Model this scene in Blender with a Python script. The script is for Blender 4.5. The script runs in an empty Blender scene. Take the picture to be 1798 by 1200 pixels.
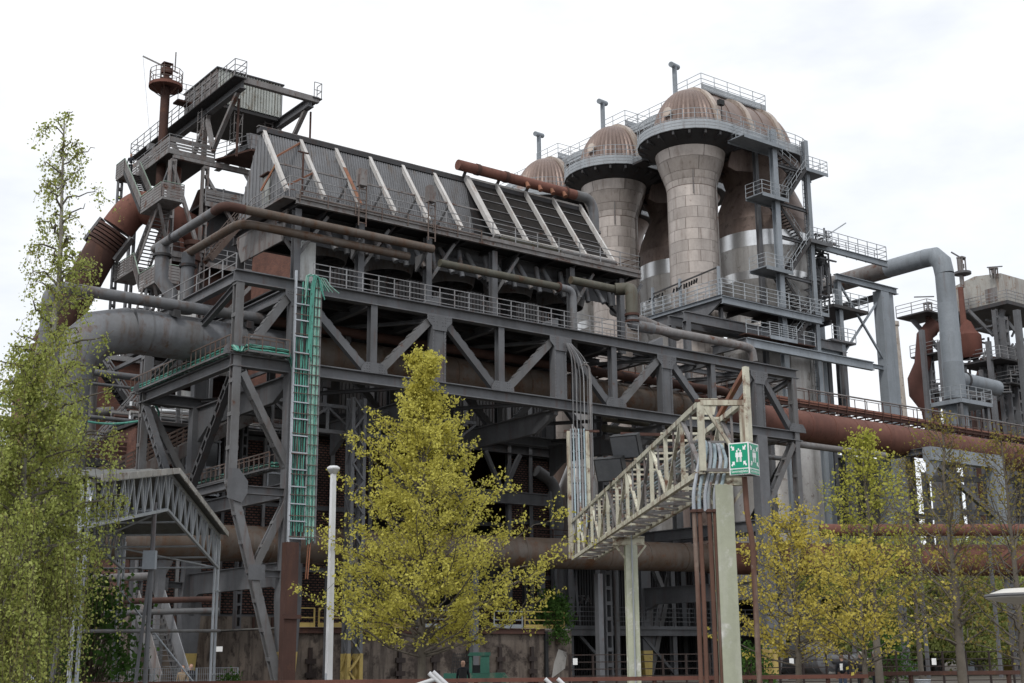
import bpy, math, random
import numpy as np
from mathutils import Vector, Matrix
R = math.radians
# ------------------------------------------------------------------ camera, sky, sun
sc = bpy.context.scene
col = sc.collection
F_PX, PITCH, ROLL, AZ = 2300.0, R(13.5), R(-0.5), R(52.9)   # focal length in px of a 1798 px wide frame
CAM = Vector((0, 0, 1.7))
_d = Vector((math.cos(AZ), math.sin(AZ), 0)); _r = Vector((math.sin(AZ), -math.cos(AZ), 0)); _z = Vector((0, 0, 1))
FW = _d*math.cos(PITCH) + _z*math.sin(PITCH); _cu = -_d*math.sin(PITCH) + _z*math.cos(PITCH)
CR = _r*math.cos(ROLL) + _cu*math.sin(ROLL); CU = -_r*math.sin(ROLL) + _cu*math.cos(ROLL)
cam_d = bpy.data.cameras.new('camera'); cam = bpy.data.objects.new('camera', cam_d); col.objects.link(cam)
cam.matrix_world = Matrix.Translation(CAM) @ Matrix((CR, CU, -FW)).transposed().to_4x4()
cam_d.sensor_width = 36; cam_d.lens = 36*F_PX/1798; cam_d.clip_start = .1; cam_d.clip_end = 9000
sc.camera = cam
sc.view_settings.view_transform = 'Standard'; sc.view_settings.look = 'None'
sc.view_settings.exposure = 0.06; sc.view_settings.gamma = 1; sc.view_settings.use_curve_mapping = False
SUN_EL, SUN_AZ = R(46), R(-150)          # sun high behind the camera's left shoulder, veiled by cloud
wd = bpy.data.worlds.new('World'); sc.world = wd; wd.use_nodes = True
nt = wd.node_tree; N = nt.nodes; L = nt.links; N.clear()
wo = N.new('ShaderNodeOutputWorld'); bg = N.new('ShaderNodeBackground'); bg.inputs[1].default_value = .12
sky = N.new('ShaderNodeTexSky'); sky.sky_type = 'NISHITA'; sky.sun_disc = False
sky.sun_elevation = SUN_EL; sky.sun_rotation = R(90) - SUN_AZ
tc = N.new('ShaderNodeTexCoord'); mp = N.new('ShaderNodeMapping'); mp.inputs['Scale'].default_value = (1, 1, 2.6)
n1 = N.new('ShaderNodeTexNoise'); n1.inputs['Scale'].default_value = 3.1; n1.inputs['Detail'].default_value = 6; n1.inputs['Roughness'].default_value = .55
cr_ = N.new('ShaderNodeValToRGB'); cr_.color_ramp.elements[0].position = .28; cr_.color_ramp.elements[1].position = .50
cr_.color_ramp.elements[0].color = (.7, .7, .7, 1); cr_.color_ramp.elements[1].color = (1, 1, 1, 1)
n2 = N.new('ShaderNodeTexNoise'); n2.inputs['Scale'].default_value = 3.4; n2.inputs['Detail'].default_value = 6
cc = N.new('ShaderNodeMixRGB'); cc.inputs[1].default_value = (7.5, 7.85, 8.35, 1); cc.inputs[2].default_value = (9.3, 9.35, 9.45, 1)
mx = N.new('ShaderNodeMixRGB')
L.new(tc.outputs['Generated'], mp.inputs[0]); L.new(mp.outputs[0], n1.inputs[0]); L.new(mp.outputs[0], n2.inputs[0])
L.new(n1.outputs[0], cr_.inputs[0]); L.new(cr_.outputs[0], mx.inputs[0]); L.new(n2.outputs[0], cc.inputs[0])
L.new(sky.outputs[0], mx.inputs[1]); L.new(cc.outputs[0], mx.inputs[2]); L.new(mx.outputs[0], bg.inputs[0]); L.new(bg.outputs[0], wo.inputs[0])
sl = bpy.data.lights.new('sun', 'SUN'); so = bpy.data.objects.new('sun', sl); col.objects.link(so)
sl.energy = 1.5; sl.angle = R(11); sl.color = (1, .965, .91)
so.rotation_euler = (R(90) - SUN_EL, 0, SUN_AZ + R(90)); so.location = (0, -20, 80)

# ------------------------------------------------------------------ places: a photo pixel meets a real plane
def ray(x, y): return FW + CR*((x-899)/F_PX) + CU*((600-y)/F_PX)
def _pl(ax, x, y, c):
    w = ray(x, y); return CAM + w*((c-CAM[ax])/w[ax])
def PU(x, y, c): return _pl(0, x, y, c)
def PV(x, y, c): return _pl(1, x, y, c)
def PZ(x, y, c): return _pl(2, x, y, c)
def PD(x, y, c):
    w = ray(x, y); return CAM + w*(c/w.dot(_d))
def V3(*a): return Vector(a)

# ------------------------------------------------------------------ materials
MATS = {}
def mat(name, c, c2=None, rust=None, amt=.0, streak=1., rough=.65, metal=0., bump=.15, sc_=1., spec=.35, var=.25, grime=.25):
    """weathered paint or metal: colour c drifting to c2, patches and runs of rust, fine grime"""
    if name in MATS: return MATS[name]
    m = bpy.data.materials.new(name); m.use_nodes = True; MATS[name] = m
    t = m.node_tree; n = t.nodes; l = t.links; b = n['Principled BSDF']
    c2 = c2 or tuple(x*(1-var) for x in c)
    co0 = n.new('ShaderNodeTexCoord'); oi = n.new('ShaderNodeObjectInfo'); va = n.new('ShaderNodeVectorMath'); va.operation = 'MULTIPLY_ADD'
    va.inputs[1].default_value = (61, 43, 37); l.new(oi.outputs['Random'], va.inputs[0]); l.new(co0.outputs['Object'], va.inputs[2])
    class co: outputs = {'Object': va.outputs[0]}
    def noise(scale, detail=5, rg=.6, st=None):
        x = n.new('ShaderNodeTexNoise'); x.inputs['Scale'].default_value = scale*sc_; x.inputs['Detail'].default_value = detail; x.inputs['Roughness'].default_value = rg
        if st:
            q = n.new('ShaderNodeMapping'); q.inputs['Scale'].default_value = st; l.new(co.outputs['Object'], q.inputs[0]); l.new(q.outputs[0], x.inputs[0])
        else: l.new(co.outputs['Object'], x.inputs[0])
        return x
    def ramp(src, a, z):
        x = n.new('ShaderNodeMapRange'); x.inputs[1].default_value = a; x.inputs[2].default_value = z; l.new(src, x.inputs[0]); return x.outputs[0]
    def mix(f, a, z):
        x = n.new('ShaderNodeMixRGB')
        if isinstance(f, (int, float)): x.inputs[0].default_value = f
        else: l.new(f, x.inputs[0])
        for i, s in ((1, a), (2, z)):
            if isinstance(s, tuple): x.inputs[i].default_value = (*s, 1)
            else: l.new(s, x.inputs[i])
        return x.outputs[0]
    def mul(a, k):
        x = n.new('ShaderNodeMath'); x.operation = 'MULTIPLY'; l.new(a, x.inputs[0])
        if isinstance(k, (int, float)): x.inputs[1].default_value = k
        else: l.new(k, x.inputs[1])
        return x.outputs[0]
    base = mix(ramp(noise(.45).outputs[0], .35, .65), c, c2)
    sk = noise(1.5, 3, .6, (1, 1, .09)); base = mix(mul(ramp(sk.outputs[0], .48, .72), .42), base, tuple(x*.62 for x in c2))
    fine = noise(5.5, 4, .7)
    g = mix(mul(ramp(fine.outputs[0], .45, .75), grime), base, tuple(x*.55 for x in c2))
    if rust and amt > 0:
        a = noise(1.1, 7, .68); s = noise(2.2, 4, .6, (1, 1, .12))
        f1 = ramp(a.outputs[0], .70-amt*.38, .80-amt*.36)
        f2 = mul(ramp(s.outputs[0], .60-amt*.22, .78-amt*.22), .55*streak)
        x = n.new('ShaderNodeMath'); x.operation = 'MAXIMUM'; l.new(f1, x.inputs[0]); l.new(f2, x.inputs[1])
        rc = mix(ramp(noise(7).outputs[0], .35, .7), rust, tuple(q*.5 for q in rust))
        g = mix(x.outputs[0], g, rc)
    tv = n.new('ShaderNodeMapRange'); tv.inputs[3].default_value = .89; tv.inputs[4].default_value = 1.11; l.new(oi.outputs['Random'], tv.inputs[0])
    tm = n.new('ShaderNodeMixRGB'); tm.blend_type = 'MULTIPLY'; tm.inputs[0].default_value = 1; l.new(g, tm.inputs[1]); l.new(tv.outputs[0], tm.inputs[2]); g = tm.outputs[0]
    l.new(g, b.inputs['Base Color']); b.inputs['Roughness'].default_value = rough; b.inputs['Metallic'].default_value = metal
    b.inputs['Specular IOR Level'].default_value = spec
    if bump:
        bp = n.new('ShaderNodeBump'); bp.inputs['Strength'].default_value = bump; bp.inputs['Distance'].default_value = .05
        l.new(fine.outputs[0], bp.inputs['Height']); l.new(bp.outputs[0], b.inputs['Normal'])
    return m
RU = (.135, .064, .042); RD = (.075, .036, .026)
GREY = mat('paint_dark_grey', (.145, .15, .162), (.105, .107, .114), RU, .17, streak=.9)
GREY2 = mat('paint_grey_worn', (.165, .168, .178), (.12, .118, .118), RU, .22)
DARK = mat('steel_dark_shaded', (.055, .055, .06), (.04, .039, .04), RD, .25)  # dark steel; the shade of undersides and interiors is put into its colour
BLUEG = mat('paint_blue_grey', (.27, .30, .335), (.22, .245, .27), RU, .1, streak=.5)
PIPEG = mat('pipe_grey', (.17, .178, .195), (.13, .13, .132), (.12, .07, .045), .3, streak=1.4, rough=.5)
PIPEB = mat('pipe_brown', (.135, .115, .1), (.105, .075, .055), (.13, .066, .036), .45, streak=1.4, rough=.55)
PIPEO = mat('pipe_olive', (.11, .105, .085), (.08, .076, .055), (.11, .06, .035), .35)
RUST = mat('rust_red', (.175, .076, .056), (.13, .055, .042), (.1, .045, .033), .3, rough=.8)
RUSTD = mat('rust_dark', (.085, .043, .034), (.06, .032, .026), RU, .3, rough=.85)
RUSTO = mat('rust_orange', (.29, .125, .072), (.2, .09, .06), (.2, .12, .06), .35, rough=.8)
GREYR = mat('paint_grey_rusting', (.23, .225, .225), (.165, .152, .148), RU, .36, streak=1.2)
RAILR = mat('rail_rusty', (.16, .125, .11), (.11, .08, .068), RU, .35)
RUSTP = mat('rust_flaking_pipe', (.16, .085, .062), (.11, .06, .045), (.40, .36, .31), .2, rough=.85)
RAILG = mat('rail_grey', (.30, .305, .32), (.22, .22, .225), RU, .3)
RAILB = mat('rail_bluegrey', (.40, .43, .46), (.32, .345, .37), RU, .08)
CREAM = mat('paint_cream', (.60, .59, .48), (.50, .48, .39), (.18, .09, .058), .43, streak=1.5, sc_=1.6)
CREAMW = mat('paint_cream_peeling', (.45, .47, .36), (.39, .41, .32), (.68, .68, .64), .42, streak=.9)
PALEB = mat('paint_pale_blue', (.36, .47, .53), (.30, .37, .40), (.2, .11, .07), .4)
GALV = mat('galvanised', (.46, .49, .53), (.36, .385, .42), None, 0, rough=.45, metal=.25)
CLAD = mat('cladding_grey', (.20, .205, .218), (.165, .167, .175), (.17, .13, .1), .2, streak=1.2)
CLADW = mat('cladding_pale', (.40, .42, .40), (.30, .31, .29), (.16, .12, .075), .4, streak=1.5)
STRUT = mat('strut_pale', (.58, .57, .56), (.48, .46, .44), (.30, .15, .085), .16, streak=1.2)
PLATE = mat('stove_plate', (.44, .395, .365), (.35, .31, .285), (.24, .19, .165), .22, streak=1.3, rough=.42, metal=.35, var=.3)
PLATEB = mat('stove_plate_brown', (.22, .165, .14), (.16, .12, .105), (.12, .085, .07), .4, rough=.5, metal=.3)
SHINY = mat('bare_aluminium', (.74, .75, .76), (.6, .61, .62), None, 0, rough=.28, metal=.8)
TIN = mat('dull_aluminium', (.40, .39, .38), (.32, .31, .30), (.2, .17, .15), .3, rough=.42, metal=.4)
DOME = mat('dome_copper', (.235, .172, .148), (.185, .136, .118), (.19, .135, .112), .25, streak=1.4, rough=.42, metal=.22)
DOMEP = mat('dome_band_pale', (.52, .46, .41), (.42, .35, .30), (.3, .2, .15), .35, rough=.45, metal=.3)
COOL = mat('radiator_core', (.028, .024, .022), (.018, .016, .015), (.12, .11, .1), .06, rough=.9, sc_=3)
CABLE = mat('cable_green', (.10, .36, .29), (.07, .25, .20), (.05, .1, .085), .35, rough=.5, sc_=2)
CABLEP = mat('cable_pale_green', (.33, .55, .47), (.24, .44, .37), (.1, .15, .12), .3, rough=.5, sc_=2)
CABLEK = mat('cable_black', (.03, .032, .034), None, None, 0, rough=.5)
WHITE = mat('paint_white', (.60, .61, .63), (.52, .53, .54), None, 0, rough=.5, grime=.15)
WHITEP = mat('white_panel', (.62, .64, .64), (.5, .51, .5), (.3, .25, .2), .2)
YEL = mat('paint_yellow', (.56, .42, .13), (.48, .36, .13), (.16, .1, .05), .3)
CONC = mat('concrete_stained', (.22, .185, .155), (.15, .12, .10), (.07, .055, .048), .55, streak=1.6, rough=.92, bump=.6, sc_=.9)
CONCG = mat('concrete_pale', (.34, .33, .31), (.27, .26, .245), (.15, .13, .12), .3, rough=.9)
BLACK = mat('black_box', (.02, .021, .023), None, None, 0, rough=.6)
GREENM = mat('paint_machine_green', (.022, .095, .07), (.016, .07, .05), (.25, .2, .15), .3)
SIGNG = mat('sign_green', (.0, .30, .17), (.0, .28, .155), None, 0, rough=.35, bump=0, grime=.05)
SIGNW = mat('sign_white', (.86, .87, .87), (.82, .83, .83), None, 0, rough=.4, bump=0, grime=.05)
BARK = mat('bark_grey', (.17, .15, .125), (.115, .10, .085), None, 0, rough=.95, bump=.7)
BARKB = mat('bark_birch', (.52, .50, .46), (.16, .14, .12), None, 0, rough=.85, bump=.4, sc_=4)
TWIG = mat('twig_brown', (.10, .075, .055), None, None, 0, rough=.9)
SKIN = mat('skin', (.52, .32, .24), None, None, 0, rough=.6, bump=0, var=.1)
ROOFM = mat('roof_tin', (.40, .39, .37), (.3, .29, .27), (.18, .13, .1), .35)
GLASSD = mat('window_dark', (.02, .022, .025), None, None, 0, rough=.15, spec=.6, bump=0)

def brick_mat(name, c1, c2, mortar, bw=.5, bh=.16, ms=.02, holes=False):
    m = bpy.data.materials.new(name); m.use_nodes = True; t = m.node_tree; n = t.nodes; l = t.links; b = n['Principled BSDF']
    co = n.new('ShaderNodeTexCoord'); sp = n.new('ShaderNodeSeparateXYZ'); ad = n.new('ShaderNodeMath'); cb = n.new('ShaderNodeCombineXYZ')
    l.new(co.outputs['Object'], sp.inputs[0]); l.new(sp.outputs[0], ad.inputs[0]); l.new(sp.outputs[1], ad.inputs[1]); l.new(ad.outputs[0], cb.inputs[0]); l.new(sp.outputs[2], cb.inputs[1])
    br = n.new('ShaderNodeTexBrick'); br.inputs['Scale'].default_value = 1; br.inputs['Brick Width'].default_value = bw; br.inputs['Row Height'].default_value = bh
    br.inputs['Mortar Size'].default_value = ms; br.inputs['Color1'].default_value = (*c1, 1); br.inputs['Color2'].default_value = (*c2, 1); br.inputs['Mortar'].default_value = (*mortar, 1)
    l.new(cb.outputs[0], br.inputs[0])
    no = n.new('ShaderNodeTexNoise'); no.inputs['Scale'].default_value = .6; no.inputs['Detail'].default_value = 5; l.new(co.outputs['Object'], no.inputs[0])
    mr = n.new('ShaderNodeMapRange'); mr.inputs[1].default_value = .35; mr.inputs[2].default_value = .7; mr.inputs[3].default_value = .55; mr.inputs[4].default_value = 1.1; l.new(no.outputs[0], mr.inputs[0])
    mm = n.new('ShaderNodeMixRGB'); mm.blend_type = 'MULTIPLY'; mm.inputs[0].default_value = 1; l.new(br.outputs[0], mm.inputs[1]); l.new(mr.outputs[0], mm.inputs[2])
    l.new(mm.outputs[0], b.inputs['Base Color']); b.inputs['Roughness'].default_value = .9
    bp = n.new('ShaderNodeBump'); bp.inputs['Strength'].default_value = .8; bp.inputs['Distance'].default_value = .04; bp.invert = True
    l.new(br.outputs['Fac'], bp.inputs['Height']); l.new(bp.outputs[0], b.inputs['Normal'])
    return m
BRICK = brick_mat('brick_red', (.21, .085, .055), (.15, .06, .045), (.09, .07, .06), .26, .09, .012)
GRILLE = brick_mat('brick_grille', (.17, .075, .056), (.13, .06, .046), (.012, .01, .01), .34, .17, .05)

# ------------------------------------------------------------------ mesh builder
ORG = {}
class MB:
    def __init__(s): s.v = []; s.f = []; s.smooth = False
    def add(s, vs, fs):
        o = len(s.v); s.v += [tuple(q) for q in vs]; s.f += [tuple(i+o for i in f) for f in fs]; return s
    def box(s, a, b):
        x0, y0, z0 = [min(a[i], b[i]) for i in range(3)]; x1, y1, z1 = [max(a[i], b[i]) for i in range(3)]
        return s.add([(x0,y0,z0),(x1,y0,z0),(x1,y1,z0),(x0,y1,z0),(x0,y0,z1),(x1,y0,z1),(x1,y1,z1),(x0,y1,z1)],
                     [(0,3,2,1),(4,5,6,7),(0,1,5,4),(1,2,6,5),(2,3,7,6),(3,0,4,7)])
    def fr(s, p, q, up):
        p = Vector(p); q = Vector(q); d = (q-p).normalized(); up = Vector(up)
        if abs(d.dot(up.normalized())) > .98: up = Vector((0, 1, 0)) if abs(d.y) < .9 else Vector((1, 0, 0))
        a = d.cross(up).normalized(); return p, q, d, a, a.cross(d).normalized()
    def beam(s, p, q, w, h=None, up=(0, 0, 1), w2=None, h2=None, ou=0, os_=0):
        """box bar; w across, h along 'up'; w2,h2 at the far end; ou/os_ shift along up/side"""
        h = h or w; w2 = w2 or w; h2 = h2 or h
        p, q, d, a, u = s.fr(p, q, up); k = u*ou + a*os_; vs = []
        for c, ww, hh in ((p, w, h), (q, w2, h2)):
            for i, j in ((-1,-1),(1,-1),(1,1),(-1,1)): vs.append(c+k+a*(i*ww/2)+u*(j*hh/2))
        return s.add(vs, [(0,1,2,3),(7,6,5,4),(0,4,5,1),(1,5,6,2),(2,6,7,3),(3,7,4,0)])
    def ibeam(s, p, q, w, h, up=(0, 0, 1), t=None):
        t = t or max(.03, h*.09)
        s.beam(p, q, w, t, up, ou=h/2-t/2); s.beam(p, q, w, t, up, ou=-h/2+t/2); return s.beam(p, q, t, h-2*t, up)
    def laced(s, p, q, w, h, up=(0, 0, 1), step=None, cw=None):
        """two channels joined by batten plates on both open faces"""
        P, Q, d, a, u = s.fr(p, q, up); cw = cw or w*.22; step = step or w*1.7
        s.beam(p, q, cw, h, up, os_=w/2-cw/2); s.beam(p, q, cw, h, up, os_=-w/2+cw/2)
        n = max(2, int((Q-P).length/step))
        for i in range(n+1):
            c = P.lerp(Q, (i+.02)/(n+.04)); b = w*.42
            for k in (-1, 1): s.beam(c-d*b/2+u*(k*(h/2+.012)), c+d*b/2+u*(k*(h/2+.012)), w*.98, .024, up)
        return s
    def xlace(s, p, q, w, h, up=(0, 0, 1), cw=None, step=None):
        P, Q, d, a, u = s.fr(p, q, up); cw = cw or w*.16; step = step or w
        for i in (-1, 1):
            for j in (-1, 1): s.beam(P+a*(i*(w-cw)/2)+u*(j*(h-cw)/2), Q+a*(i*(w-cw)/2)+u*(j*(h-cw)/2), cw, cw, up)
        n = max(2, int((Q-P).length/step)); k = cw*.5
        for i in range(n):
            c0 = P.lerp(Q, i/n); c1 = P.lerp(Q, (i+1)/n); sg = 1 if i % 2 else -1
            for j in (-1, 1):
                s.beam(c0+a*(sg*(w-cw)/2)+u*(j*h/2), c1-a*(sg*(w-cw)/2)+u*(j*h/2), k, k, up)
                s.beam(c0+u*(sg*(h-cw)/2)+a*(j*w/2), c1-u*(sg*(h-cw)/2)+a*(j*w/2), k, k, up)
        return s
    def prism(s, pts, off):
        """polygon pts (3D) extruded by vector off"""
        n = len(pts); off = Vector(off); pts = [Vector(p) for p in pts]
        return s.add(pts+[p+off for p in pts], [tuple(range(n))[::-1], tuple(range(n, 2*n))] + [(i, (i+1) % n, n+(i+1) % n, n+i) for i in range(n)])
    def tube(s, pts, r, n=10, bend=0, seg=5, caps=True, r2=None):
        pts = [Vector(p) for p in pts]; s.smooth = True
        if bend:
            o = [pts[0]]
            for i in range(1, len(pts)-1):
                a, b, c = pts[i-1], pts[i], pts[i+1]; k = min(bend, (a-b).length*.48, (c-b).length*.48)
                p0 = b+(a-b).normalized()*k; p1 = b+(c-b).normalized()*k
                for j in range(seg+1):
                    t = j/seg; o.append(p0*(1-t)**2 + b*2*t*(1-t) + p1*t*t)
            pts = o+[pts[-1]]
        m = len(pts); rs = [r]*m if r2 is None else [r+(r2-r)*i/(m-1) for i in range(m)]
        d0 = (pts[1]-pts[0]).normalized(); up = Vector((0, 0, 1)) if abs(d0.z) < .95 else Vector((1, 0, 0))
        a = d0.cross(up).normalized(); vs = []; fs = []
        for i in range(m):
            d = (pts[min(i+1, m-1)]-pts[max(i-1, 0)]).normalized(); a = (a-d*a.dot(d)).normalized(); b = d.cross(a)
            k = 1.
            if 0 < i < m-1:
                e = (pts[i+1]-pts[i]).normalized(); k = 1/max(.5, math.sqrt(max(.05, (1+e.dot((pts[i]-pts[i-1]).normalized()))/2)))
            for j in range(n):
                t = 2*math.pi*j/n; vs.append(pts[i]+(a*math.cos(t)+b*math.sin(t))*rs[i]*(1+(k-1)*.5))
        for i in range(m-1):
            for j in range(n): fs.append((i*n+j, i*n+(j+1) % n, (i+1)*n+(j+1) % n, (i+1)*n+j))
        if caps: fs += [tuple(range(n))[::-1], tuple(range((m-1)*n, m*n))]
        return s.add(vs, fs)
    def lathe(s, prof, c, n=32, a0=0, a1=2*math.pi, ax=None):
        """profile of (radius, height) about the vertical through c"""
        s.smooth = True; full = abs(a1-a0-2*math.pi) < 1e-6; k = n if full else n+1; vs = []; fs = []
        for r, z in prof:
            for j in range(k):
                t = a0+(a1-a0)*j/n; vs.append((c[0]+r*math.cos(t), c[1]+r*math.sin(t), c[2]+z))
        for i in range(len(prof)-1):
            for j in range(n): fs.append((i*k+j, i*k+(j+1) % k, (i+1)*k+(j+1) % k, (i+1)*k+j))
        return s.add(vs, fs)
    def ring(s, c, d, r, w, n=16):
        """flange: short wide tube round direction d"""
        c = Vector(c); d = Vector(d).normalized(); return s.tube([c-d*w/2, c+d*w/2], r, n)
    def rivets(s, pts, nrm, r=.03):
        nrm = Vector(nrm).normalized(); a = nrm.orthogonal().normalized(); b = nrm.cross(a)
        for p in pts:
            p = Vector(p); s.add([p+a*r, p+b*r, p-a*r, p-b*r, p+nrm*r*.8], [(0,1,4),(1,2,4),(2,3,4),(3,0,4)])
        return s
    def railing(s, path, H=1.15, step=1.4, nr=3, r=.028, toe=0, pr=None):
        r = r*.72; pr = (pr or r*1.15); path = [Vector(p) for p in path]; up = Vector((0, 0, 1))
        for i in range(len(path)-1):
            p, q = path[i], path[i+1]; Ls = (q-p).length; n = max(1, round(Ls/step))
            for j in range(n+1):
                if j == 0 and i > 0: continue
                c = p.lerp(q, j/n); s.beam(c-up*.05, c+up*H, pr*2, pr*2, (1, 0, 0))
            for k in range(nr):
                h = H*(k+1)/nr; s.beam(p+up*h, q+up*h, r*2, r*2)
            if toe: s.beam(p+up*toe/2, q+up*toe/2, .02, toe)
        return s
    def stair(s, p, q, side, w, H=1.0, tr=.25):
        """flight from p (bottom) to q (top), width w along unit vector side"""
        p = Vector(p); q = Vector(q); sd = Vector(side).normalized(); up = Vector((0, 0, 1))
        n = max(3, int(abs(q.z-p.z)/.22)); hd = Vector((q.x-p.x, q.y-p.y, 0)).normalized()
        for k in (0, 1): s.beam(p+sd*w*k, q+sd*w*k, .06, .32)
        for i in range(n):
            c = p.lerp(q, (i+.5)/n); s.beam(c+sd*.03, c+sd*(w-.03), .24, .035, up)
        return s
    def handrail(s, p, q, side, w, H=1.0, r=.02, nr=2):
        sd = Vector(side).normalized(); up = Vector((0, 0, 1))
        for k in (0, 1):
            a = Vector(p)+sd*w*k; b = Vector(q)+sd*w*k; n = max(1, round((b-a).length/1.3))
            for j in range(n+1): c = a.lerp(b, j/n); s.beam(c, c+up*H, r*2, r*2, (1, 0, 0))
            for j in range(nr): s.beam(a+up*H*(j+1)/nr, b+up*H*(j+1)/nr, r*2, r*2)
        return s
    def put(s, name, m, parent=None, kind=None, label=None, base=None):
        o3 = Vector(ORG[parent.name]) if parent is not None else Vector(base or (0, 0, 0))
        me = bpy.data.meshes.new(name); a = np.array(s.v, dtype=float) - np.array(o3)
        me.from_pydata([], [], []) if not len(s.v) else me.from_pydata(a.tolist(), [], s.f)
        if s.smooth:
            me.polygons.foreach_set('use_smooth', [True]*len(me.polygons)); me.set_sharp_from_angle(angle=R(38))
        me.materials.append(m); ob = bpy.data.objects.new(name, me); col.objects.link(ob)
        if parent is not None: ob.parent = parent
        else: ob.location = o3
        ORG[ob.name] = tuple(o3)
        if kind: ob['kind'] = kind
        if label: ob['label'] = label
        return ob
def thing(name, label, cat, loc, group=None):
    o = bpy.data.objects.new(name, None); col.objects.link(o); o.location = loc; o.empty_display_size = .3
    ORG[o.name] = tuple(loc); o['label'] = label; o['category'] = cat
    if group: o['group'] = group
    return o
def tag(o, label, cat, group=None):
    o['label'] = label; o['category'] = cat
    if group: o['group'] = group
    return o
def beam(par, name, m, p, q, w, h=None, **k): return MB().beam(p, q, w, h, **k).put(name, m, par)
def ib(par, name, m, p, q, w, h, **k): return MB().ibeam(p, q, w, h, **k).put(name, m, par)
def tube(par, name, m, pts, r, **k): return MB().tube(pts, r, **k).put(name, m, par)
def bx(par, name, m, a, b): return MB().box(a, b).put(name, m, par)
def inst(src, name, parent, loc, rz=0, m=None):
    o = bpy.data.objects.new(name, src.data); col.objects.link(o); o.parent = parent; o.location = loc; o.rotation_euler = (0, 0, rz); return o
def copy_tree(o, par=None, off=None):
    c = o.copy(); col.objects.link(c)
    if par is not None: c.parent = par
    elif off is not None: c.location = Vector(o.location)+Vector(off); ORG[c.name] = tuple(c.location)
    for ch in list(o.children): copy_tree(ch, c)
    return c
def corr(m, p0, p1, up_a, up_b, n, depth, nrm):
    """trapezoidal sheet between bottom line p0-p1 and its top up_a-up_b"""
    p0, p1, a, b, nrm = Vector(p0), Vector(p1), Vector(up_a), Vector(up_b), Vector(nrm).normalized(); vs = []; fs = []
    k = []
    for i in range(n): k += [((i)/n, 0), ((i+.55)/n, 0), ((i+.65)/n, 1), ((i+.9)/n, 1)]
    k.append((1, 0))
    for t, h in k: vs += [p0.lerp(p1, t)-nrm*depth*h, a.lerp(b, t)-nrm*depth*h]
    for i in range(len(k)-1): fs.append((2*i, 2*i+2, 2*i+3, 2*i+1))
    return m.add(vs, fs)

# ------------------------------------------------------------------ ground
g = MB().add([(-900, -700, 0), (3000, -700, 0), (3000, 3000, 0), (-900, 3000, 0)], [(0, 1, 2, 3)])
go = g.put('ground', mat('ground_cinder', (.12, .108, .095), (.08, .07, .06), (.08, .085, .04), .3, rough=.95, bump=.5), None); go['kind'] = 'structure'
# ================================================================== steel truss gantry in front of the bunkers
FV, RV = 61.0, 73.2
TN = [31.7, 40.7, 49.65, 58.6, 67.4]; BN = [28.3, 36.4, 45.2, 54.1, 63.0, 71.1]
ZT, ZB = 21.1, 16.6
G = thing('truss_gantry', 'long riveted dark grey steel truss gantry on tapered yellow-footed legs', 'gantry', (49.6, 67, 0))
for v in (FV, RV):
    ib(G, 'top_chord', GREY, (28.0, v, ZT), (71.6, v, ZT), .58, .66)
    ib(G, 'bottom_chord', GREY, (28.0, v, ZB), (71.6, v, ZB), .58, .66)
    for i, u in enumerate(TN):
        m = MB().box((u-.46, v-.24, ZB+.33), (u+.46, v+.24, ZT-.33))
        m.box((u-.46, v-.29, ZB+.33), (u-.34, v-.24, ZT-.33)).box((u+.34, v-.29, ZB+.33), (u+.46, v-.24, ZT-.33))
        m.put('post', GREY, G)
        y = v-.30
        m = MB().prism([(u-.5, y, 19.9), (u+.5, y, 19.9), (u+.5, y, 20.1), (u+.85, y, 20.45), (u+.85, y, 20.77), (u-.85, y, 20.77), (u-.85, y, 20.45), (u-.5, y, 20.1)], (0, -.03, 0))
        gp = m.put('gusset_plate', GREY, G)
        if v == FV:
            pts = [(u+a, y-.03, z) for a in (-.7, -.55, -.42, .42, .55, .7) for z in (20.55, 20.68)] + [(u+a, y-.03, 20.2+.1*k) for a in (-.4, -.2, .2, .4) for k in (0, 2)]
            pts += [(u+a, v-.29, 17.1+.22*k) for a in (-.4, .4) for k in range(13)]
            MB().rivets(pts, (0, -1, 0), .045).put('rivets', GREY, gp, kind='stuff')
    for u in BN[1:-1]:
        ib(G, 'hanger_post', GREY, (u, v, ZB+.33), (u, v, ZT-.33), .42, .42, up=(0, 1, 0))
    for u in BN:
        y = v-.30
        m = MB().prism([(u-.85, y, ZB+.26), (u+.85, y, ZB+.26), (u+.8, y, ZB+.55), (u+.55, y, ZB+.85), (u-.55, y, ZB+.85), (u-.8, y, ZB+.55)], (0, -.03, 0))
        gp = m.put('gusset_plate', GREY, G)
        if v == FV: MB().rivets([(u+.16*k, y-.03, ZB+.34+.15*j) for k in (-4, -3, -2, 2, 3, 4) for j in (0, 1, 2, 3) if abs(k) < 5-j*.6], (0, -1, 0), .045).put('rivets', GREY, gp, kind='stuff')
    for t in TN:
        for b in BN:
            if 2 < abs(t-b) < 5.2:
                d = 1 if b > t else -1
                p = V3(t+d*.55, v, 20.45); q = V3(b-d*.5, v, ZB+.5)
                m = MB().beam(p, q, .34, .42, up=(0, 0, 1)); n = 7
                for k in range(n):
                    c = p.lerp(q, (k+.5)/n); e = (q-p).normalized(); up = Vector((0, 1, 0)).cross(e); up = up if up.z > 0 else -up
                    m.beam(c-e*.17+up*.23, c+e*.17+up*.23, .36, .03, up)
                m.put('diagonal', GREY if d > 0 else GREY2, G)
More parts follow.
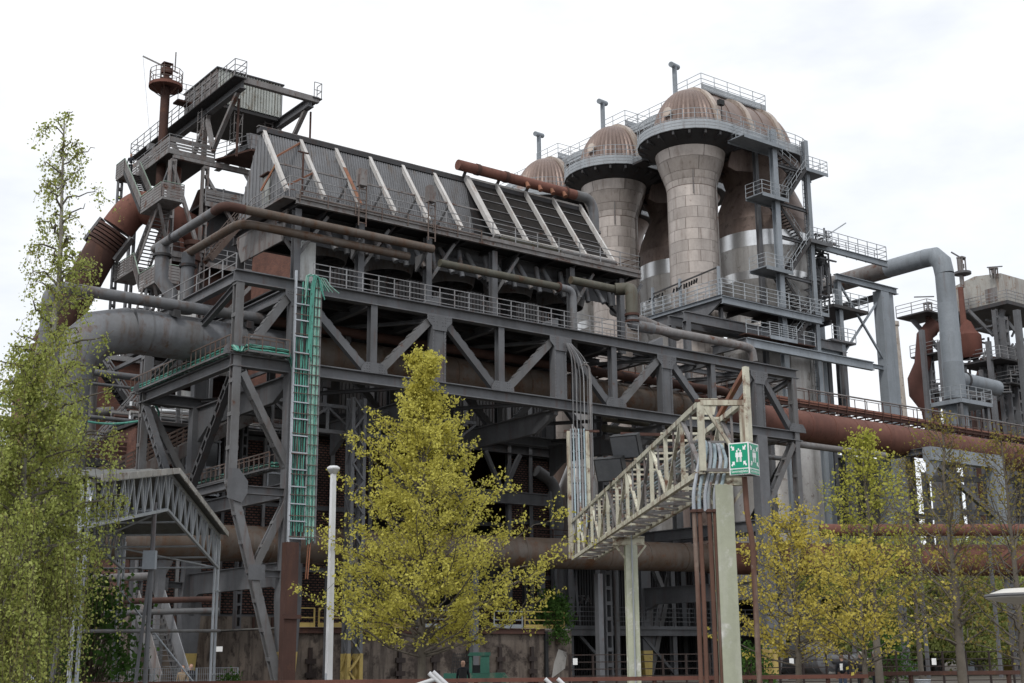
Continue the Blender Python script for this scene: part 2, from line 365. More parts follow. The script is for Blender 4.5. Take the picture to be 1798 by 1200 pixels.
# end columns and inward leaning lower legs
for v in (FV, RV):
    for u, s in ((28.3, 1), (71.1, -1)):
        MB().laced((u, v, 10.3), (u, v, ZT-.33), .5, .42, up=(1, 0, 0), step=1.5).put('end_column', GREY2, G)
        fu = TN[0] if s > 0 else TN[-1]
        MB().laced((u, v, 10.3), (fu-s*.35, v, .25), .46, .42, up=(1, 0, 0), step=1.5).put('leaning_leg', GREY2, G)
        gp = MB().prism([(u-.3*s, v-.29, 9.5), (u+.5*s, v-.29, 9.3), (u+.8*s, v-.29, 9.8), (u+.8*s, v-.29, 10.4), (u+.3*s, v-.29, 11.0), (u-.3*s, v-.29, 11.0)][::1], (0, -.03, 0)).put('gusset_plate', GREY, G)
        # bracing between column and inner leg
        MB().laced((u+s*.35, v, 16.0), (fu-s*.3, v, 11.3), .5, .36, up=(1, 0, 0), step=1.3).put('brace', GREY2, G)
        ib(G, 'tie_beam', GREY, (u, v, 10.0), (fu, v, 10.0), .35, .42)
        c = V3(u, v, 10.3).lerp(V3(fu-s*.35, v, .25), .44)
        MB().laced(c, (fu-s*.25, v, 9.6), .42, .36, up=(1, 0, 0), step=1.2).put('brace', GREY2, G)
        MB().beam(c+V3(-.3*s, -.27, 0), c+V3(.6*s, -.27, 0), .05, .75).put('gusset_plate', GREY, G)
        ib(G, 'tie_beam', GREY, c, (fu, v, c.z-.05), .3, .36)
        # main leg under the truss post, tapering to a yellow foot
        lg = MB(); y0, y1 = v-.33, v+.33
        def sec(z, w): return [(fu-w, y0, z), (fu+w, y0, z), (fu+w, y1, z), (fu-w, y1, z)]
        zs = [(ZB-.33, .48), (6.6, .48), (4.6, .62), (2.0, .46)]
        for k in range(len(zs)-1): lg.add(sec(*zs[k])+sec(*zs[k+1]), [(0,1,5,4),(1,2,6,5),(2,3,7,6),(3,0,4,7)])
        lg.put('main_leg', GREY, G)
        lg = MB(); lg.add(sec(2.0, .47)+sec(.12, .3), [(0,1,5,4),(1,2,6,5),(2,3,7,6),(3,0,4,7),(4,5,6,7)]); lg.put('foot', YEL, G)
        bx(G, 'foot_plate', GREYR, (fu-.8, v-.7, 0), (fu+.8, v+.7, .12))
    MB().beam((TN[-1]+1.75, v-.0, 5.9), (TN[-1]+.45, v, 2.0), .3, .5).put('foot_strut', YEL if False else GREY, G)
# transverse portals: deep knee girders between front and rear legs
for fu in (TN[0], TN[-1]):
    pts = [(fu-.16, FV+.3, 6.45), (fu-.16, RV-.3, 6.45), (fu-.16, RV-.3, 4.0), (fu-.16, RV-.55, 4.9), (fu-.16, RV-1.5, 5.3), (fu-.16, FV+1.5, 5.3), (fu-.16, FV+.55, 4.9), (fu-.16, FV+.3, 4.0)]
    pg = MB().prism(pts, (.32, 0, 0)); pg.box((fu-.3, FV+.3, 6.45), (fu+.3, RV-.3, 6.5)).put('portal_girder', GREY, G)
    ib(G, 'cross_tie', GREY, (fu, FV+.3, 10.2), (fu, RV-.3, 10.2), .4, .8)
for u, s in ((28.3, 1), (71.1, -1)):
    for z, h in ((ZT, .6), (ZB, .6), (10.2, .45)): ib(G, 'cross_beam', GREY, (u, FV+.3, z), (u, RV-.3, z), .4, h)
    for a, b in ((16.1, 10.6),):
        MB().laced((u, RV-.3, 15.9), (u, (FV+RV)/2+1.2, 10.5), .45, .36, up=(1, 0, 0)).put('brace', GREY, G)
        MB().laced((u, FV+.3, 15.9), (u, (FV+RV)/2-1.2, 10.5), .45, .36, up=(1, 0, 0)).put('brace', DARK, G)
        ib(G, 'brace', GREY, (u, FV+.3, 20.6), (u, RV-.4, 17.2), .3, .36)
# cross girders with haunches at the panel points
for i, u in enumerate(TN):
    pts = [(u-.14, FV+.24, 16.25), (u-.14, RV-.24, 16.25), (u-.14, RV-.24, 14.2), (u-.14, RV-1.6, 15.0), (u-.14, FV+2.2, 15.1), (u-.14, FV+.24, 16.0)]
    gd = MB().prism(pts, (.28, 0, 0)); gd.box((u-.3, FV+.3, 16.25), (u+.3, RV-.3, 16.32)).put('cross_girder', GREY, G)
    kn = MB().prism([(u-.1, FV+.26, 20.7), (u-.1, FV+1.5, 20.7), (u-.1, FV+.6, 20.0), (u-.1, FV+.45, 18), (u-.1, FV+.7, 16.9), (u-.1, FV+1.6, 16.33), (u-.1, FV+.26, 16.33)], (.2, 0, 0)).put('knee_plate', GREY, G)
    ib(G, 'deck_beam', GREY, (u, FV+.3, 20.95), (u, RV-.3, 20.95), .4, .62)
    if i in (1, 2, 3):
        MB().prism([(u-.95, FV+.5, 21.45), (u+.5, FV+.5, 21.45), (u+.5, FV+.5, 22.2), (u+.35, FV+.5, 22.2)], (0, 1.2, 0)).put('bracket', GREY, G)
for u in BN[1:-1]: ib(G, 'deck_beam', GREY, (u, FV+.3, 20.95), (u, RV-.3, 20.95), .32, .5)
for k in range(len(TN)-1):
    ib(G, 'wind_brace', GREY, (TN[k], FV+.3, 20.55), (TN[k+1], RV-.3, 20.55), .22, .24)
    ib(G, 'wind_brace', DARK, (TN[k], RV-.3, 16.75), (TN[k+1], FV+.3, 16.75), .2, .22)
    ib(G, 'wind_brace', GREY, (TN[k], RV-.3, 20.6), (TN[k+1], FV+.3, 20.6), .2, .2)
for v in (63.6, 65.8, 68, 70.4): ib(G, 'stringer', DARK, (31.7, v, 21.12), (57.2, v, 21.12), .22, .3)
bx(G, 'deck', DARK, (31.5, FV+.45, 21.46), (57.0, RV+.4, 21.53))
for v in (61.6, 63.2): ib(G, 'stringer', GREY, (57.2, v+.8, 21.1), (71.2, v+.8, 21.1), .2, .3)
MB().railing([(32.9, FV+.5, 21.5), (56.9, FV+.5, 21.5)], 1.25, 1.03, 4, .03).put('railing', RAILG, G)
MB().railing([(32.9, RV+.3, 21.5), (56.9, RV+.3, 21.5)], 1.25, 1.4, 3, .03).put('railing', RAILR, G)
MB().railing([(28.3, FV+.4, 21.4), (28.3, RV, 21.4)], 1.1, 1.6, 2, .03).put('railing', RAILG, G)
# lighter truss of the conveyor floor hanging under the gantry
for v in (66.0,):
    m = MB(); m.beam((33, v, 15.9), (47, v, 15.9), .18, .2).beam((33, v, 14.4), (47, v, 14.4), .2, .22)
    for k in range(8):
        u = 33+k*1.75; m.beam((u, v, 14.5), (u, v, 15.9), .14, .14, (1, 0, 0)); m.beam((u, v, 14.5 if k % 2 else 15.8), (u+1.75, v, 15.8 if k % 2 else 14.5), .13, .13)
    m.put('lattice_girder', GREY, G)

# ================================================================== green cable riser at the gantry's front leg
K = thing('cable_riser', 'vertical cable ladder with bundles of green cables on rusty box post', 'cable ladder', (31.95, 60.25, 0))
ku0, ku1, kv = 31.22, 32.72, 60.25
for u in (ku0, ku1): beam(K, 'side_rail', GALV if u == ku0 else GREY2, (u, kv, 7.4), (u, kv, 21.75 if u == ku0 else 21.3), .09, .14, up=(0, 1, 0))
beam(K, 'middle_rail', RAILG, (32.12, kv, 7.6), (32.12, kv, 21.3), .07, .12, up=(0, 1, 0))
for k in range(16): z = 7.6+k*.88; beam(K, 'rung', GALV, (ku0, kv-.09, z), (32.12, kv-.09, z), .06, .06)
for k in range(26): z = 7.7+k*.53; beam(K, 'tie_bar', RAILR, (32.12 if k % 2 else ku0, kv-.1, z), (ku1, kv-.1, z), .04, .04)
random.seed(4)
for k in range(13):
    u = ku0+.16+k*.062; zt = 21.2 if k > 3 else 18.2; zb = 7.6+random.random()*.4
    p = [V3(u+random.uniform(-.03, .03), kv-.02+random.uniform(-.04, .1), zb+(zt-zb)*j/8) for j in range(9)]
    tube(K, 'cable', [CABLE, CABLEK, CABLE, RAILR, CABLE][k % 5], p, .034, n=6)
for k in range(11):
    u = 32.18+k*.046; zb = 7.3+random.random()*.4
    p = [V3(u+random.uniform(-.015, .015), kv-.03+random.uniform(-.03, .06), zb+(21.3-zb)*j/8) for j in range(9)]
    p += [p[-1]+V3(-.05, -.05, .25), p[-1]+V3(-.25, -.1, .34), p[-1]+V3(-.45-.03*k, -.12, .2), p[-1]+V3(-.5-.04*k, -.1, -.5-.1*k)] if k % 2 else [p[-1]+V3(.05, -.08, .25), p[-1]+V3(.3, -.1, .2), p[-1]+V3(.5, -.12, -.1), p[-1]+V3(.6+.05*k, -.1, -.45)]
    tube(K, 'cable', [CABLEP, CABLEP, CABLE, GREY2, CABLEP][k % 5], p, .03, n=6)
for k in range(4):
    tube(K, 'cable', CABLE, [V3(32.0+.06*k, kv-.12, 17.5-.2*k), V3(32.05+.06*k, kv-.14, 20.9), V3(32.2+.05*k, kv-.2, 21.6), V3(32.5, kv-.2, 21.5), V3(32.65+.07*k, kv-.18, 20.8-.15*k)], .035, n=6, bend=.4)
m = MB().box((31.05, 60.05, .1), (31.75, 60.55, 7.4)).box((30.9, 59.95, 3.6), (31.95, 60.0, 3.8)).box((30.8, 59.9, 0), (32, 60.7, .1)); m.put('box_post', RUSTD, K)
for u in (32.3, 32.42): beam(K, 'drop_rod', RUSTO, (u, 60.3, 5.6), (u+.1, 60.3, 7.4), .05, .05, up=(0, 1, 0))

def cable_tray(lab, pts, w, n, seedv, rail=True, extra=()):
    T = thing('cable_tray', lab, 'cable tray', pts[0]); random.seed(seedv); pts = [Vector(p) for p in pts]
    m = MB(); mr = MB()
    for a, b in zip(pts, pts[1:]):
        d = (b-a).normalized(); sd = d.cross(Vector((0, 0, 1))).normalized(); c = max(1, int((b-a).length/.6))
        for k in (-1, 1): m.beam(a+sd*(k*w/2), b+sd*(k*w/2), .06, .1)
        for j in range(c+1):
            q = a.lerp(b, j/c); m.beam(q-sd*w/2, q+sd*w/2, .05, .05)
            for k in (-1, 1):
                mr.beam(q+sd*(k*w/2), q+sd*(k*w/2)+V3(0, 0, .85), .045, .045, (1, 0, 0))
        for k in (-1, 1): mr.beam(a+sd*(k*w/2)+V3(0, 0, .85), b+sd*(k*w/2)+V3(0, 0, .85), .06, .06)
    m.put('tray', GREY2, T); mr.put('hanger_rail', RAILR, T)
    for k in range(n):
        d = (pts[1]-pts[0]).normalized(); sd = d.cross(Vector((0, 0, 1))).normalized(); path = []
        o = -w*.42+w*.84*(k % (n//2))/max(1, n//2-1); hz = .1+.085*(k//(n//2))*2+random.uniform(0, .04)
        for a, b in zip(pts, pts[1:]):
            for j in range(6): path.append(a.lerp(b, j/6)+sd*(o+random.uniform(-.03, .03))+V3(0, 0, hz+random.uniform(-.02, .05)))
        path.append(pts[-1]+sd*o+V3(0, 0, hz)); path += [pts[-1]+Vector(e)+sd*o*.3 for e in extra]
        tube(T, 'cable', [CABLE, CABLE, CABLEP, CABLE, CABLEK][k % 5], path, .042, n=6)
    return T
cable_tray('tray of drooping green cables over the gantry side beam', [(28.2, 74.2, 16.98), (28.2, 60.6, 16.98)], .8, 14, 3, extra=((0, -.2, 0),))
cable_tray('short tray of green cables between gantry column and cable riser', [(28.55, 60.45, 17.0), (30.9, 60.45, 17.0)], .7, 14, 5, extra=((.25, 0, -.1), (.38, -.05, -.6), (.42, -.05, -1.6)))
cable_tray('lower tray of green cables below the gantry brace', [(31.0, 73, 11.3), (31.0, 61.6, 11.3)], .6, 10, 6)
# ================================================================== cooler house standing on the gantry deck
CZ = 27.2; CU0, CU1 = 33.0, 59.6
H = thing('cooler_house', 'grey ribbed A-frame cooler house with pale raking struts above the gantry', 'building', (45.3, 68, 21.53))
foot = lambda u: V3(u, 65.2, 28.1); top = lambda u: V3(u, 68.65, 33.05)
US = [32.98+2.48*k for k in range(6)]
# floor, columns
ib(H, 'floor_beam', GREYR, (CU0, 64.0, CZ-.06), (CU1, 64.0, CZ-.06), .25, .34)
for k in range(6): MB().prism([(35+k*4.7, 64.1, CZ-.25), (35+k*4.7, 66.0, CZ-.25), (35+k*4.7, 66.0, CZ-1.1)], (.14, 0, 0)).put('walk_bracket', DARK, H)
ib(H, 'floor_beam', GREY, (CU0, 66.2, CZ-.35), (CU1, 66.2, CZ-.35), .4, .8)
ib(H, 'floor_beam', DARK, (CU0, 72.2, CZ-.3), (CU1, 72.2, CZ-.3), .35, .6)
bx(H, 'floor', DARK, (CU0, 64.0, CZ+.11), (CU1, 72.4, CZ+.18))
beam(H, 'curb', GREYR, (CU0, 63.98, CZ+.2), (CU1, 63.98, CZ+.2), .06, .3)
for k in range(12): ib(H, 'floor_joist', DARK, (CU0+.3+k*2.36, 64.1, CZ-.1), (CU0+.3+k*2.36, 72, CZ-.1), .2, .3)
for u in (33.4, 37.6, 42.4, 47.4, 53.8, 58.2):
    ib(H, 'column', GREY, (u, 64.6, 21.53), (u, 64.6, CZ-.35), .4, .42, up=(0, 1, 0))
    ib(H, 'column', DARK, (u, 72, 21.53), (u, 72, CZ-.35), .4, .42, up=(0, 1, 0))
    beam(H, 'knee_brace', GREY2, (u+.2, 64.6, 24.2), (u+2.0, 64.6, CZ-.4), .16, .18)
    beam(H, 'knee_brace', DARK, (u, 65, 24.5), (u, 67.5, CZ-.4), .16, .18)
# fascia under the floor, leaning feet of the frames
MB().prism([(33.2, 66.0, 25.4), (59.0, 66.0, 25.4), (59.0, 66.0, 26.5), (33.2, 66.0, 26.5)], (0, .06, 0)).put('fascia_panel', GREY, H)
MB().prism([(33.3, 66.0, 25.3), (33.3, 71.4, 25.3), (33.3, 72.4, 27.1), (33.3, 65.4, 27.1)], (-.1, 0, 0)).put('end_panel', GREYR, H)
for k in range(11):
    u = 36.0+k*2.07
    tube(H, 'drain_pipe', PIPEG, [(u, 64.6, 24.9), (u-.35, 65.6, CZ-.5)], .17)
    tube(H, 'drain_pipe', PIPEG, [(u+1.0, 65.0, 24.9), (u+1.0, 65.4, CZ-.5)], .17)
# fans hanging under the floor
for u in (37.2, 42.0, 46.8, 51.6, 56.2):
    f = MB().lathe([(1.75, 26.5), (1.7, 25.9), (1.55, 25.3), (1.5, 25.3), (1.6, 25.95)], (u, 68.6, 0), 28).put('fan_cowl', GREYR, H)
    m = MB().lathe([(.001, 25.2), (.28, 25.2), (.28, 25.6), (.001, 25.6)], (u, 68.6, 0), 12)
    for k in range(6):
        a = k*math.pi/3; d = V3(math.cos(a), math.sin(a), 0); m.beam(V3(u, 68.6, 25.4)+d*.2, V3(u, 68.6, 25.4)+d*1.5, .4, .04, (d.y*.3, -d.x*.3, 1))
    m.put('fan_wheel', DARK, H)
    m = MB().box((u-.35, 68.2, 23.6), (u+.35, 69.0, 25.2)).beam((u-2, 68.6, 23.55), (u+2, 68.6, 23.55), .2, .2).put('fan_motor', DARK, H)
# inner wall of ribbed sheeting, ridge, gable
wb = lambda u: V3(u, 67.0, CZ+.2); wt = lambda u: V3(u, 68.4, 32.75)
for k in range(6):
    a = US[k]; b = US[k+1] if k < 5 else 47.9
    m = MB(); corr(m, wb(a), wb(b), wt(a), wt(b), 14, .045, (0, -1, .25)); m.put('ribbed_panel', CLAD, H)
MB().prism([(47.9, 67.0, CZ+.2), (57.9, 67.0, CZ+.2), (57.9, 68.4, 32.7), (47.9, 68.4, 32.7)], (0, .08, 0)).put('back_panel', DARK, H)
beam(H, 'ridge_beam', DARK, (32.7, 68.6, 32.95), (57.9, 68.6, 32.95), .5, .3)
beam(H, 'ridge_flashing', GREYR, (32.6, 68.55, 33.16), (48.0, 68.55, 33.16), .3, .05)
m = MB(); gb = [(32.95, 65.3, CZ+.2), (32.95, 71.6, CZ+.2)]
n = 13
for k in range(n):
    y0 = 65.35+k*6.2/n; y1 = y0+6.2/n
    def ht(y): return min(33.0, CZ+.2+5.8*(y-65.0)/3.6, CZ+.2+5.8*(72.0-y)/3.2)
    m.add([(32.95, y0, CZ+.18), (32.95, y1, CZ+.18), (32.95, y1, ht(y1)), (32.95, y0, ht(y0))], [(0, 3, 2, 1)])
    m.beam((32.93, y0, CZ+.2), (32.93, y0, ht(y0)), .05, .07, (0, 1, 0))
m.put('gable_sheet', CLAD, H)
bx(H, 'door', CLADW, (32.86, 67.2, CZ+.2), (32.92, 68.1, CZ+2.5))
beam(H, 'door_hood', RUSTD, (32.8, 67.1, CZ+2.6), (32.8, 68.2, CZ+2.6), .25, .06)
MB().prism([(33.0, 68.8, 32.9), (57.9, 68.8, 32.9), (57.9, 71.8, CZ+.2), (33.0, 71.8, CZ+.2)], (0, .06, .03)).put('rear_sheet', CLAD, H)
for k, u in enumerate(US):
    s = MB().beam(foot(u), top(u), .14, .26, up=(0, -1, .6)); s.beam(foot(u), top(u), .22, .04, up=(0, -1, .6), ou=.15); s = s.put('raking_strut', STRUT, H)
    if k == 2: MB().beam(foot(u), foot(u).lerp(top(u), .62), .225, .046, up=(0, -1, .6), ou=.153).put('rust_streak', RUSTO, s, label='orange rust streak down the strut')
    c = foot(u).lerp(top(u), .42); beam(H, 'strut_bracket', DARK if k else RUSTO, c, wb(u).lerp(wt(u), .22)+V3(-.6, 0, 0), .1, .1)
beam(H, 'strut_tie', GREYR, foot(US[0]).lerp(top(US[0]), .45), foot(47.9).lerp(top(47.9), .45), .09, .1)
beam(H, 'brace', RUSTO, foot(US[0]).lerp(top(US[0]), .52), foot(US[1]).lerp(top(US[1]), .93), .1, .1)
beam(H, 'brace', RUSTO, foot(US[0]).lerp(top(US[0]), .06), foot(US[1]).lerp(top(US[1]), .42), .1, .1)
m = MB().beam((33.9, 65.0, CZ+.2), (33.9, 65.0, CZ+3.4), .09, .09, (0, 1, 0)).beam((33.55, 65.0, CZ+3.4), (34.25, 65.0, CZ+3.4), .1, .07); m.put('lifting_post', RUSTD, H)
for u in (37.3, 42.2):
    m = MB()
    for a in (-.25, .25): m.beam((u+a, 63.85, CZ-.8), (u+a, 63.85, CZ+2.4), .06, .06, (0, 1, 0))
    for j in range(5): m.beam((u-.25, 63.85, CZ-.6+j*.7), (u+.25, 63.85, CZ-.6+j*.7), .05, .05)
    f = m.put('lamp_frame', RAILR, H); MB().box((u-.28, 63.7, CZ+1.7), (u+.2, 64.2, CZ+2.75)).put('lamp_box', GREYR, f)
# radiator bank
for k in range(4):
    a = 47.95+k*2.49; b = a+2.49
    fr = MB()
    for u in ((a, b) if k == 3 else (a,)):
        w = .40 if u == 47.95 else .15
        fr.beam(foot(u)+V3(0, -.3, 0), top(u)+V3(0, -.25, .15), w, .3, up=(0, -1, .6))
    fr.beam(top(a)+V3(0, -.2, .1), top(b)+V3(0, -.2, .1), .15, .2); fr.beam(foot(a)+V3(0, -.2, .1), foot(b)+V3(0, -.2, .1), .15, .2)
    f = fr.put('radiator_frame', STRUT, H)
    for j in range(6):
        p0 = foot(a).lerp(top(a), j/6+.012)+V3(.12, -.14, 0); p1 = foot(b).lerp(top(b), j/6+.012)+V3(-.08, -.14, 0)
        q0 = foot(a).lerp(top(a), (j+1)/6-.012)+V3(.12, -.14, 0); q1 = foot(b).lerp(top(b), (j+1)/6-.012)+V3(-.08, -.14, 0)
        m = MB(); nn = 22
        for i in range(nn):
            t0 = i/nn; t1 = (i+.6)/nn
            m.prism([p0.lerp(p1, t0), p0.lerp(p1, t1), q0.lerp(q1, t1), q0.lerp(q1, t0)], (0, .1, -.05))
        m.prism([p0+V3(0, .1, -.05), p1+V3(0, .1, -.05), q1+V3(0, .1, -.05), q0+V3(0, .1, -.05)], (0, .1, .0)).put('radiator_core', COOL, f)
    for j in range(1, 6):
        MB().beam(foot(a).lerp(top(a), j/6)+V3(.1, -.2, 0), foot(b).lerp(top(b), j/6)+V3(-.1, -.2, 0), .04, .035).put('cross_rail', RAILG, f)
# header pipes at the foot of the radiators
for k in range(4):
    a = 48.2+k*2.49
    m = MB().tube([(a, 64.75, CZ+.75), (a+2.3, 64.75, CZ+.75)], .2, 12)
    for j in (.5, 1.8): m.tube([(a+j, 64.75, CZ+.75), (a+j, 64.75, CZ+.2)], .15, 10).ring((a+j, 64.75, CZ+.35), (0, 0, 1), .24, .08)
    m.put('header_pipe', [PIPEO, PIPEO, GREYR, GREYR][k], H)
# walkway railings
MB().railing([(33.0, 70.6, CZ+.18), (33.0-.4, 68.9, CZ+.18), (33.0-.4, 64.05, CZ+.18), (CU1, 64.05, CZ+.18)], 1.2, 1.75, 3, .032).put('railing', RAILG, H)
MB().railing([(33.2, 63.9, CZ-.1), (46, 63.9, CZ-.1)], .7, 1.9, 2, .032).put('pipe_rail', RAILR, H)
MB().railing([(CU1, 64.05, CZ+.18), (CU1, 67.5, CZ+.18)], 1.2, 1.6, 3, .032).put('railing', RAILR, H)
bx(H, 'side_landing', GREYR, (32.2, 64.0, CZ-.02), (33.0, 70.6, CZ+.1))
m = MB().stair((30.2, 70.0, 24.4), (32.3, 70.0, CZ+.1), (0, -1, 0), .9).handrail((30.2, 70.0, 24.4), (32.3, 70.0, CZ+.1), (0, -1, 0), .9); m.put('stair', RAILR, H)
bx(H, 'corner_column', WHITEP, (34.0, 65.0, 21.55), (34.9, 65.6, 25.2))
# big rusty header on top of the radiators
T = thing('header_pipe', 'rusty orange header pipe along the ridge above the radiator bank', 'pipe', (52, 68.2, 33.3))
zz = 33.75
tube(T, 'pipe_run', RUST, [(47.0, 68.0, zz), (57.2, 68.0, zz)], .36, n=18)
MB().tube([(57.2, 68, zz), (58.3, 68, zz), (58.75, 68, zz-.35), (58.95, 68, zz-1.0), (58.95, 68, zz-2.4)], .36, n=18, bend=.3).put('elbow', PIPEG, T)
MB().tube([(58.95, 68, zz-2.4), (58.95, 68, zz-4.6)], .36, n=18).ring((58.95, 68, zz-2.5), (0, 0, 1), .46, .18).put('down_pipe', GREYR, T)
for u, w_, r_ in ((48.6, .3, .40), (51.0, .3, .40), (56.3, .1, .44)): MB().ring((u, 68, zz), (1, 0, 0), r_, w_).put('collar', RUSTD, T)
for u in (52.6, 53.7, 54.8, 55.9): tube(T, 'nozzle', RUSTO, [(u, 67.7, zz-.15), (u, 67.5, zz-.55)], .12, r2=.17)
for u in (47.7, 50.5, 53, 55.5): beam(T, 'saddle', DARK, (u, 68.45, 33.0), (u, 68.1, zz-.3), .2, .1)
# ================================================================== pipes
PV_, PZ_ = 66.3, 18.75
T = thing('main_gas_pipe', 'huge gas pipe rising in mitred bends and running behind the gantry', 'pipe', (21.4, PV_, 0))
pr = 1.22
tube(T, 'riser', PIPEG, [(21.4, PV_, 8.5), (21.4, PV_, 15.6)], pr, n=32)
tube(T, 'mitre_bend', PIPEG, [(21.4, PV_, 15.6), (21.75, PV_, 17.1), (22.9, PV_, 18.3), (24.6, PV_, PZ_)], pr*1.01, n=32)
MB().lathe([(2.2, 0), (2.2, 5.5), (1.25, 8.6)], (21.4, PV_, 0), 32).put('base_cone', DARK, T)
secs = [(24.6, 33.5, PIPEG), (33.5, 50, PIPEB), (50, 66.5, PIPEB), (66.5, 84, RUST), (84, 108, RUST), (108, 150, RUSTD)]
for a, b, m_ in secs:
    m = MB().tube([(a, PV_, PZ_), (b, PV_, PZ_)], pr, 32)
    o = m.put('pipe_section', m_, T); u = a+.9; rg = None
    while u < b-.3:
        if rg is None: rg = MB().ring((u, PV_, PZ_), (1, 0, 0), pr+.025, .09, 32).put('weld_ring', m_, o); ru = u
        else: inst(rg, 'weld_ring', o, (u-ru, 0, 0))
        u += 2.7
    u = a+3
    while u < b:
        beam(o, 'support_saddle', DARK, (u, PV_, PZ_-pr-.02), (u, PV_, 17.0), .5, .3, up=(0, 1, 0)) if 30 < u < 70 and b < 70 else None; u += 8.9
for u in (26.5, 30.8, 37.0, 43.2): MB().prism([(u, PV_-1.35, PZ_+.75), (u, PV_-.55, PZ_+1.05), (u, PV_-.55, PZ_+1.45), (u, PV_-1.35, PZ_+1.15)], (.35, 0, 0)).put('pipe_bracket', DARK, T)
# slim pipe riding on its shoulder
S = thing('slim_pipe', 'slim grey pipe riding on the shoulder of the huge gas pipe', 'pipe', (20, PV_-.95, 0))
sv, sz = PV_-.95, PZ_+1.5
tube(S, 'riser', PIPEG, [(19.9, sv, 0), (19.9, sv, sz-.5), (20.4, sv, sz), (32, sv, sz)], .31, n=14, bend=.5)
tube(S, 'pipe_section', RUSTD, [(32, sv, sz), (69, sv, sz)], .3, n=14)
# lower rusty pipe
LPZ = 7.65
Lw = thing('lower_rust_pipe', 'broad brown rusty pipe running low behind the trees and legs', 'pipe', (45, 66.5, 0))
pts = [V3(17.0, 66.2, 7.5), V3(30, 66.2, 7.75), V3(45.5, 66.2, 7.95), V3(68, 66.2, 8.3)]; e1 = PD(1560, 984, 93.5); e2 = PD(1900, 984, 93.5)
tube(Lw, 'pipe_section', PIPEB, pts[:2], .98, n=28); tube(Lw, 'pipe_section', PIPEB, pts[1:3], .98, n=28); tube(Lw, 'pipe_section', PIPEB, pts[2:], .98, n=28)
tube(Lw, 'pipe_section', RUST, [pts[3]-V3(.5, 0, 0), pts[3], e1, e2], 1.1, n=28)
for k in range(14): u = 19+k*3.5; MB().ring((u, 66.2, 7.52+(u-17)*.0155), (1, 0, 0), 1.0, .1, 28).put('weld_ring', PIPEB, Lw)
for u in (19, 27, 37, 47, 57): MB().beam((u, 66.2, 0), (u, 66.2, 6.9), .4, .4, (0, 1, 0)).put('support_post', GREY, Lw)
for k in range(4):
    c = e1.lerp(e2, .05+k*.28); MB().laced((c.x, c.y, 0), (c.x, c.y, c.z-.9), .5, .4, up=(0, 1, 0)).put('support_post', GREY, Lw)
Lu = thing('upper_rust_pipe', 'thinner rusty pipe just above the broad red pipe beside the trees', 'pipe', (e1.x, e1.y, 0))
f1 = PD(1440, 931, 92); f2 = PD(1900, 931, 92)
tube(Lu, 'pipe_run', RUST, [f1, f2], .42, n=18)
for k in range(4):
    c = f1.lerp(f2, .1+k*.27); beam(Lu, 'prop', GREY, (c.x, c.y, 9), (c.x, c.y, c.z-.35), .25, .25, up=(0, 1, 0)); beam(Lu, 'prop_foot', GREY, (c.x, c.y, 0), (c.x, c.y, 9), .2, .2, up=(0, 1, 0))
# feed pipes of the cooler house
A_ = thing('cooler_feed_pipe', 'long grey feed pipe below the cooler walkway with a bend down to valves', 'pipe', (29.3, 70, 21.5))
fv = 63.35; zA = PV(580, 400, fv).z
pe = PV(760, 437, fv); pc = PV(393, 366, fv); pq = PU(285, 446, pc.x)
tube(A_, 'pipe_run', PIPEB, [(pe.x, fv, zA), (pc.x+1.2, fv, zA)], .26, n=14)
tube(A_, 'elbow', RUSTD, [(pc.x+1.2, fv, zA), (pc.x, fv, zA), (pc.x, fv+1.2, zA)], .265, n=14, bend=.9)
tube(A_, 'pipe_run', PIPEG, [(pc.x, fv+1.2, zA), (pc.x, pq.y+1.3, zA)], .26, n=14)
vA = pq.y
tube(A_, 'drop_pipe', PIPEG, [(pc.x, vA, zA-.1), (pc.x, vA, zA-2.2), (pc.x+.55, vA-.25, zA-3.0), (pc.x+.55, vA-.25, 21.4)], .42, n=14)
MB().ring((pc.x, vA, zA-.75), (0, 0, 1), .55, .16).put('flange', DARK, A_); MB().ring((pc.x, vA-1.6, zA), (0, 1, 0), .33, .15).put('flange', DARK, A_)
for u in (37.0, 41.5): m = MB().prism([(u, fv-.05, zA-.26), (u, 64.6, zA-.26), (u, 64.6, zA-1.2)], (.12, 0, 0)).put('bracket', GREY2, A_)
B2 = thing('second_feed_pipe', 'shorter feed pipe tucked under the long cooler feed pipe', 'pipe', (30.4, 68, 21.5))
zB = zA-.62; pcx = PV(425, 381, fv+.3).x; pB = PU(330, 470, pcx)
tube(B2, 'pipe_run', PIPEB, [(40.5, fv+.45, zB), (pcx, fv+.45, zB), (pcx, pB.y+.4, zB)], .25, n=14, bend=.9)
tube(B2, 'drop_pipe', PIPEG, [(pcx, pB.y, zB), (pcx, pB.y, 21.4)], .4, n=14)
MB().ring((pcx, pB.y, zB-.8), (0, 0, 1), .52, .16).put('flange', DARK, B2)
C2 = thing('return_pipe', 'grey return pipe below the drain pipes bending down through the gantry', 'pipe', (50, 62.9, 16.9))
p0 = PV(772, 462, 63.0); p1 = PV(1006, 512, 63.0)
tube(C2, 'pipe_run', PIPEO, [(p0.x, 63, p0.z), (p1.x-1.2, 63, p0.z)], .24, n=14)
tube(C2, 'elbow', PIPEG, [(p1.x-1.2, 63, p0.z), (p1.x, 63, p0.z), (p1.x, 63, p0.z-1.6), (p1.x, 63, 17.2), (p1.x+.8, 63, 16.95), (p1.x+16, 63, 16.95)], .24, n=14, bend=.7)
MB().ring((p1.x-1.2, 63, p0.z), (1, 0, 0), .33, .12).put('flange', RUSTD, C2)
D2 = thing('mossy_pipe', 'mossy pipe with rusty elbow stepping down onto the gantry chord', 'pipe', (57, 62.3, 21.5))
q0 = PV(1002, 492, 63.4); q1 = PV(1080, 512, 63.4)
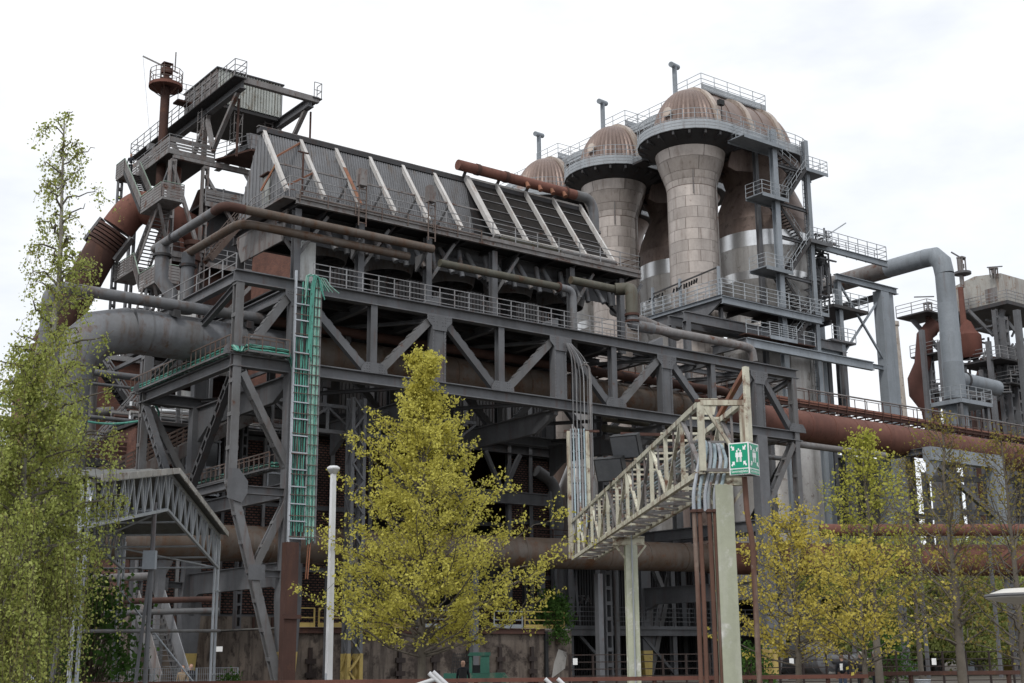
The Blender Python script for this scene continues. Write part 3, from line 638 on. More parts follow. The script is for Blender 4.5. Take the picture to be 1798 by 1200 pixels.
tube(D2, 'pipe_run', PIPEO, [(q0.x, 63.4, q0.z), (q1.x, 63.4, q0.z)], .27, n=14)
dn = PV(1110, 560, 62.4); rt = PV(1320, 620, 62.4)
tube(D2, 'elbow', PIPEO, [(q1.x, 63.4, q0.z), (q1.x+.8, 62.9, q0.z+.05), (dn.x, 62.4, q0.z-.2), (dn.x, 62.4, dn.z+.2)], .42, n=16, bend=.7)
zr = PV(1200, 588, 62.4).z
tube(D2, 'lower_bend', PIPEG, [(dn.x, 62.4, dn.z+.2), (dn.x, 62.4, zr), (dn.x+1.8, 62.4, zr)], .38, n=16, bend=.9)
tube(D2, 'pipe_run', GREYR, [(dn.x+1.8, 62.4, zr), (rt.x-.8, 62.4, zr), (rt.x, 62.4, zr-.1), (rt.x+.15, 62.4, zr-1.0)], .3, n=16, bend=.6)
MB().ring((dn.x, 62.4, dn.z+.25), (0, 0, 1), .5, .16).put('flange', RUSTD, D2); MB().ring((dn.x, 62.4, dn.z-.2), (0, 0, 1), .48, .14).put('flange', RUSTD, D2)
tube(None, 'flaking_pipe', GREYR, [PD(1078, 545, 92), PD(1190, 590, 99)], .42, n=14); tag(bpy.data.objects['flaking_pipe'], 'flaking rusty white pipe slanting behind the mossy elbow', 'pipe')
# slim vertical conduits from the pipe bridge up the gantry front
random.seed(2)
for k in range(6):
    x0 = 1006+k*6.6; v = 60.3
    b = PV(x0+3, 940, v); t = PV(x0, 620, v); u = (b.x+t.x)/2
    pts = [V3(u, v, 8.2), V3(u, v, 18.6), V3(u-.05-.1*k, v, 19.6), V3(u-.3-.22*k, v+.2, 20.4)]
    C = tube(None, 'conduit', RAILG if k % 2 else GREY2, pts, .036, n=8, bend=.5)
    tag(C, 'slim vertical conduit climbing the gantry front above the pipe bridge', 'pipe', 'conduits on the gantry front')
cu = PV(1036, 700, 60.3).x
tag(tube(None, 'conduit', GREYR, [(cu, 60.3, 9), (cu, 60.3, 19.0), (cu-.25, 60.3, 19.2), (cu-.5, 60.6, 19.1)], .065, n=8, bend=.25), 'thicker rusty vertical conduit with a crook at its top', 'pipe')
for k, (y, r_) in enumerate(((735, .2), (752, .26), (768, .18))):
    p = PV(1060, y, 63.8+k*.6); tag(tube(None, 'side_pipe', [PIPEO, PIPEO, PIPEG][k], [(p.x, p.y, p.z), (p.x+13.5+k*2, p.y, p.z)], r_, n=12), ['upper olive pipe running level inside the gantry end', 'thick olive pipe running level inside the gantry end', 'lowest grey pipe running level inside the gantry end'][k], 'pipe')
p = PV(1375, 777, 62.6); tag(tube(None, 'stub_pipe', GREYR, [(p.x-2, 62.6, p.z), (PV(1555, 800, 62.6).x, 62.6, p.z)], .25, n=12), 'straight rusty pipe stub poking out past the gantry end', 'pipe')
# pipe rack walkway above the red pipe
RK = thing('pipe_rack', 'walkway of slender rusty pipes and railing above the red pipe', 'pipe rack', (84, 67.8, 0))
zk = 20.6
for v in (66.9, 69.0): ib(RK, 'rack_beam', RUSTD, (58, v, zk), (128, v, zk), .2, .3)
cb_ = MB().beam((58, 66.9, zk+.05), (58, 69, zk+.05), .12, .12).beam((58, 66.88, zk-.5), (58, 66.88, zk+.45), .07, .07, (0, 1, 0)).put('cross_bar', RUSTD, RK)
for k in range(1, 61): inst(cb_, 'cross_bar', RK, (1.15*k, 0, 0))
for k in range(7):
    tube(RK, 'slender_pipe', RUSTO if k % 2 else RUST, [(58, 66.95+k*.24, zk+.35+.12*(k % 3)), (92, 66.95+k*.24, zk+.35+.12*(k % 3)), (100+k*.2, 66.9+k*.24, zk+.15+.12*(k % 3)), (128, 66.95+k*.24, zk+.2+.12*(k % 3))], .075, n=7)
MB().railing([(58, 69.0, zk+.3), (128, 69.0, zk+.3)], 1.5, 1.6, 2, .035).put('railing', RAILR, RK)
tube(RK, 'handrail_pipe', GREYR, [(58, 66.7, zk+1.3), (128, 66.7, zk+1.3)], .07, n=7)
hp = beam(RK, 'handrail_post', RUSTD, (59, 66.7, zk), (59, 66.7, zk+1.3), .06, .06, up=(0, 1, 0))
for k in range(1, 31): inst(hp, 'handrail_post', RK, (2.3*k, 0, 0))
for u in (60, 76, 95, 112, 127): MB().laced((u, 68.9, 0), (u, 68.9, zk-.1), .6, .5, up=(0, 1, 0)).put('trestle', GREY, RK)
# blue grey portal frame carrying the red pipe
FR = thing('portal_frame', 'blue grey welded portal frame with yellow feet under the red pipe', 'frame', (97, 64, 0))
fv = 63.9; pl = PV(1735, 800, fv); pr_ = PV(1628, 806, fv); zt = pl.z
m = MB().box((pr_.x, fv-.4, zt-1.1), (pl.x-.0, fv+.4, zt)); m.put('frame_beam', BLUEG, FR)
m = MB().box((pl.x, fv-.42, 2.4), (pl.x+1.5, fv+.42, zt+.05)); m.put('frame_leg', BLUEG, FR)
MB().box((pl.x+.05, fv-.43, 0), (pl.x+1.45, fv+.43, 2.4)).put('foot', YEL, FR)
m = MB().box((pr_.x-.2, fv+4.0, 2.4), (pr_.x+.6, fv+4.8, zt)); m.put('frame_leg', BLUEG, FR)
MB().box((pr_.x-.18, fv+4.02, 0), (pr_.x+.58, fv+4.78, 2.4)).put('foot', YEL, FR)
ib(FR, 'saddle_beam', GREY, (pr_.x+.2, fv+.4, zt-.3), (pr_.x+.2, fv+4, zt-.3), .5, .5)
beam(FR, 'raker', GREY, (pr_.x+.4, fv, zt-1.0), (pl.x+.2, fv, zt-5.2), .35, .4); ib(FR, 'raker_tie', GREY, (pr_.x+.2, fv+4.4, zt-5.0), (pl.x+.4, fv+4.4, zt-5.0), .3, .4)
MB().box((pl.x+.1, fv+4, 0), (pl.x+1.2, fv+4.8, zt)).put('rear_leg', BLUEG, FR)
MB().prism([(pr_.x, fv-.2, zt-1.1), (pr_.x+1.6, fv-.2, zt-1.1), (pr_.x, fv-.2, zt-2.7)], (0, .4, 0)).put('haunch', BLUEG, FR)
ib(FR, 'saddle_beam', GREY, (pl.x+.3, fv+.4, zt-.25), (pl.x+.3, fv+4, zt-.25), .5, .5)
# ================================================================== three hot blast stoves in a row
SU, SV, SD = 82.76, 81.6, 9.3
def sector(r0, z0, r1, z1, ang, th=.035, n=6):
    m = MB(); vs = []
    for j in range(n+1):
        t = -ang/2+ang*j/n; c, s = math.cos(t), math.sin(t)
        vs += [(r0*c, r0*s, z0), (r1*c, r1*s, z1), ((r0-th)*c, (r0-th)*s, z0), ((r1-th)*c, (r1-th)*s, z1)]
    fs = []
    for j in range(n):
        a = 4*j; b = a+4; fs += [(a, b, b+1, a+1), (a+2, a+3, b+3, b+2), (a+1, b+1, b+3, a+3), (a, a+2, b+2, b)]
    fs += [(0, 1, 3, 2), (4*n, 4*n+2, 4*n+3, 4*n+1)]
    m.add(vs, fs); m.smooth = True
    return m
def make_stove():
    O = V3(SU, SV, 0); S = thing('hot_blast_stove', 'tallest-looking plated stove with stair tower beside it', 'stove', O)
    MB().lathe([(2.22, 0), (2.22, 43.0), (2.4, 44.2), (2.95, 46.2), (3.1, 47.6)], O, 32).put('shaft_core', PLATEB, S)
    # lagging plates: rings of staggered sheets
    def rings(z, zend, r, per, mt, name):
        src = None; k = 0
        while z < zend-.1:
            jit = random.uniform(-.08, .08)
            for j in range(per):
                if src is None:
                    m = sector(r, 0, r, 1.02, 2*math.pi/per-.018); m.v = [(x+O.x, y+O.y, zz) for x, y, zz in m.v]; src = m.put(name, mt, S); src.location = (0, 0, z)
                else: inst(src, name, S, (0, 0, z), 2*math.pi*(j+.5*(k % 2))/per+jit)
            z += 1.045; k += 1
    random.seed(9)
    rings(22.5, 43.4, 2.285, 6, PLATE, 'plate')
    for z0, r0, z1, r1, per in ((43.44, 2.3, 44.0, 2.4, 7), (44.02, 2.42, 44.7, 2.62, 7), (44.72, 2.64, 45.9, 3.05, 6), (45.92, 3.07, 46.9, 3.26, 6)):
        src = None
        for j in range(per):
            if src is None:
                m = sector(r0, z0, r1, z1, 2*math.pi/per-.016); m.v = [(x+O.x, y+O.y, zz) for x, y, zz in m.v]; src = m.put('flare_plate', PLATE, S)
            else: inst(src, 'flare_plate', S, (0, 0, 0), 2*math.pi*(j+(z0 % 1)*.7)/per)
    C = V3(SU+SD, SV, 0)
    MB().lathe([(4.9, 0), (4.9, 28.6), (4.3, 29.4), (3.6, 31.4), (3.7, 32.5)], C, 40).put('chamber_base', TIN, S)
    MB().lathe([(3.7, 32.5), (4.1, 34.0), (4.42, 35.5)], C, 40).put('chamber_cone', TIN, S)
    MB().lathe([(4.43, 35.5), (4.56, 36.3)], C, 40).put('bright_band', SHINY, S)
    MB().lathe([(4.56, 36.3), (4.66, 37.2), (4.7, 38.6)], C, 40).put('chamber_belly', TIN, S)
    MB().lathe([(4.72, 38.6), (4.7, 40.1)], C, 40).put('bright_band', SHINY, S)
    MB().lathe([(4.69, 40.1), (4.62, 41.5)], C, 40).put('chamber_collar', PLATEB, S)
    MB().lathe([(4.6, 41.5), (4.25, 42.9), (3.7, 44.3), (3.3, 45.2), (3.25, 45.8), (3.5, 46.7), (4.1, 47.7)], C, 40).put('chamber_shoulder', PLATEB, S)
    src = None
    for k in range(14):
        if src is None: m = sector(4.95, 20, 4.95, 28.5, 2*math.pi/14-.012); m.v = [(x+C.x, y+C.y, z) for x, y, z in m.v]; src = m.put('base_plate', TIN, S)
        else:
            o = inst(src, 'base_plate', S, (0, 0, 0), 0); t = 2*math.pi*k/14; o.rotation_euler.z = t; o.location = (SD-SD*math.cos(t), -SD*math.sin(t), 0)
    m = MB()
    for t in (4.0, 5.15): c = V3(SU+2.42*math.cos(t), SV+2.42*math.sin(t), 0); m.tube([c+V3(.8*math.cos(t), .8*math.sin(t), 47.4), c+V3(.3*math.cos(t), .3*math.sin(t), 45.4), c+V3(0, 0, 44), c+V3(0, 0, 30 if t > 5 else 42.5)], .06, 6)
    m.put('lightning_strip', GREYR, S)
    # dome: ribbed round end, barrel, pale bands
    br, bh, zb = 3.4, 5.1, 48.4
    def arc(n=12): return [(br*math.cos(math.pi/2*k/n), zb+bh*math.sin(math.pi/2*k/n)) for k in range(n+1)]
    def endcap(c, a0, a1, ribs, mt):
        m = MB(); pf = arc(); n = ribs*3; vs = []; fs = []
        for j in range(n+1):
            t = a0+(a1-a0)*j/n; w = [.985, 1.02, 1.02][j % 3]
            for r, z in pf: vs.append((c.x+r*w*math.cos(t), c.y+r*w*math.sin(t), z))
        k = len(pf)
        for j in range(n):
            for i in range(k-1): fs.append((j*k+i, (j+1)*k+i, (j+1)*k+i+1, j*k+i+1))
        m.add(vs, fs); return m.put('dome_end', mt, S)
    endcap(O, math.pi/2, 3*math.pi/2, 22, DOME); endcap(C, -math.pi/2, math.pi/2, 14, DOME)
    def barrel(x0, x1, k=1., mt=DOME, name='dome_barrel'):
        m = MB(); vs = []; fs = []; n = 24
        for x in (x0, x1):
            for j in range(n+1): t = math.pi*j/n; vs.append((x, SV+br*k*math.cos(t), zb+bh*k*math.sin(t)))
        for j in range(n): fs.append((j, j+1, n+2+j, n+1+j))
        m.add(vs, fs); m.smooth = True
        if k > 1:
            for x, s in ((x0, 1), (x1, -1)):
                o = len(m.v); q = [(x, SV+br*kk*math.cos(math.pi*j/n), zb+bh*kk*math.sin(math.pi*j/n)) for j in range(n+1) for kk in (k, .99)]
                m.add(q, [(2*j, 2*j+2, 2*j+3, 2*j+1)[::s] for j in range(n)])
        return m.put(name, mt, S)
    barrel(SU-.02, SU+SD+.02)
    for x in (SU+.1, SU+4.6, SU+SD-.6): barrel(x, x+.62, 1.06, DOMEP, 'dome_band')
    for x in (SU+2.4, SU+7.0): barrel(x, x+.1, 1.015, DOME, 'dome_seam')
    m = MB().tube([(SU-2.8, SV-.6, 50.2), (SU-3.5, SV-.75, 50.3)], .36, 16).ring((SU-3.45, SV-.74, 50.3), (-.95, -.2, .1), .44, .12); m.put('manhole', DOMEP, S)
    m = MB().box((SU+.4, SV-3.75, 51.0), (SU+1.0, SV-3.35, 51.5)).beam((SU+.7, SV-3.6, 47.9), (SU+.7, SV-3.6, 51.0), .06, .06, (0, 1, 0)); m.put('floodlight', BLACK, S)
    # gallery round the dome
    ro = 4.85; out = [V3(SU+ro*math.cos(t), SV+ro*math.sin(t), 0) for t in np.linspace(math.pi/2, 3*math.pi/2, 15)]
    out += [V3(SU+SD+ro*math.cos(t), SV+ro*math.sin(t), 0) for t in np.linspace(-math.pi/2, math.pi/2, 13)]; out.append(out[0])
    MB().prism([p+V3(0, 0, 47.75) for p in out[:-1]], (0, 0, .12)).put('gallery_floor', DARK, S)
    fa = MB()
    for a, b in zip(out, out[1:]):
        for j in range(3): fa.beam(a+V3(0, 0, 47.95+j*.3), b+V3(0, 0, 47.95+j*.3), .04, .27)
    fa.put('gallery_fascia', RAILB, S)
    MB().railing([p+V3(0, 0, 47.87) for p in out], 1.85, 1.9, 4, .03).put('railing', RAILB, S)
    for t in np.linspace(math.pi*.55, math.pi*1.75, 13):
        d = V3(math.cos(t), math.sin(t), 0); p = O+d*4.0; q = O+d*4.75; sd = V3(-d.y, d.x, 0)*.1
        MB().prism([p+V3(0, 0, 47.2)-sd, p+V3(0, 0, 47.75)-sd, q+V3(0, 0, 47.75)-sd, q+V3(0, 0, 47.4)-sd], sd*2).put('bracket', DARK, S)
    MB().lathe([(3.15, 46.9), (3.5, 47.0), (4.75, 47.7)], O, 32).put('gallery_shade_cone', DARK, S)  # added dark cone standing in for the shade under the gallery
    for s in (-1, 1):
        MB().prism([(SU+2.9, SV+s*2.7, 47.75), (SU+2.2, SV+s*2.7, 45.6), (SU+3.2, SV+s*2.7, 45.4), (SU+6.0, SV+s*2.7, 45.9), (SU+6.6, SV+s*2.7, 47.75)], (0, .12, 0)).put('bridge_plate', PLATEB, S)
        ib(S, 'bridge_beam', DARK, (SU+2, SV+s*1.6, 47.3), (SU+7, SV+s*1.6, 47.3), .3, .7)
    # vent with open cross pipe
    c = V3(SU+2.0, SV+3.6, 0)
    tube(S, 'vent_pipe', BLUEG, [c+V3(0, 0, 47.9), c+V3(0, 0, 58.0)], .24, n=12)
    tube(S, 'vent_cross', BLUEG, [c+V3(-.75, -.3, 57.9), c+V3(.75, .3, 58.2)], .27, n=12)
    # roof walkway over the barrel
    zr = 53.75
    bx(S, 'roof_walk', RAILB, (SU+1.2, SV-.7, zr), (SU+SD+.8, SV+.7, zr+.12)); 
    m = MB()
    for y in (SV-.72, SV+.72):
        for j in (0, 1): m.beam((SU+1.2, y, zr+.2+j*.28), (SU+SD+.8, y, zr+.2+j*.28), .04, .24)
    m.put('roof_walk_fascia', RAILB, S)
    MB().railing([(SU+1.2, SV+3.0, zr+.1), (SU+1.2, SV-.7, zr+.1), (SU+SD+.8, SV-.7, zr+.1), (SU+SD+.8, SV+.7, zr+.1), (SU+2.8, SV+.7, zr+.1)], 1.6, 1.7, 3, .03).put('railing', RAILB, S)
    bx(S, 'link_walk', RAILB, (SU+1.2, SV+.7, zr-.1), (SU+2.7, SV+3.0, zr+.1)); bx(S, 'link_walk', RAILB, (SU+1.2, SV+3.0, zr-1.2), (SU+2.7, SV+10.1, zr-.9)); MB().railing([(SU+1.2, SV+3.0, zr-.9), (SU+1.2, SV+10.1, zr-.9)], 1.5, 1.7, 3, .03).put('railing', RAILB, S)
    m = MB()
    for j in (0, 1): m.beam((SU+1.18, SV+3.0, zr-.8+j*.28), (SU+1.18, SV+10.1, zr-.8+j*.28), .04, .24)
    m.put('link_fascia', RAILB, S)
    return S
st1 = make_stove()
st2 = copy_tree(st1, off=(0, 10.8, 0)); st2['label'] = 'middle stove of the row, between two other copper-domed stoves'
st3 = copy_tree(st1, off=(0, 21.6, 0)); st3['label'] = 'farthest stove of the row, only its copper dome above the rusty pipe'
for s_ in (st1, st2, st3): s_['group'] = 'hot blast stoves in a row'
# slanting link walks between the gallery levels of the roofs
for k in range(3):
    v0 = SV+4.7+10.8*k
    W = thing('link_bridge', ['covered link bridge from the tallest-looking stove back to the middle stove', 'link bridge from the middle stove back to the farthest stove', 'link bridge leading away behind the farthest stove'][k], 'bridge', (SU-1, v0, 47.8))
    bx(W, 'floor', DARK, (SU-1.7, v0, 47.6), (SU-.2, v0+1.4, 47.8))
    MB().railing([(SU-1.7, v0, 47.8), (SU-1.7, v0+1.4, 47.8)], 1.3, 1.3, 3, .03).put('railing', RAILB, W)

# ------------------------------------------------------------------ working platform and steelwork in front of the stoves
wc = PV(1268, 517, 75.2); wl = PU(1126, 551, wc.x); wr = PV(1443, 556, 75.2); zw = wc.z
P = thing('stove_platform', 'railed steel platform on deep girders in front of the stoves', 'platform', (wc.x, 75.2, 0))
MB().box((wc.x, 75.2, zw-.1), (wr.x, 79.0, zw)).put('floor', DARK, P)
MB().box((wc.x, 79.0, zw-.1), (wc.x+2.6, wl.y, zw)).put('floor', DARK, P)
ib(P, 'edge_girder', BLUEG, (wc.x, 75.25, zw-.45), (wr.x, 75.25, zw-.45), .35, .68)
MB().prism([(wc.x+.1, 75.4, zw-.15), (wc.x+.1, wl.y, zw-.15), (wc.x+.1, wl.y, zw-.5), (wc.x+.1, wl.y-2, zw-1.5), (wc.x+.1, 77.6, zw-1.7), (wc.x+.1, 75.4, zw-.5)], (.2, 0, 0)).put('deep_girder', GREY, P)
ib(P, 'edge_girder', BLUEG, (wc.x-.05, 75.2, zw-.2), (wc.x-.05, wl.y, zw-.2), .3, .36)
MB().railing([(wc.x, wl.y, zw), (wc.x, 75.25, zw), (wr.x, 75.25, zw)], 1.45, 1.5, 4, .034).put('railing', RAILB, P)
MB().railing([(wc.x+.4, wl.y, zw), (wc.x+.4, 76.2, zw)], 1.2, 1.3, 3, .03).put('inner_railing', RAILB, P)
for v in (wl.y-1.5, (75.3+wl.y)/2, 75.6): beam(P, 'rail_post', BLUEG, (wc.x+.1, v, zw), (wc.x+.1, v, zw+2.6), .22, .2, up=(0, 1, 0))
beam(P, 'crane_rail', DARK, (wc.x+.1, 75.6, zw+2.55), (wc.x+.1, wl.y-1.5, zw+2.0), .1, .12)
random.seed(5); m = MB()
for k in range(16): v = 78.2+k*.32+(1.2 if k > 9 else 0); c = V3(wc.x+.1, v, zw+2.15-.1*k*.3); m.beam(c, c+V3(random.uniform(-.2, .2), .2, -.35), .14, .1)
m.put('hook_trolleys', BLACK, P, kind='stuff')
for k in range(5): ib(P, 'joist', DARK, (wc.x+1.5+k*3.2, 75.3, zw-.35), (wc.x+1.5+k*3.2, 79.2, zw-.35), .25, .4)
for v in (76.4, 78.2):
    ib(P, 'main_girder', GREY, (wc.x-3.5, v, zw-2.2), (wc.x+17.5, v, zw-2.2), .4, .9)
    for u in (wc.x-3.2, wc.x+17): ib(P, 'column', GREY, (u, v, 0), (u, v, zw-2.65), .5, .5, up=(0, 1, 0))
for u in (wc.x+1, wc.x+9): ib(P, 'hanger', GREY, (u, 76.4, zw-1.8), (u, 76.4, zw-.8), .3, .3, up=(0, 1, 0))
ib(P, 'lower_girder', BLUEG, (wc.x+2.5, 75.0, zw-3.9), (wc.x+19.5, 75.0, zw-3.9), .4, .8)
ib(P, 'lower_girder', GREY, (wc.x+2.5, 75.0, zw-3.9), (wc.x+2.5, 79.0, zw-3.9), .4, .8)
bx(P, 'lower_floor', RUSTD, (wc.x+3.0, 75.4, zw-3.0), (wc.x+12.0, 76.3, zw-2.9))
MB().railing([(wc.x+3.0, 75.4, zw-2.9), (wc.x+12.0, 75.4, zw-2.9)], 1.2, 1.5, 3, .03).put('railing', RAILB, P)
# ------------------------------------------------------------------ stair tower beside the first stove
tv = 76.1
ST = thing('stair_tower', 'blue grey zigzag stair tower climbing beside the nearest stove', 'stair tower', (95, tv, 0))
uL = PV(1366, 420, tv).x; uR = PV(1423, 420, tv).x
zT0 = PV(1366, 232, tv).z; zT1 = PV(1418, 250, tv).z
ib(ST, 'column', BLUEG, (uL, tv, 0), (uL, tv, zT0), .6, .5, up=(0, 1, 0)); ib(ST, 'column', BLUEG, (uR, tv, 0), (uR, tv, zT1), .5, .45, up=(0, 1, 0))
ib(ST, 'column', GREY, (uL, tv+2.2, 0), (uL, tv+2.2, zT0-1), .4, .4, up=(0, 1, 0)); ib(ST, 'column', GREY, (uR, tv+2.2, 0), (uR, tv+2.2, zT1), .4, .4, up=(0, 1, 0))
m = MB()
for k in range(70): z = zT1-.3-k*.42; m.beam((uR-.42, tv-.2, z), (uR-.42, tv+.2, z), .04, .04)
m.beam((uR-.42, tv-.2, zT1-29), (uR-.42, tv-.2, zT1), .05, .05, (0, 1, 0)).beam((uR-.42, tv+.2, zT1-29), (uR-.42, tv+.2, zT1), .05, .05, (0, 1, 0)).put('ladder', GREY, ST)
def zpx(x, y): return PV(x, y, tv).z
lands = [('L', zpx(1335, 252)), ('R', zpx(1430, 306)), ('L', zpx(1365, 352)), ('R', zpx(1432, 428)), ('L', zpx(1370, 478)), ('R', zpx(1432, 552)), ('L', zpx(1395, 602))]
for k, (s, z) in enumerate(lands):
    a, b = (uL-2.6, uL+.9) if s == 'L' else (uR-.9, uR+2.2)
    if k == 0: a = uL-4.6
    if k == 5: b = uR+1.0
    l = MB().box((a, tv-.75, z-.1), (b, tv+1.25, z)); l.box((a, tv-.8, z-.32), (b, tv-.75, z+.02)).box((a, tv+1.25, z-.3), (b, tv+1.3, z+.02)).put('landing', BLUEG if k != 3 else GREY, ST)
    e0, e1 = (a, b) if s == 'L' else (b, a)
    MB().railing([(e1, tv-.75, z), (e0, tv-.75, z), (e0, tv+1.25, z)], 1.2, 1.2, 3, .03).put('railing', RAILB, ST)
for (s0, z0), (s1, z1) in zip(lands, lands[1:]):
    xa = uL+.7 if s0 == 'L' else uR-.7; xb = uL+.7 if s1 == 'L' else uR-.7
    side = -.7 if s0 == 'R' else .35
    m = MB().stair((xb, tv+side, z1), (xa, tv+side, z0), (0, 1, 0), 1.05); m.put('stair_flight', DARK, ST)
    MB().handrail((xb, tv+side, z1), (xa, tv+side, z0), (0, 1, 0), 1.05).put('handrail', RAILB, ST)
for k in range(1, 6):
    z = lands[k][1]; ib(ST, 'tie', GREY, (uL, tv, z-.25), (uR, tv, z-.25), .25, .3)
# ================================================================== blast furnace tower behind the cooler house
B = thing('blast_furnace', 'blast furnace top with corrugated hoist house, stairs and railed platforms', 'furnace', (40, 96, 0))
bu0, bu1, bv = 39.4, 45.2, 85.6
# tower columns and floors
cols = [(36.6, 91.7), (39.3, 91.7), (36.6, 99.5), (44.2, 91.7), (44.2, 99.5)]
for i, (u, v) in enumerate(cols):
    MB().laced((u, v, 0), (u, v, 39.2), .5, .5, up=(0, 1, 0), step=2.2).put('column', GREYR if i < 2 else GREY, B)
def floor(z, u0, u1, v0, v1, sides='fl', mt=GREYR, boards=True):
    o = bx(B, 'floor', DARK, (u0, v0, z-.15), (u1, v1, z))
    m = MB()
    if 'f' in sides: m.beam((u0, v0-.03, z-.2), (u1, v0-.03, z-.2), .08, .4)
    if 'l' in sides: m.beam((u0-.03, v0, z-.2), (u0-.03, v1, z-.2), .08, .4)
    m.put('edge_beam', mt, B)
    p = ([(u0, v1, z)] if 'l' in sides else []) + [(u0, v0, z)] + ([(u1, v0, z)] if 'f' in sides else [])
    if boards:
        m = MB()
        for a, b in zip(p, p[1:]):
            for k in range(4): m.beam(Vector(a)+V3(0, 0, .2+k*.24), Vector(b)+V3(0, 0, .2+k*.24), .03, .17)
        m.put('boarding', GREYR, B)
    MB().railing(p, 1.2, 1.6, 3, .03).put('railing', RAILG, B)
floor(40.1, 36.2, 40.0, 91.6, 100)
MB().prism([(40.0, 91.7, 39.95), (41.4, 88.0, 39.95), (42.2, 88.0, 39.95), (44, 91.7, 39.95)], (0, 0, .15)).put('link_floor', RUSTD, B)
MB().railing([(40.0, 91.7, 40.1), (41.4, 88.0, 40.1), (42.2, 88.0, 40.1)], 1.2, 1.3, 3, .03).put('railing', RAILG, B)
floor(36.3, 39.2, 46.5, 91.2, 99, 'f', GREYR)
floor(31.6, 37.0, 46, 91.8, 99, 'f', GREYR, False)
floor(27.0, 36.5, 46, 92.2, 99, 'fl', GREYR, False)
zc = PV(310, 448, 91.7).z
beam(B, 'tie_beam', GREYR, (36.6, 91.7, zc), (39.3, 91.7, zc), .3, .4); beam(B, 'tie_beam', GREYR, (36.6, 91.7, 39.6), (44, 91.7, 39.6), .3, .4)
for a, b in (((36.6, 38.8), (39.3, 31.8)), ((36.6, 26.5), (39.3, 31.0)), ((39.3, 38.6), (44.2, 31.8)), ((39.3, 25), (44.2, 31))): beam(B, 'cross_brace', GREYR, (a[0], 91.68, a[1]), (b[0], 91.68, b[1]), .28, .25)
for a, b in ((39, 32), (31, 25)): beam(B, 'cross_brace', GREY, (36.6, 91.9, a), (36.6, 99.3, b), .25, .25)
# furnace body and gas uptakes
MB().lathe([(3.3, 0), (3.4, 22), (2.9, 30), (2.3, 35), (1.4, 37.4), (.9, 39)], (41.6, 96.2, 0), 28).put('furnace_shell', RUSTD, B)
MB().lathe([(.1, 30.6), (.9, 31), (1.25, 32.2), (1.25, 33.6), (.9, 34.8), (.5, 35.6), (.5, 39.8)], (38.0, 94.6, 0), 20).put('bell_valve', RUST, B)
tube(B, 'uptake', RUSTD, [(37.7, 92.8, 22), (37.7, 92.8, 29), (37.4, 93.4, 33.2)], .75, n=16)
m = MB().lathe([(.42, 28.6), (.42, 31.2), (.62, 31.25), (.62, 31.6), (.5, 31.65), (.5, 32.4), (.7, 32.45), (.7, 32.8)], (38.4, 91.2, 0), 16); m.put('valve_stack', RUSTD, B)
bx(B, 'machine_block', DARK, (39.8, 93, 31.7), (46, 98.5, 36.1)); bx(B, 'machine_block', RUSTD, (38.9, 93.2, 27.1), (45, 98, 31.4))
# hoist beams and house on top
zb = 44.45
for u in (bu0, bu1):
    ib(B, 'runway_beam', GREY, (u, bv, zb-.35), (u, 106.3 if u == bu0 else 103, zb-.35), .5, .75)
    for p, q in (((u, 91.8, zb-.7), (u, 95.5, 40.1)), ((u, 90.5, 40.2), (u, 92.2, zb-.7)), ((u, 95.5, 40.1), (u, 99, zb-.7)), ((u, 86.5, zb-.7), (u, 90.6, 40.4))):
        beam(B, 'runway_strut', GREYR, p, q, .32, .3)
beam(B, 'runway_post', GREYR, (bu0, 92.4, 40), (bu0, 92.4, zb-.7), .35, .35, up=(0, 1, 0)); beam(B, 'runway_post', GREYR, (bu1, 91, 36), (bu1, 91, zb-.7), .3, .3, up=(0, 1, 0))
beam(B, 'runway_post', RUSTD, (bu1+.5, 86.6, 38), (bu1+.5, 86.6, zb-.7), .12, .12, up=(0, 1, 0)); beam(B, 'runway_post', RUSTD, (bu0+.6, 87.6, 39), (bu0+.6, 87.6, zb-.7), .14, .14, up=(0, 1, 0))
beam(B, 'end_beam', GREYR, (bu0, bv, zb-.1), (bu1+.6, bv, zb-.1), .4, .45)
bx(B, 'runway_walk', DARK, (bu0-.9, bv-.3, zb-.05), (bu0+.1, 106.3, zb+.03))
bx(B, 'runway_walk', DARK, (bu1, bv-.3, zb-.05), (bu1+.8, 96, zb+.03))
MB().railing([(bu0-.85, 106.3, zb), (bu0-.85, bv-.25, zb), (bu0+.1, bv-.25, zb), (bu0+.1, bv+2.0, zb)], 1.4, 1.55, 3, .032).put('railing', RAILG, B)
MB().railing([(bu0-.85, 106.3, zb), (bu0+.5, 106.3, zb)], 1.4, .8, 3, .032).put('railing', RAILG, B)
MB().railing([(bu1+.1, bv-.25, zb), (bu1+.75, bv-.25, zb), (bu1+.75, bv+.5, zb)], 1.3, .7, 2, .032).put('railing', RAILG, B)
MB().railing([(bu1+.75, bv+1.2, zb), (bu1+.75, 96, zb)], .4, 1.5, 1, .03).put('railing', RAILG, B)
h0, h1, hz0, hz1 = 90.6, 97.0, 44.5, 47.3
m = MB(); corr(m, (bu0+.15, h0, hz0), (bu1-.1, h0, hz0), (bu0+.15, h0, hz1), (bu1-.1, h0, hz1), 22, .1, (0, -1, 0)); m.put('hoist_house_front', CLADW, B)
for k in range(6):
    v = h0+k*(h1-h0)/6; w = (h1-h0)/6
    m = MB().box((bu0+.05, v+.03, hz0-.1), (bu0+.12, v+w-.03, hz1)); m.box((bu0-.02, v+.06, hz0-.1), (bu0+.05, v+.14, hz1)).box((bu0-.02, v+.1, hz0+1.6), (bu0+.05, v+w-.06, hz0+1.72)).box((bu0-.02, v+.25, hz0+2.3), (bu0+.05, v+w-.2, hz0+2.4)); m.put('hoist_house_panel', GREYR, B)
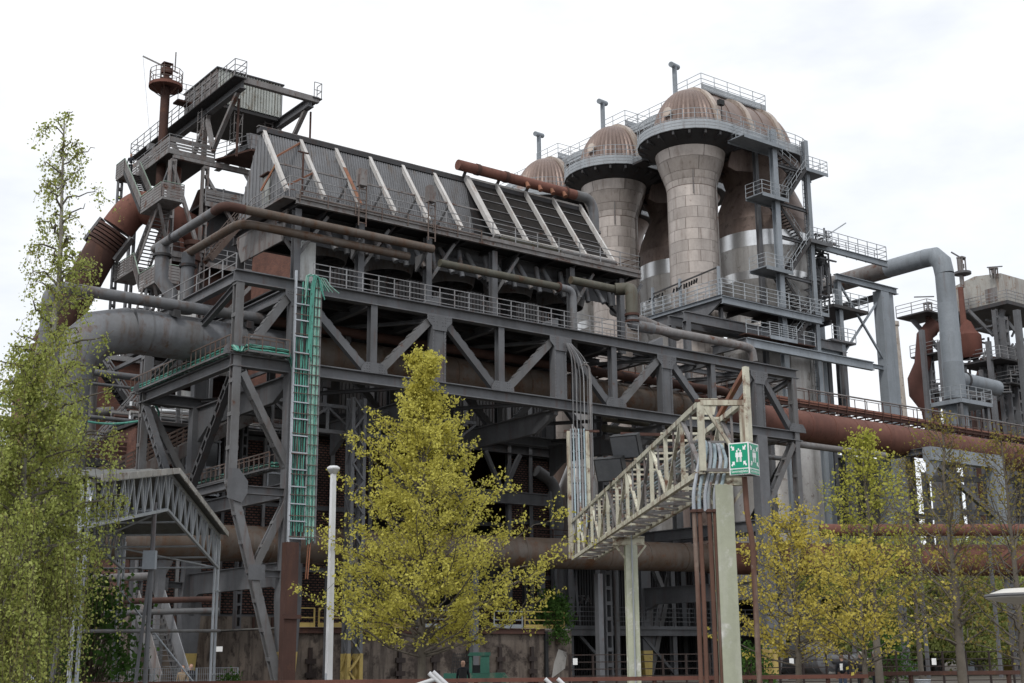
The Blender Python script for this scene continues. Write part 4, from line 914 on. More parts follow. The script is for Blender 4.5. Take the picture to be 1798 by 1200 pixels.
m = MB().box((bu0-.05, h0-.1, hz1), (bu1+.1, h1+.1, hz1+.12)); m.put('hoist_house_roof', DARK, B)
bx(B, 'hoist_house_floor', DARK, (bu0+.3, h0+.1, hz0-.3), (bu1-.3, h1, hz0-.05)); bx(B, 'hoist_house_back', CLAD, (bu0+.15, h1-.1, hz0), (bu1, h1, hz1)); bx(B, 'hoist_house_side', CLAD, (bu1-.1, h0, hz0), (bu1, h1, hz1))
# bits hanging under the house
for u, v in ((41.2, 90.9), (44.0, 91.2), (38.9, 92.0)):
    m = MB()
    for a in (0, .7):
        for b in (0, .7): m.beam((u+a, v+b, 41.5), (u+a, v+b, hz0-.3), .06, .06, (0, 1, 0))
    for k in range(4): m.beam((u, v, 41.6+k*.8), (u+.7, v, 41.6+k*.8), .05, .05); m.beam((u, v, 41.6+k*.8), (u, v+.7, 41.6+k*.8), .05, .05)
    m.beam((u, v, 41.6), (u+.7, v, 44), .05, .05); m.put('hanging_cage', GREYR, B)
MB().prism([(42.0, 89.2, 40.7), (43.0, 89.2, 40.7), (43.2, 89.2, 41.9), (41.8, 89.2, 41.9)], (0, .7, .2)).put('hopper', RAILG, B)
m = MB().lathe([(.6, -.1), (.75, 0), (.6, .1)], (0, 0, 0), 18); m.v = [(42.3+z*1.2, 95+x, 38.3+y) for x, y, z in m.v]; m.put('rope_sheave', DARK, B)
bx(B, 'winch_housing', GREY, (40.5, 92.5, 36.4), (45.5, 95, 38.0))
for k in range(2):
    c = PU(265+4*k, 258+14*k, 37.0); m = MB().box((c.x-.25, c.y-.2, c.z-.25), (c.x+.25, c.y+.3, c.z+.25)).beam((c.x, c.y, 40.1), (c.x, c.y, c.z), .06, .06, (0, 1, 0)); m.put('floodlight', WHITEP if k else RAILG, B)
# bleeder stack with round platform and boom
c = V3(36.95, 94.9, 0)
tube(B, 'bleeder_stack', RUSTD, [c+V3(0, 0, 35), c+V3(0, 0, 46.8)], .36, n=16)
MB().lathe([(.36, 46.62), (1.35, 46.5), (1.35, 46.75), (.36, 46.75)], c, 24).put('bleeder_platform', RUST, B)
for t in np.linspace(0, 2*math.pi, 7)[:-1]: d_ = V3(math.cos(t), math.sin(t), 0); beam(B, 'platform_bracket', RUSTD, c+d_*.36+V3(0, 0, 45.8), c+d_*1.25+V3(0, 0, 46.5), .06, .08)
MB().railing([c+V3(1.3*math.cos(t), 1.3*math.sin(t), 46.75) for t in np.linspace(0, 2*math.pi, 13)], 1.2, .8, 3, .026).put('bleeder_railing', RAILR, B)
MB().lathe([(.5, 46.75), (.5, 47.3), (.25, 47.35), (.25, 47.7), (.45, 47.75), (.45, 48.2), (.1, 48.3)], c, 14).put('bleeder_valve', RUSTD, B)
m = MB()
for a in (-.35, .35):
    for b in (-.35, .35): m.beam(c+V3(a, b, 46.8), c+V3(a, b, 48.6), .07, .07, (0, 1, 0))
m.beam(c+V3(-.4, 0, 48.6), c+V3(.4, 0, 48.6), .7, .06).put('valve_frame', RUSTD, B)
pa = PD(251, 99, 98); pb = PD(313, 129, 98); beam(B, 'boom', GREYR, pa, pb, .11, .11)
beam(B, 'boom_post', GREYR, PD(283, 115, 98), PD(283, 145, 98), .08, .08, up=(0, 1, 0)); beam(B, 'boom_post', GREYR, c+V3(.5, -.5, 48), c+V3(.5, -.5, 49.6), .08, .08, up=(0, 1, 0))
beam(B, 'boom_rope', CABLEK, pa, PD(264, 250, 98), .015, .015)
m = MB().box((37.9, 94.6, 45.6), (39.2, 95.6, 45.75)); m.put('bleeder_walk', RUSTD, B)
MB().railing([(37.9, 94.6, 45.75), (39.2, 94.6, 45.75)], 1.4, .7, 3, .026).put('railing', RAILG, B)
# outside stairs with boarded balustrades
su = 34.6; w = 1.25
L1, L2, L3 = PU(243, 352, su), PU(232, 440, su), PU(196, 470, su)
def board(p, q, h=1.1):
    m = MB(); p = Vector(p); q = Vector(q)
    for k in range(5): m.beam(p+V3(0, 0, .12+k*.22), q+V3(0, 0, .12+k*.22), .035, .18)
    n = max(1, round((q-p).length/1.2))
    for j in range(n+1): c = p.lerp(q, j/n); m.beam(c, c+V3(0, 0, 1.2), .06, .06, (1, 0, 0))
    m.put('boarding', GREYR, B); beam(B, 'top_rail', mat('moss_rail', (.28, .36, .30), None, None, 0), p+V3(0, 0, h+.08), q+V3(0, 0, h+.08), .07, .05)
def landing(v0, v1, z, u0=None, u1=None):
    u0 = u0 or su; u1 = u1 or su+w+.4
    bx(B, 'landing', GREYR, (u0, v0, z-.2), (u1, v1, z)); return z
zS = 39.3
landing(96.6, 98.4, zS); board((su, 96.6, zS), (su, 98.4, zS))
zA = 34.9; landing(88.3, 92.6, zA); board((su, 88.6, zA), (su, 92.6, zA)); board((su, 88.3, zA), (su+w+.4, 88.3, zA))
m = MB().stair((su, 92.6, zA), (su, 96.6, zS), (1, 0, 0), w); m.put('stair_flight', DARK, B); board((su, 92.6, zA), (su, 96.6, zS)); board((su+w, 92.6, zA), (su+w, 96.6, zS))
zB_ = 30.6; landing(93.2, 97.4, zB_); board((su, 93.2, zB_), (su, 97.4, zB_))
m = MB().stair((su+.5, 94.4, zB_), (su+.5, 90.2, zA), (1, 0, 0), w-.2); m.put('stair_flight', GREYR, B); MB().handrail((su+.5, 94.4, zB_), (su+.5, 90.2, zA), (1, 0, 0), w-.2, nr=3).put('handrail', GREYR, B)
zC = 28.6; landing(88.3, 92.0, zC); board((su, 88.6, zC), (su, 92.0, zC)); board((su, 88.3, zC), (su+w+.4, 88.3, zC)); board((su, 92.0, zC), (su, 93.4, zB_))
m = MB().stair((su, 94.5, 23.5), (su, 91.0, zC), (1, 0, 0), w); m.put('stair_flight', GREYR, B)
for z, v in ((zA, 88.9), (zC, 88.9)): beam(B, 'landing_brace', GREYR, (su+.2, v+.5, z-.2), (36.5, v+2.6, z-3.0), .2, .2)
for v, zt in ((90.8, 29), (98.2, 39.1)): MB().laced((su+.3, v, 8), (su+.3, v, zt), .4, .4, up=(0, 1, 0)).put('stair_column', GREY, B)
MB().laced((su+.3, 98.2, 0), (su+.3, 98.2, 8), .4, .4, up=(0, 1, 0)).put('stair_column', GREY, B); MB().laced((su+.3, 90.8, 0), (su+.3, 90.8, 8), .4, .4, up=(0, 1, 0)).put('stair_column', GREY, B)
bx(B, 'white_cabin', WHITEP, (36.0, 88.6, 23), (37.8, 90, 28.0)); 
bx(B, 'base_floor', DARK, (33, 86, 22.6), (48, 100, 22.9))
MB().railing([(33, 99, 22.9), (33, 86, 22.9), (38, 86, 22.9)], 1.2, 1.6, 3, .03).put('railing', RAILR, B)
# downcomer
DC = thing('downcomer', 'thick dark rusty downcomer pipe slanting down from the blast furnace', 'pipe', (30, 98, 0))
a = PD(300, 405, 97.5); b = PD(262, 352, 97.5); k1 = PD(226, 376, 97.5); k2 = PD(186, 428, 97.5); k3 = PD(84, 610, 97.5); k4 = V3(k3.x-2, k3.y+1, 0)
tube(DC, 'bend', RUST, [a+V3(2.5, 0, 0), a.lerp(b, .6), PD(246, 362, 97.5), k1, k1.lerp(k2, .5)], 1.28, n=28, bend=1.2)
dirn = (k2-k1).normalized()
for j in range(6): MB().ring(k1.lerp(k2, .62+.1*j), dirn, 1.45-.1*(j % 2), .2, 28).put('expansion_ring', RUSTD, DC)
sidev = dirn.cross(_d).normalized()
for s in (-1, 1): MB().beam(k1.lerp(k2, .5)+sidev*s*1.45, k1.lerp(k2, 1.25)+sidev*s*1.45, .9, .2, up=sidev).put('expansion_strap', GREY2, DC)
tube(DC, 'slope', RUSTD, [k1.lerp(k2, 1.1), k3], 1.28, n=28); tube(DC, 'drop', RUSTD, [k3, k4], 1.3, n=20)
# visitor on the furnace stair
# ================================================================== steel frame, hot blast main and far furnace beyond the stoves
Q = thing('braced_tower', 'tall blue grey braced steel frame with platforms under the swan-neck duct', 'frame', (100, 76.5, 0))
fv = 76.6; ua, ub = 96.6, 103.6; za = PV(1475, 495, fv).z; zb2 = PV(1556, 515, fv).z
ib(Q, 'column', BLUEG, (ua, fv, 0), (ua, fv, za), .5, .5, up=(0, 1, 0)); 
m = MB().box((ub-1.1, fv-.5, 0), (ub+.1, fv+.5, zb2)).box((ub+.1, fv-.3, 0), (ub+1.0, fv+.4, zb2)); m.put('column', BLUEG, Q)
ib(Q, 'top_beam', BLUEG, (ua-.6, fv-.3, za+.25), (ub+1.6, fv-.3, za+.25), .5, .6)
zm = PV(1475, 632, fv).z; ib(Q, 'mid_beam', BLUEG, (ua, fv, zm), (ub-.5, fv, zm), .3, .4); ib(Q, 'mid_beam', BLUEG, (ua-9, fv, zm+.3), (ua, fv, zm+.3), .4, .8)
beam(Q, 'cross_brace', BLUEG, (ua+.2, fv-.1, za-.3), (ub-.5, fv-.1, zm+.3), .18, .18); beam(Q, 'cross_brace', BLUEG, (ua+.2, fv+.15, zm+.5), (ub-.5, fv+.15, zb2-.6), .18, .18)
for v in (fv+6,): ib(Q, 'column', GREY, (ua, v, 0), (ua, v, za), .5, .5, up=(0, 1, 0)); ib(Q, 'column', GREY, (ub, v, 0), (ub, v, zb2), .5, .5, up=(0, 1, 0))
ib(Q, 'top_beam', GREY, (ub, fv, zb2-.3), (ub, fv+6, zb2-.3), .4, .6)
tube(Q, 'round_duct', BLUEG, [(ua-1.3, fv+1.8, 0), (ua-1.3, fv+1.8, 33.0)], .8, n=20)
tube(Q, 'round_duct', BLUEG, [(ua+3.4, fv+6.6, 30.5), (ua-1.5, fv+7.4, 34.2)], .8, n=20)
tube(Q, 'slant_duct', GREY, [(ua-5, fv+1.5, 29.5), (ua-2.6, fv+1.5, 24)], .55, n=16)
zp = PV(1475, 540, fv).z
bx(Q, 'platform', DARK, (ua-1.5, fv-.6, zp-.3), (ua+3.6, fv+4, zp)); MB().railing([(ua-1.5, fv-.6, zp), (ua+3.6, fv-.6, zp), (ua+3.6, fv+4, zp)], 1.4, 1.3, 3, .034).put('railing', RAILB, Q)
bx(Q, 'platform', GREY, (ua-2, fv-.6, zp-3.6), (ua+1.4, fv+4, zp-3.4)); MB().railing([(ua-2, fv-.6, zp-3.4), (ua+1.4, fv-.6, zp-3.4)], 1.2, 1.3, 3, .034).put('railing', RAILB, Q)
# high walkway to the duct
zq = PV(1440, 428, 76).z; pe2 = PV(1556, 443, 76.0)
ib(Q, 'walk_beam', BLUEG, (uR+.6, 76.0, zq-.3), (pe2.x, 76.0, zq-.3), .3, .6); bx(Q, 'walk_floor', DARK, (uR+.6, 76.0, zq), (pe2.x, 77.4, zq+.06))
MB().railing([(uR+2.5, 76.0, zq), (pe2.x, 76.0, zq), (pe2.x, 77.4, zq), (uR+1, 77.4, zq)], 1.5, 1.5, 3, .034).put('railing', RAILB, Q)
random.seed(8); m = MB()
bx(Q, 'dark_backing', DARK, (uR+.3, 78.6, zq-7.5), (uR+4.2, 81, zq-.4))  # added box, only a dark backing to deepen the valve gear region
for k in range(70):
    a = V3(random.uniform(uR+.3, uR+4), random.uniform(76.3, 78), random.uniform(zq-6.5, zq+1.6)); d_ = [V3(1, 0, 0), V3(0, 1, 0), V3(0, 0, 1)][k % 3]
    m.beam(a, a+d_*random.uniform(.8, 2.4), .13, .13, (0, 1, 0) if k % 3 == 2 else (0, 0, 1))
m.put('valve_gear', GREY, Q, kind='stuff')
for k in range(5):
    c = V3(uR+1.0+.7*k, 77.6, zq-1.0-.8*(k % 3)); MB().lathe([(.1, -.5), (.4, -.4), (.4, .5), (.15, .8), (.15, 1.4)], c, 12).put('valve', GREY, Q)
beam(Q, 'lever_arm', RAILB, PV(1455, 412, 77), PV(1485, 392, 77), .1, .1)
# swan-neck duct
W = thing('swan_neck_duct', 'large pale grey duct bending over and down beyond the stair tower', 'duct', (109.7, 73.8, 0))
du, dz = 109.7, 40.35
tube(W, 'duct_run', GREYR, [(du, 89, dz), (du, 80.4, dz)], .95, n=28); tube(W, 'duct_run', BLUEG, [(du, 80.4, dz), (du, 75.8, dz)], .93, n=28)
tube(W, 'mitre_bend', BLUEG, [(du, 75.8, dz), (du, 74.7, dz-.1), (du, 73.95, dz-.9), (du, 73.75, dz-2.2)], .94, n=28)
for k in range(4): tube(W, 'duct_section', BLUEG, [(du, 73.75, dz-2.2-k*3), (du, 73.75, dz-5.2-k*3)], .93+.035*k, n=28)
tube(W, 'duct_foot', BLUEG, [(du, 73.75, dz-14.2), (du, 73.75, 19)], 1.06, n=28); MB().ring((du, 73.75, dz-14.9), (0, 0, 1), 1.18, .15, 28).put('flange', DARK, W)
tube(W, 'branch', BLUEG, [(du, 73.75, dz-12.7), (du+7.2, 73.75, dz-12.9)], .78, n=24); MB().ring((du+1.7, 73.75, dz-12.75), (1, 0, 0), .9, .2).put('flange', DARK, W)
bx(W, 'platform', BLUEG, (du-1.7, 72.0, dz-15.5), (du+3.4, 75.4, dz-15.1)); MB().railing([(du-1.7, 75.4, dz-15.1), (du-1.7, 72.0, dz-15.1), (du+3.4, 72.0, dz-15.1), (du+3.4, 75.4, dz-15.1)], 1.3, 1.2, 3, .036).put('railing', RAILB, W)
for a in (du-1.4, du+3): ib(W, 'platform_column', GREY, (a, 72.4, 0), (a, 72.4, dz-15.5), .4, .4, up=(0, 1, 0))
# far furnace
X = thing('far_furnace', 'distant second blast furnace with rusty bell and box-shaped cabin on top', 'furnace', PD(1720, 1150, 170)*1.0)
fd = 170
def FP(x, y, o=0): return PD(x, y, fd+o)
k_ = fd/2365
def vert(x, y0, y1, r, mt, name, o=0, n=14, r2=None):
    a = FP(x, y0, o); b = FP(x, y1, o); tube(X, name, mt, [a, V3(a.x, a.y, b.z)], r*k_, n=n, r2=r2*k_ if r2 else None)
mid = FP(1720, 700)
cz = FP(1705, 530).z; czt = FP(1705, 490).z
hp = [FP(1703, 530), FP(1759, 515)]; d1 = V3(.0, -1, 0); d0 = V3(1, 0, 0)
c0 = FP(1757, 480); u0, v0 = c0.x, c0.y
MB().prism([(u0, v0, cz), (u0, v0+9.5, cz), (u0, v0+9.5, c0.z-.6), (u0, v0+4, c0.z+.5), (u0, v0, c0.z)], (12, 0, 0)).put('cabin', mat('cabin_pale', (.44, .43, .40), (.36, .35, .33), (.26, .14, .08), .34), X)
bx(X, 'cabin_door', GREYR, (u0-.06, v0+.8, cz+.3), (u0, v0+2.6, cz+2.2))
bx(X, 'cabin_deck', DARK, (u0-1, v0-1.2, cz-.7), (u0+13, v0+10.5, cz-.2)); MB().railing([(u0-1, v0+10.5, cz-.2), (u0-1, v0-1.2, cz-.2), (u0+13, v0-1.2, cz-.2)], 1.4, 2, 3, .05).put('railing', RAILG, X)
vert(1690, 505, 455, 4, GREYR, 'bleeder_stack', r2=4.5); vert(1694, 590, 505, 6, RUST, 'bleeder_base', r2=5)
a = FP(1700, 602); MB().lathe([(.1, 3.2), (.6, 2.8), (1.1, 1.6), (1.75, .9), (1.75, -1.4), (1.2, -2.2)], a, 24).put('bell', mat('rust_far_red', (.13, .05, .038), (.1, .04, .03), None, 0, rough=.85), X)
a = FP(1690, 481); MB().lathe([(.2, -.4), (1.15, -.1), (1.15, .2), (.2, .2)], a, 20).put('bleeder_platform', GREY, X)
for x, y, b_ in ((1689, 470, 14), (1630, 548, 12), (1745, 480, 6)):
    c = FP(x, y); m = MB()
    for p in (-.35, .35):
        for q in (-.35, .35): m.beam(c+V3(p, q, -.6), c+V3(p, q, b_*.09), .14, .14, (0, 1, 0))
    m.beam(c+V3(0, 0, b_*.09), c+V3(0, 0, b_*.09+.2), .9, .9, (0, 1, 0)).beam(c+V3(-.3, 0, .2), c+V3(.3, 0, .2), .4, .6).put('valve_frame', GREYR, X)
beam(X, 'boom', GREY, FP(1670, 443), FP(1694, 457), .16, .16); beam(X, 'boom', GREY, FP(1605, 522), FP(1640, 521), .14, .14); beam(X, 'boom', GREY, FP(1733, 470), FP(1760, 468), .14, .14)
# second uptake, rusty goose neck
vert(1632, 575, 545, 6, RUSTD, 'bleeder_base'); 
ga = [FP(1648, 582), FP(1638, 574), FP(1624, 590), FP(1620, 640), FP(1608, 668), FP(1610, 690), FP(1632, 718), FP(1640, 760)]
tube(X, 'goose_neck', mat('rust_far', (.085, .034, .027), (.065, .028, .022), None, 0, rough=.85), ga, 15*k_, n=18)
for x, y0, y1, r in ((1628, 572, 700, 5), (1760, 560, 760, 7), (1778, 610, 760, 6), (1746, 545, 600, 4), (1690, 640, 730, 5), (1712, 660, 730, 3)):
    a = FP(x, y0); MB().laced((a.x, a.y, 10), (a.x, a.y, a.z), r*2*k_, r*2*k_, up=(0, 1, 0)).put('column', GREY, X)
for (x0, y0, x1, y1) in ((1585, 555, 1650, 572), (1610, 625, 1660, 612), (1690, 640, 1790, 622), (1735, 678, 1790, 690), (1630, 690, 1660, 705)):
    a = FP(x0, y0); b = FP(x1, y1); m = MB().box((min(a.x, b.x), min(a.y, b.y)-1, a.z-.2), (max(a.x, b.x)+1, max(a.y, b.y)+1, a.z)); m.put('platform', DARK, X)
    MB().railing([(min(a.x, b.x), max(a.y, b.y)+1, a.z), (min(a.x, b.x), min(a.y, b.y)-1, a.z), (max(a.x, b.x)+1, min(a.y, b.y)-1, a.z)], 1.5, 2, 3, .05).put('railing', RAILG, X)
for (x0, y0, x1, y1, w_) in ((1700, 545, 1745, 590, .4), (1745, 590, 1760, 545, .7), (1760, 555, 1798, 600, .4), (1600, 560, 1650, 615, .5), (1745, 640, 1775, 690, .35), (1775, 640, 1750, 690, .35), (1700, 615, 1735, 660, .6), (1798, 640, 1760, 660, .6)):
    beam(X, 'brace', GREY, FP(x0, y0, 1), FP(x1, y1, 1), w_, w_)
bx(X, 'plate_house', CLAD, FP(1735, 700)+V3(0, 0, 0), FP(1735, 700)+V3(3, 3, 3.4))
random.seed(3); m = MB()
for k in range(60):
    a = FP(random.uniform(1650, 1798), random.uniform(560, 745), random.uniform(0, 8)); d_ = [V3(1, 0, 0), V3(0, 1, 0), V3(0, 0, 1), V3(.6, 0, .7)][k % 4]
    m.beam(a, a+d_*random.uniform(1.5, 5), .22, .22, (0, 1, 0) if k % 4 == 2 else (0, 0, 1))
m.put('small_steelwork', GREY, X, kind='stuff')
for x, y0, y1, r_ in ((1618, 580, 740, 4), (1650, 600, 740, 4), (1735, 600, 740, 4), (1785, 545, 740, 5), (1722, 650, 740, 3)):
    a = FP(x, y0, -3); beam(X, 'column', GREY, (a.x, a.y, 14), a, r_*2*k_, r_*2*k_, up=(0, 1, 0))
for x, y, w_ in ((1745, 690, 30), (1700, 700, 30), (1770, 660, 26)):
    a = FP(x, y, -2); MB().railing([a, a+_r*(w_*k_)], 1.3, 1.2, 3, .05).put('railing', RAILG, X); beam(X, 'walk', GREY, a, a+_r*(w_*k_), 1.2, .15)
MB().lathe([(4.2, 0), (4.4, 22), (3.2, 33), (2.0, 38), (1.1, 41)], (u0+3, v0+5, 0), 24).put('furnace_shell', RUSTD, X)
bx(X, 'plinth', CONCG, (u0-12, v0-4, 0), (u0+16, v0+14, 14))
# distant pale chimney
c = PD(1567, 566, 300); h = c.z
m = MB().lathe([(3.0, 0), (1.25, h-1.2), (1.5, h-1.0), (1.5, h), (1.0, h)], (c.x, c.y, 0), 24)
tag(m.put('chimney_stack', mat('old_render', (.46, .42, .38), (.36, .32, .28), (.25, .2, .17), .45), None), 'slender weathered pale chimney standing behind the steel frame', 'chimney')
# ================================================================== halls and walls behind the gantry
HL = thing('bunker_hall', 'dark brick bunker hall with wide black openings behind the gantry', 'building', (50, 78, 3.4))
def wall_panel(par, name, mt, u0, u1, v, z0, z1, th=.25): return bx(par, name, mt, (u0, v, z0), (u1, v+th, z1))
# brick grille infill between steel posts
us = [41.0, 44.0, 46.5]; 
for a, b in ((41, 43.4), (43.6, 46.4), (58.6, 60.4), (60.6, 62.4)):
    for z0, z1 in ((3.4, 7.2), (7.5, 11.3), (11.6, 16.2)): wall_panel(HL, 'brick_panel', GRILLE, a, b, 78, z0, z1)
for a, b in ((46.6, 50.4), (50.6, 54.4), (54.6, 58.4)): wall_panel(HL, 'brick_panel', GRILLE, a, b, 78, 3.4, 5.0)
for u in (41, 43.5, 46.5, 50.5, 54.5, 58.5, 60.5, 62.5): ib(HL, 'wall_post', GREY, (u, 77.95, 3.4), (u, 77.95, 25), .32, .36, up=(0, 1, 0))
for z in (7.35, 11.45, 16.5): ib(HL, 'wall_rail', GREY, (41, 78.05, z), (46.5, 78.05, z), .25, .3); ib(HL, 'wall_rail', GREY, (58.5, 78.05, z), (62.6, 78.05, z), .25, .3)
ib(HL, 'lintel', DARK, (41, 77.9, 16.8), (62.6, 77.9, 16.8), .4, .7)
for k in range(8):
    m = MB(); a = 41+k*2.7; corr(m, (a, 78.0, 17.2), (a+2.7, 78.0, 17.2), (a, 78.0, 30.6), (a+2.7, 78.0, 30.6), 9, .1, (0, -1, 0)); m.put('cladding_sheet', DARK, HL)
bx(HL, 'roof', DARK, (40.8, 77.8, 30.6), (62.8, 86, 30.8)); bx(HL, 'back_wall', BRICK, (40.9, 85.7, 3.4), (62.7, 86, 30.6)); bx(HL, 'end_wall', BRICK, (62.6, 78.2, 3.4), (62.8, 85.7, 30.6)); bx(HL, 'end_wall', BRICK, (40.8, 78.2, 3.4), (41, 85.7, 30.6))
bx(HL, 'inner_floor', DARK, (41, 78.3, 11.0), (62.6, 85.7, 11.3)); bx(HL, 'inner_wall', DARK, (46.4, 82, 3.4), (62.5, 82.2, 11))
m = MB().tube([(62.9, 77.6, 5), (62.9, 77.6, 13.2), (62.4, 77.6, 14.6), (60.9, 77.6, 15.3)], .45, 16, bend=.6); m.put('corner_plate', GREY2, HL)
ib(HL, 'crane_girder', GREY, (46.0, 76.2, 12.9), (61, 76.2, 12.9), .5, .9)
for u in (48.5, 57.8): MB().beam((u-1.6, 77.7, 16.4), (u, 77.7, 13.4), .3, .3).beam((u+1.6, 77.7, 16.4), (u, 77.7, 13.4), .3, .3).put('hanger_brace', GREY, HL)
bx(HL, 'gallery_floor', RUSTD, (57, 74.6, 9.2), (66, 76.4, 9.4)); MB().railing([(57, 74.6, 9.4), (66, 74.6, 9.4)], 1.2, 1.4, 3, .04).put('gallery_railing', RUSTD, HL)
for u in (58, 65): ib(HL, 'gallery_post', DARK, (u, 75.4, 3.4), (u, 75.4, 9.2), .3, .3, up=(0, 1, 0))
for a, b in ((60.6, 60.1), (62.0, 62.6), (62.5, 61.8)): beam(HL, 'raking_prop', GREY, (a, 75.0, 4.5), (b, 75.0, 13.4), .22, .22, up=(0, 1, 0))
MB().lathe([(1.7, 9.4), (1.7, 14.5), (.9, 16.4)], (66.6, 79.5, 0), 24).put('hopper', TIN, HL)
# left wing with grille brick and window frames
LW = thing('brick_wing', 'low wing of honeycomb red brick panels between grey steel posts', 'building', (33, 77, 0))
for k in range(4):
    a = 29.7+k*2.8; b = a+2.6
    for z0, z1 in ((4.4, 7.6), (7.9, 11.2), (11.5, 15.4)):
        if k in (1, 3) and z0 > 11:
            bx(LW, 'window', GLASSD, (a+.2, 77.12, 11.8), (b-.2, 77.2, 15.0)); f = MB()
            for u in (a+.2, (a+b)/2, b-.2): f.box((u-.06, 77.0, 11.6), (u+.06, 77.14, 15.2))
            for z in (11.7, 13.4, 15.1): f.box((a+.1, 76.99, z-.06), (b-.1, 77.13, z+.06))
            f.put('window_frame', GALV, LW)
        else: wall_panel(LW, 'brick_panel', GRILLE, a, b, 77, z0, z1)
for k in range(5): ib(LW, 'wall_post', RAILG if k % 2 else GREY, (29.6+k*2.8, 76.95, 4.3), (29.6+k*2.8, 76.95, 15.6), .2, .3, up=(0, 1, 0))
for z in (4.3, 7.75, 11.35, 15.55): ib(LW, 'wall_rail', GREY, (29.5, 77.1, z), (40.9, 77.1, z), .2, .25)
bx(LW, 'roof', DARK, (29.3, 76.6, 15.75), (40.7, 84.5, 15.95)); bx(LW, 'base_wall', CONC, (29.5, 76.9, 0), (40.7, 84, 4.25)); bx(LW, 'end_wall', BRICK, (29.5, 77.3, 4.3), (29.7, 84, 15.7)); bx(LW, 'back_wall', BRICK, (29.7, 83.8, 4.3), (40.7, 84, 15.7))
m = MB()
for k in range(9): m.beam((29.8+k*1.3, 76.86, .1), (29.8+k*1.3, 76.86, 4.2), .12, .1, (0, 1, 0))
m.put('wall_fins', RUSTD, LW, kind='stuff')
# plain brick building behind
BB = thing('brick_building', 'tall plain brown brick building half hidden behind the birch', 'building', (28, 88, 0))
bx(BB, 'wall', BRICK, (28.4, 88, 0), (35.0, 100, 22.0)); bx(BB, 'roof', RAILG, (28.1, 87.7, 22.0), (35.3, 100.3, 22.35))
for z in (12, 15, 18.2): bx(BB, 'string_course', CONCG, (28.35, 87.92, z), (35.05, 88, z+.12))
# outside zigzag stair with silver pipe before the brick building
Z = thing('zigzag_stair', 'narrow rusty zigzag stair in front of the plain brick building', 'stair', (29.5, 82, 0))
for i, (a, b) in enumerate((((28.4, 14.2), (31.2, 17.8)), ((31.2, 17.8), (28.6, 21.0)), ((31.6, 10.4), (28.4, 14.2)))):
    (x0, z0), (x1, z1) = a, b; v = 82+.9*(i % 2)
    MB().stair((x0, v, z0), (x1, v, z1), (0, 1, 0), .85).put('stair_flight', DARK, Z); MB().handrail((x0, v, z0), (x1, v, z1), (0, 1, 0), .85, nr=3, r=.04).put('handrail', RAILG, Z)
for x, z in ((27.8, 14.2), (31.6, 17.8), (28.0, 21.0)): bx(Z, 'landing', DARK, (x-.7, 82, z-.15), (x+.7, 84, z)); MB().railing([(x-.7, 82, z), (x+.7, 82, z)], 1.2, .8, 3, .035).put('railing', RAILG, Z)
for x in (27.3, 32.1): 
    for v in (82.1, 83.8): beam(Z, 'post', GREY, (x, v, 0), (x, v, 21.2), .2, .2, up=(0, 1, 0))
SP = thing('silver_pipe', 'dented silver flue pipe beside the zigzag stair', 'pipe', (28.9, 84.8, 0))
tube(SP, 'flue', SHINY, [(28.9, 84.8, 0), (28.9, 84.8, 15.6)], .45, n=16); tube(SP, 'flue_top', TIN, [(28.9, 84.8, 15.6), (28.9, 84.8, 17.2), (29.0, 84.8, 21.2)], .72, n=16, r2=.5); tube(SP, 'branch', TIN, [(29.2, 84.8, 17.6), (30.6, 84.6, 17.8)], .3, n=12)
PLT = thing('pipe_platform', 'dark railed pipe platform in front of the brick building', 'platform', (28, 79.5, 0))
bx(PLT, 'floor', DARK, (24.6, 78.8, 13.2), (31.5, 80.5, 13.6)); m = MB()
for k in range(4): m.beam((24.6, 78.8, 13.8+k*.3), (31.5, 78.8, 13.8+k*.3), .04, .2)
m.put('boarding', RUSTD, PLT); MB().railing([(24.6, 78.8, 13.6), (31.5, 78.8, 13.6)], 1.5, 1.6, 3, .04).put('railing', RUSTD, PLT)
for u in (25, 28, 31.2): beam(PLT, 'post', GREY, (u, 79.6, 0), (u, 79.6, 13.2), .3, .3, up=(0, 1, 0))
for k, (z, r_) in enumerate(((19.0, .22), (18.3, .1), (16.2, .14), (13.0, .12))): tube(PLT, 'cross_pipe', GREY, [(22.6, 78.9, z), (32, 78.9, z)], r_, n=10)
random.seed(12)
for k in range(9):
    u = 30.2+k*.72; z0 = random.uniform(13.7, 15); tube(PLT, 'standpipe', [SHINY, GREYR, WHITEP][k % 3], [(u, 80.2, 12.0), (u, 80.2, z0+random.uniform(1.2, 4.5))], random.uniform(.09, .2), n=10)
tag(tube(None, 'cable_bundle', CABLE, [(21, 78.6, 16.4), (25, 78.5, 16.0), (28, 78.5, 15.7), (30.3, 75.2, 15.9), (29.0, 74.0, 16.8)], .07, n=6, bend=1.5), 'sagging green cable swinging from the platform to the gantry', 'cable')
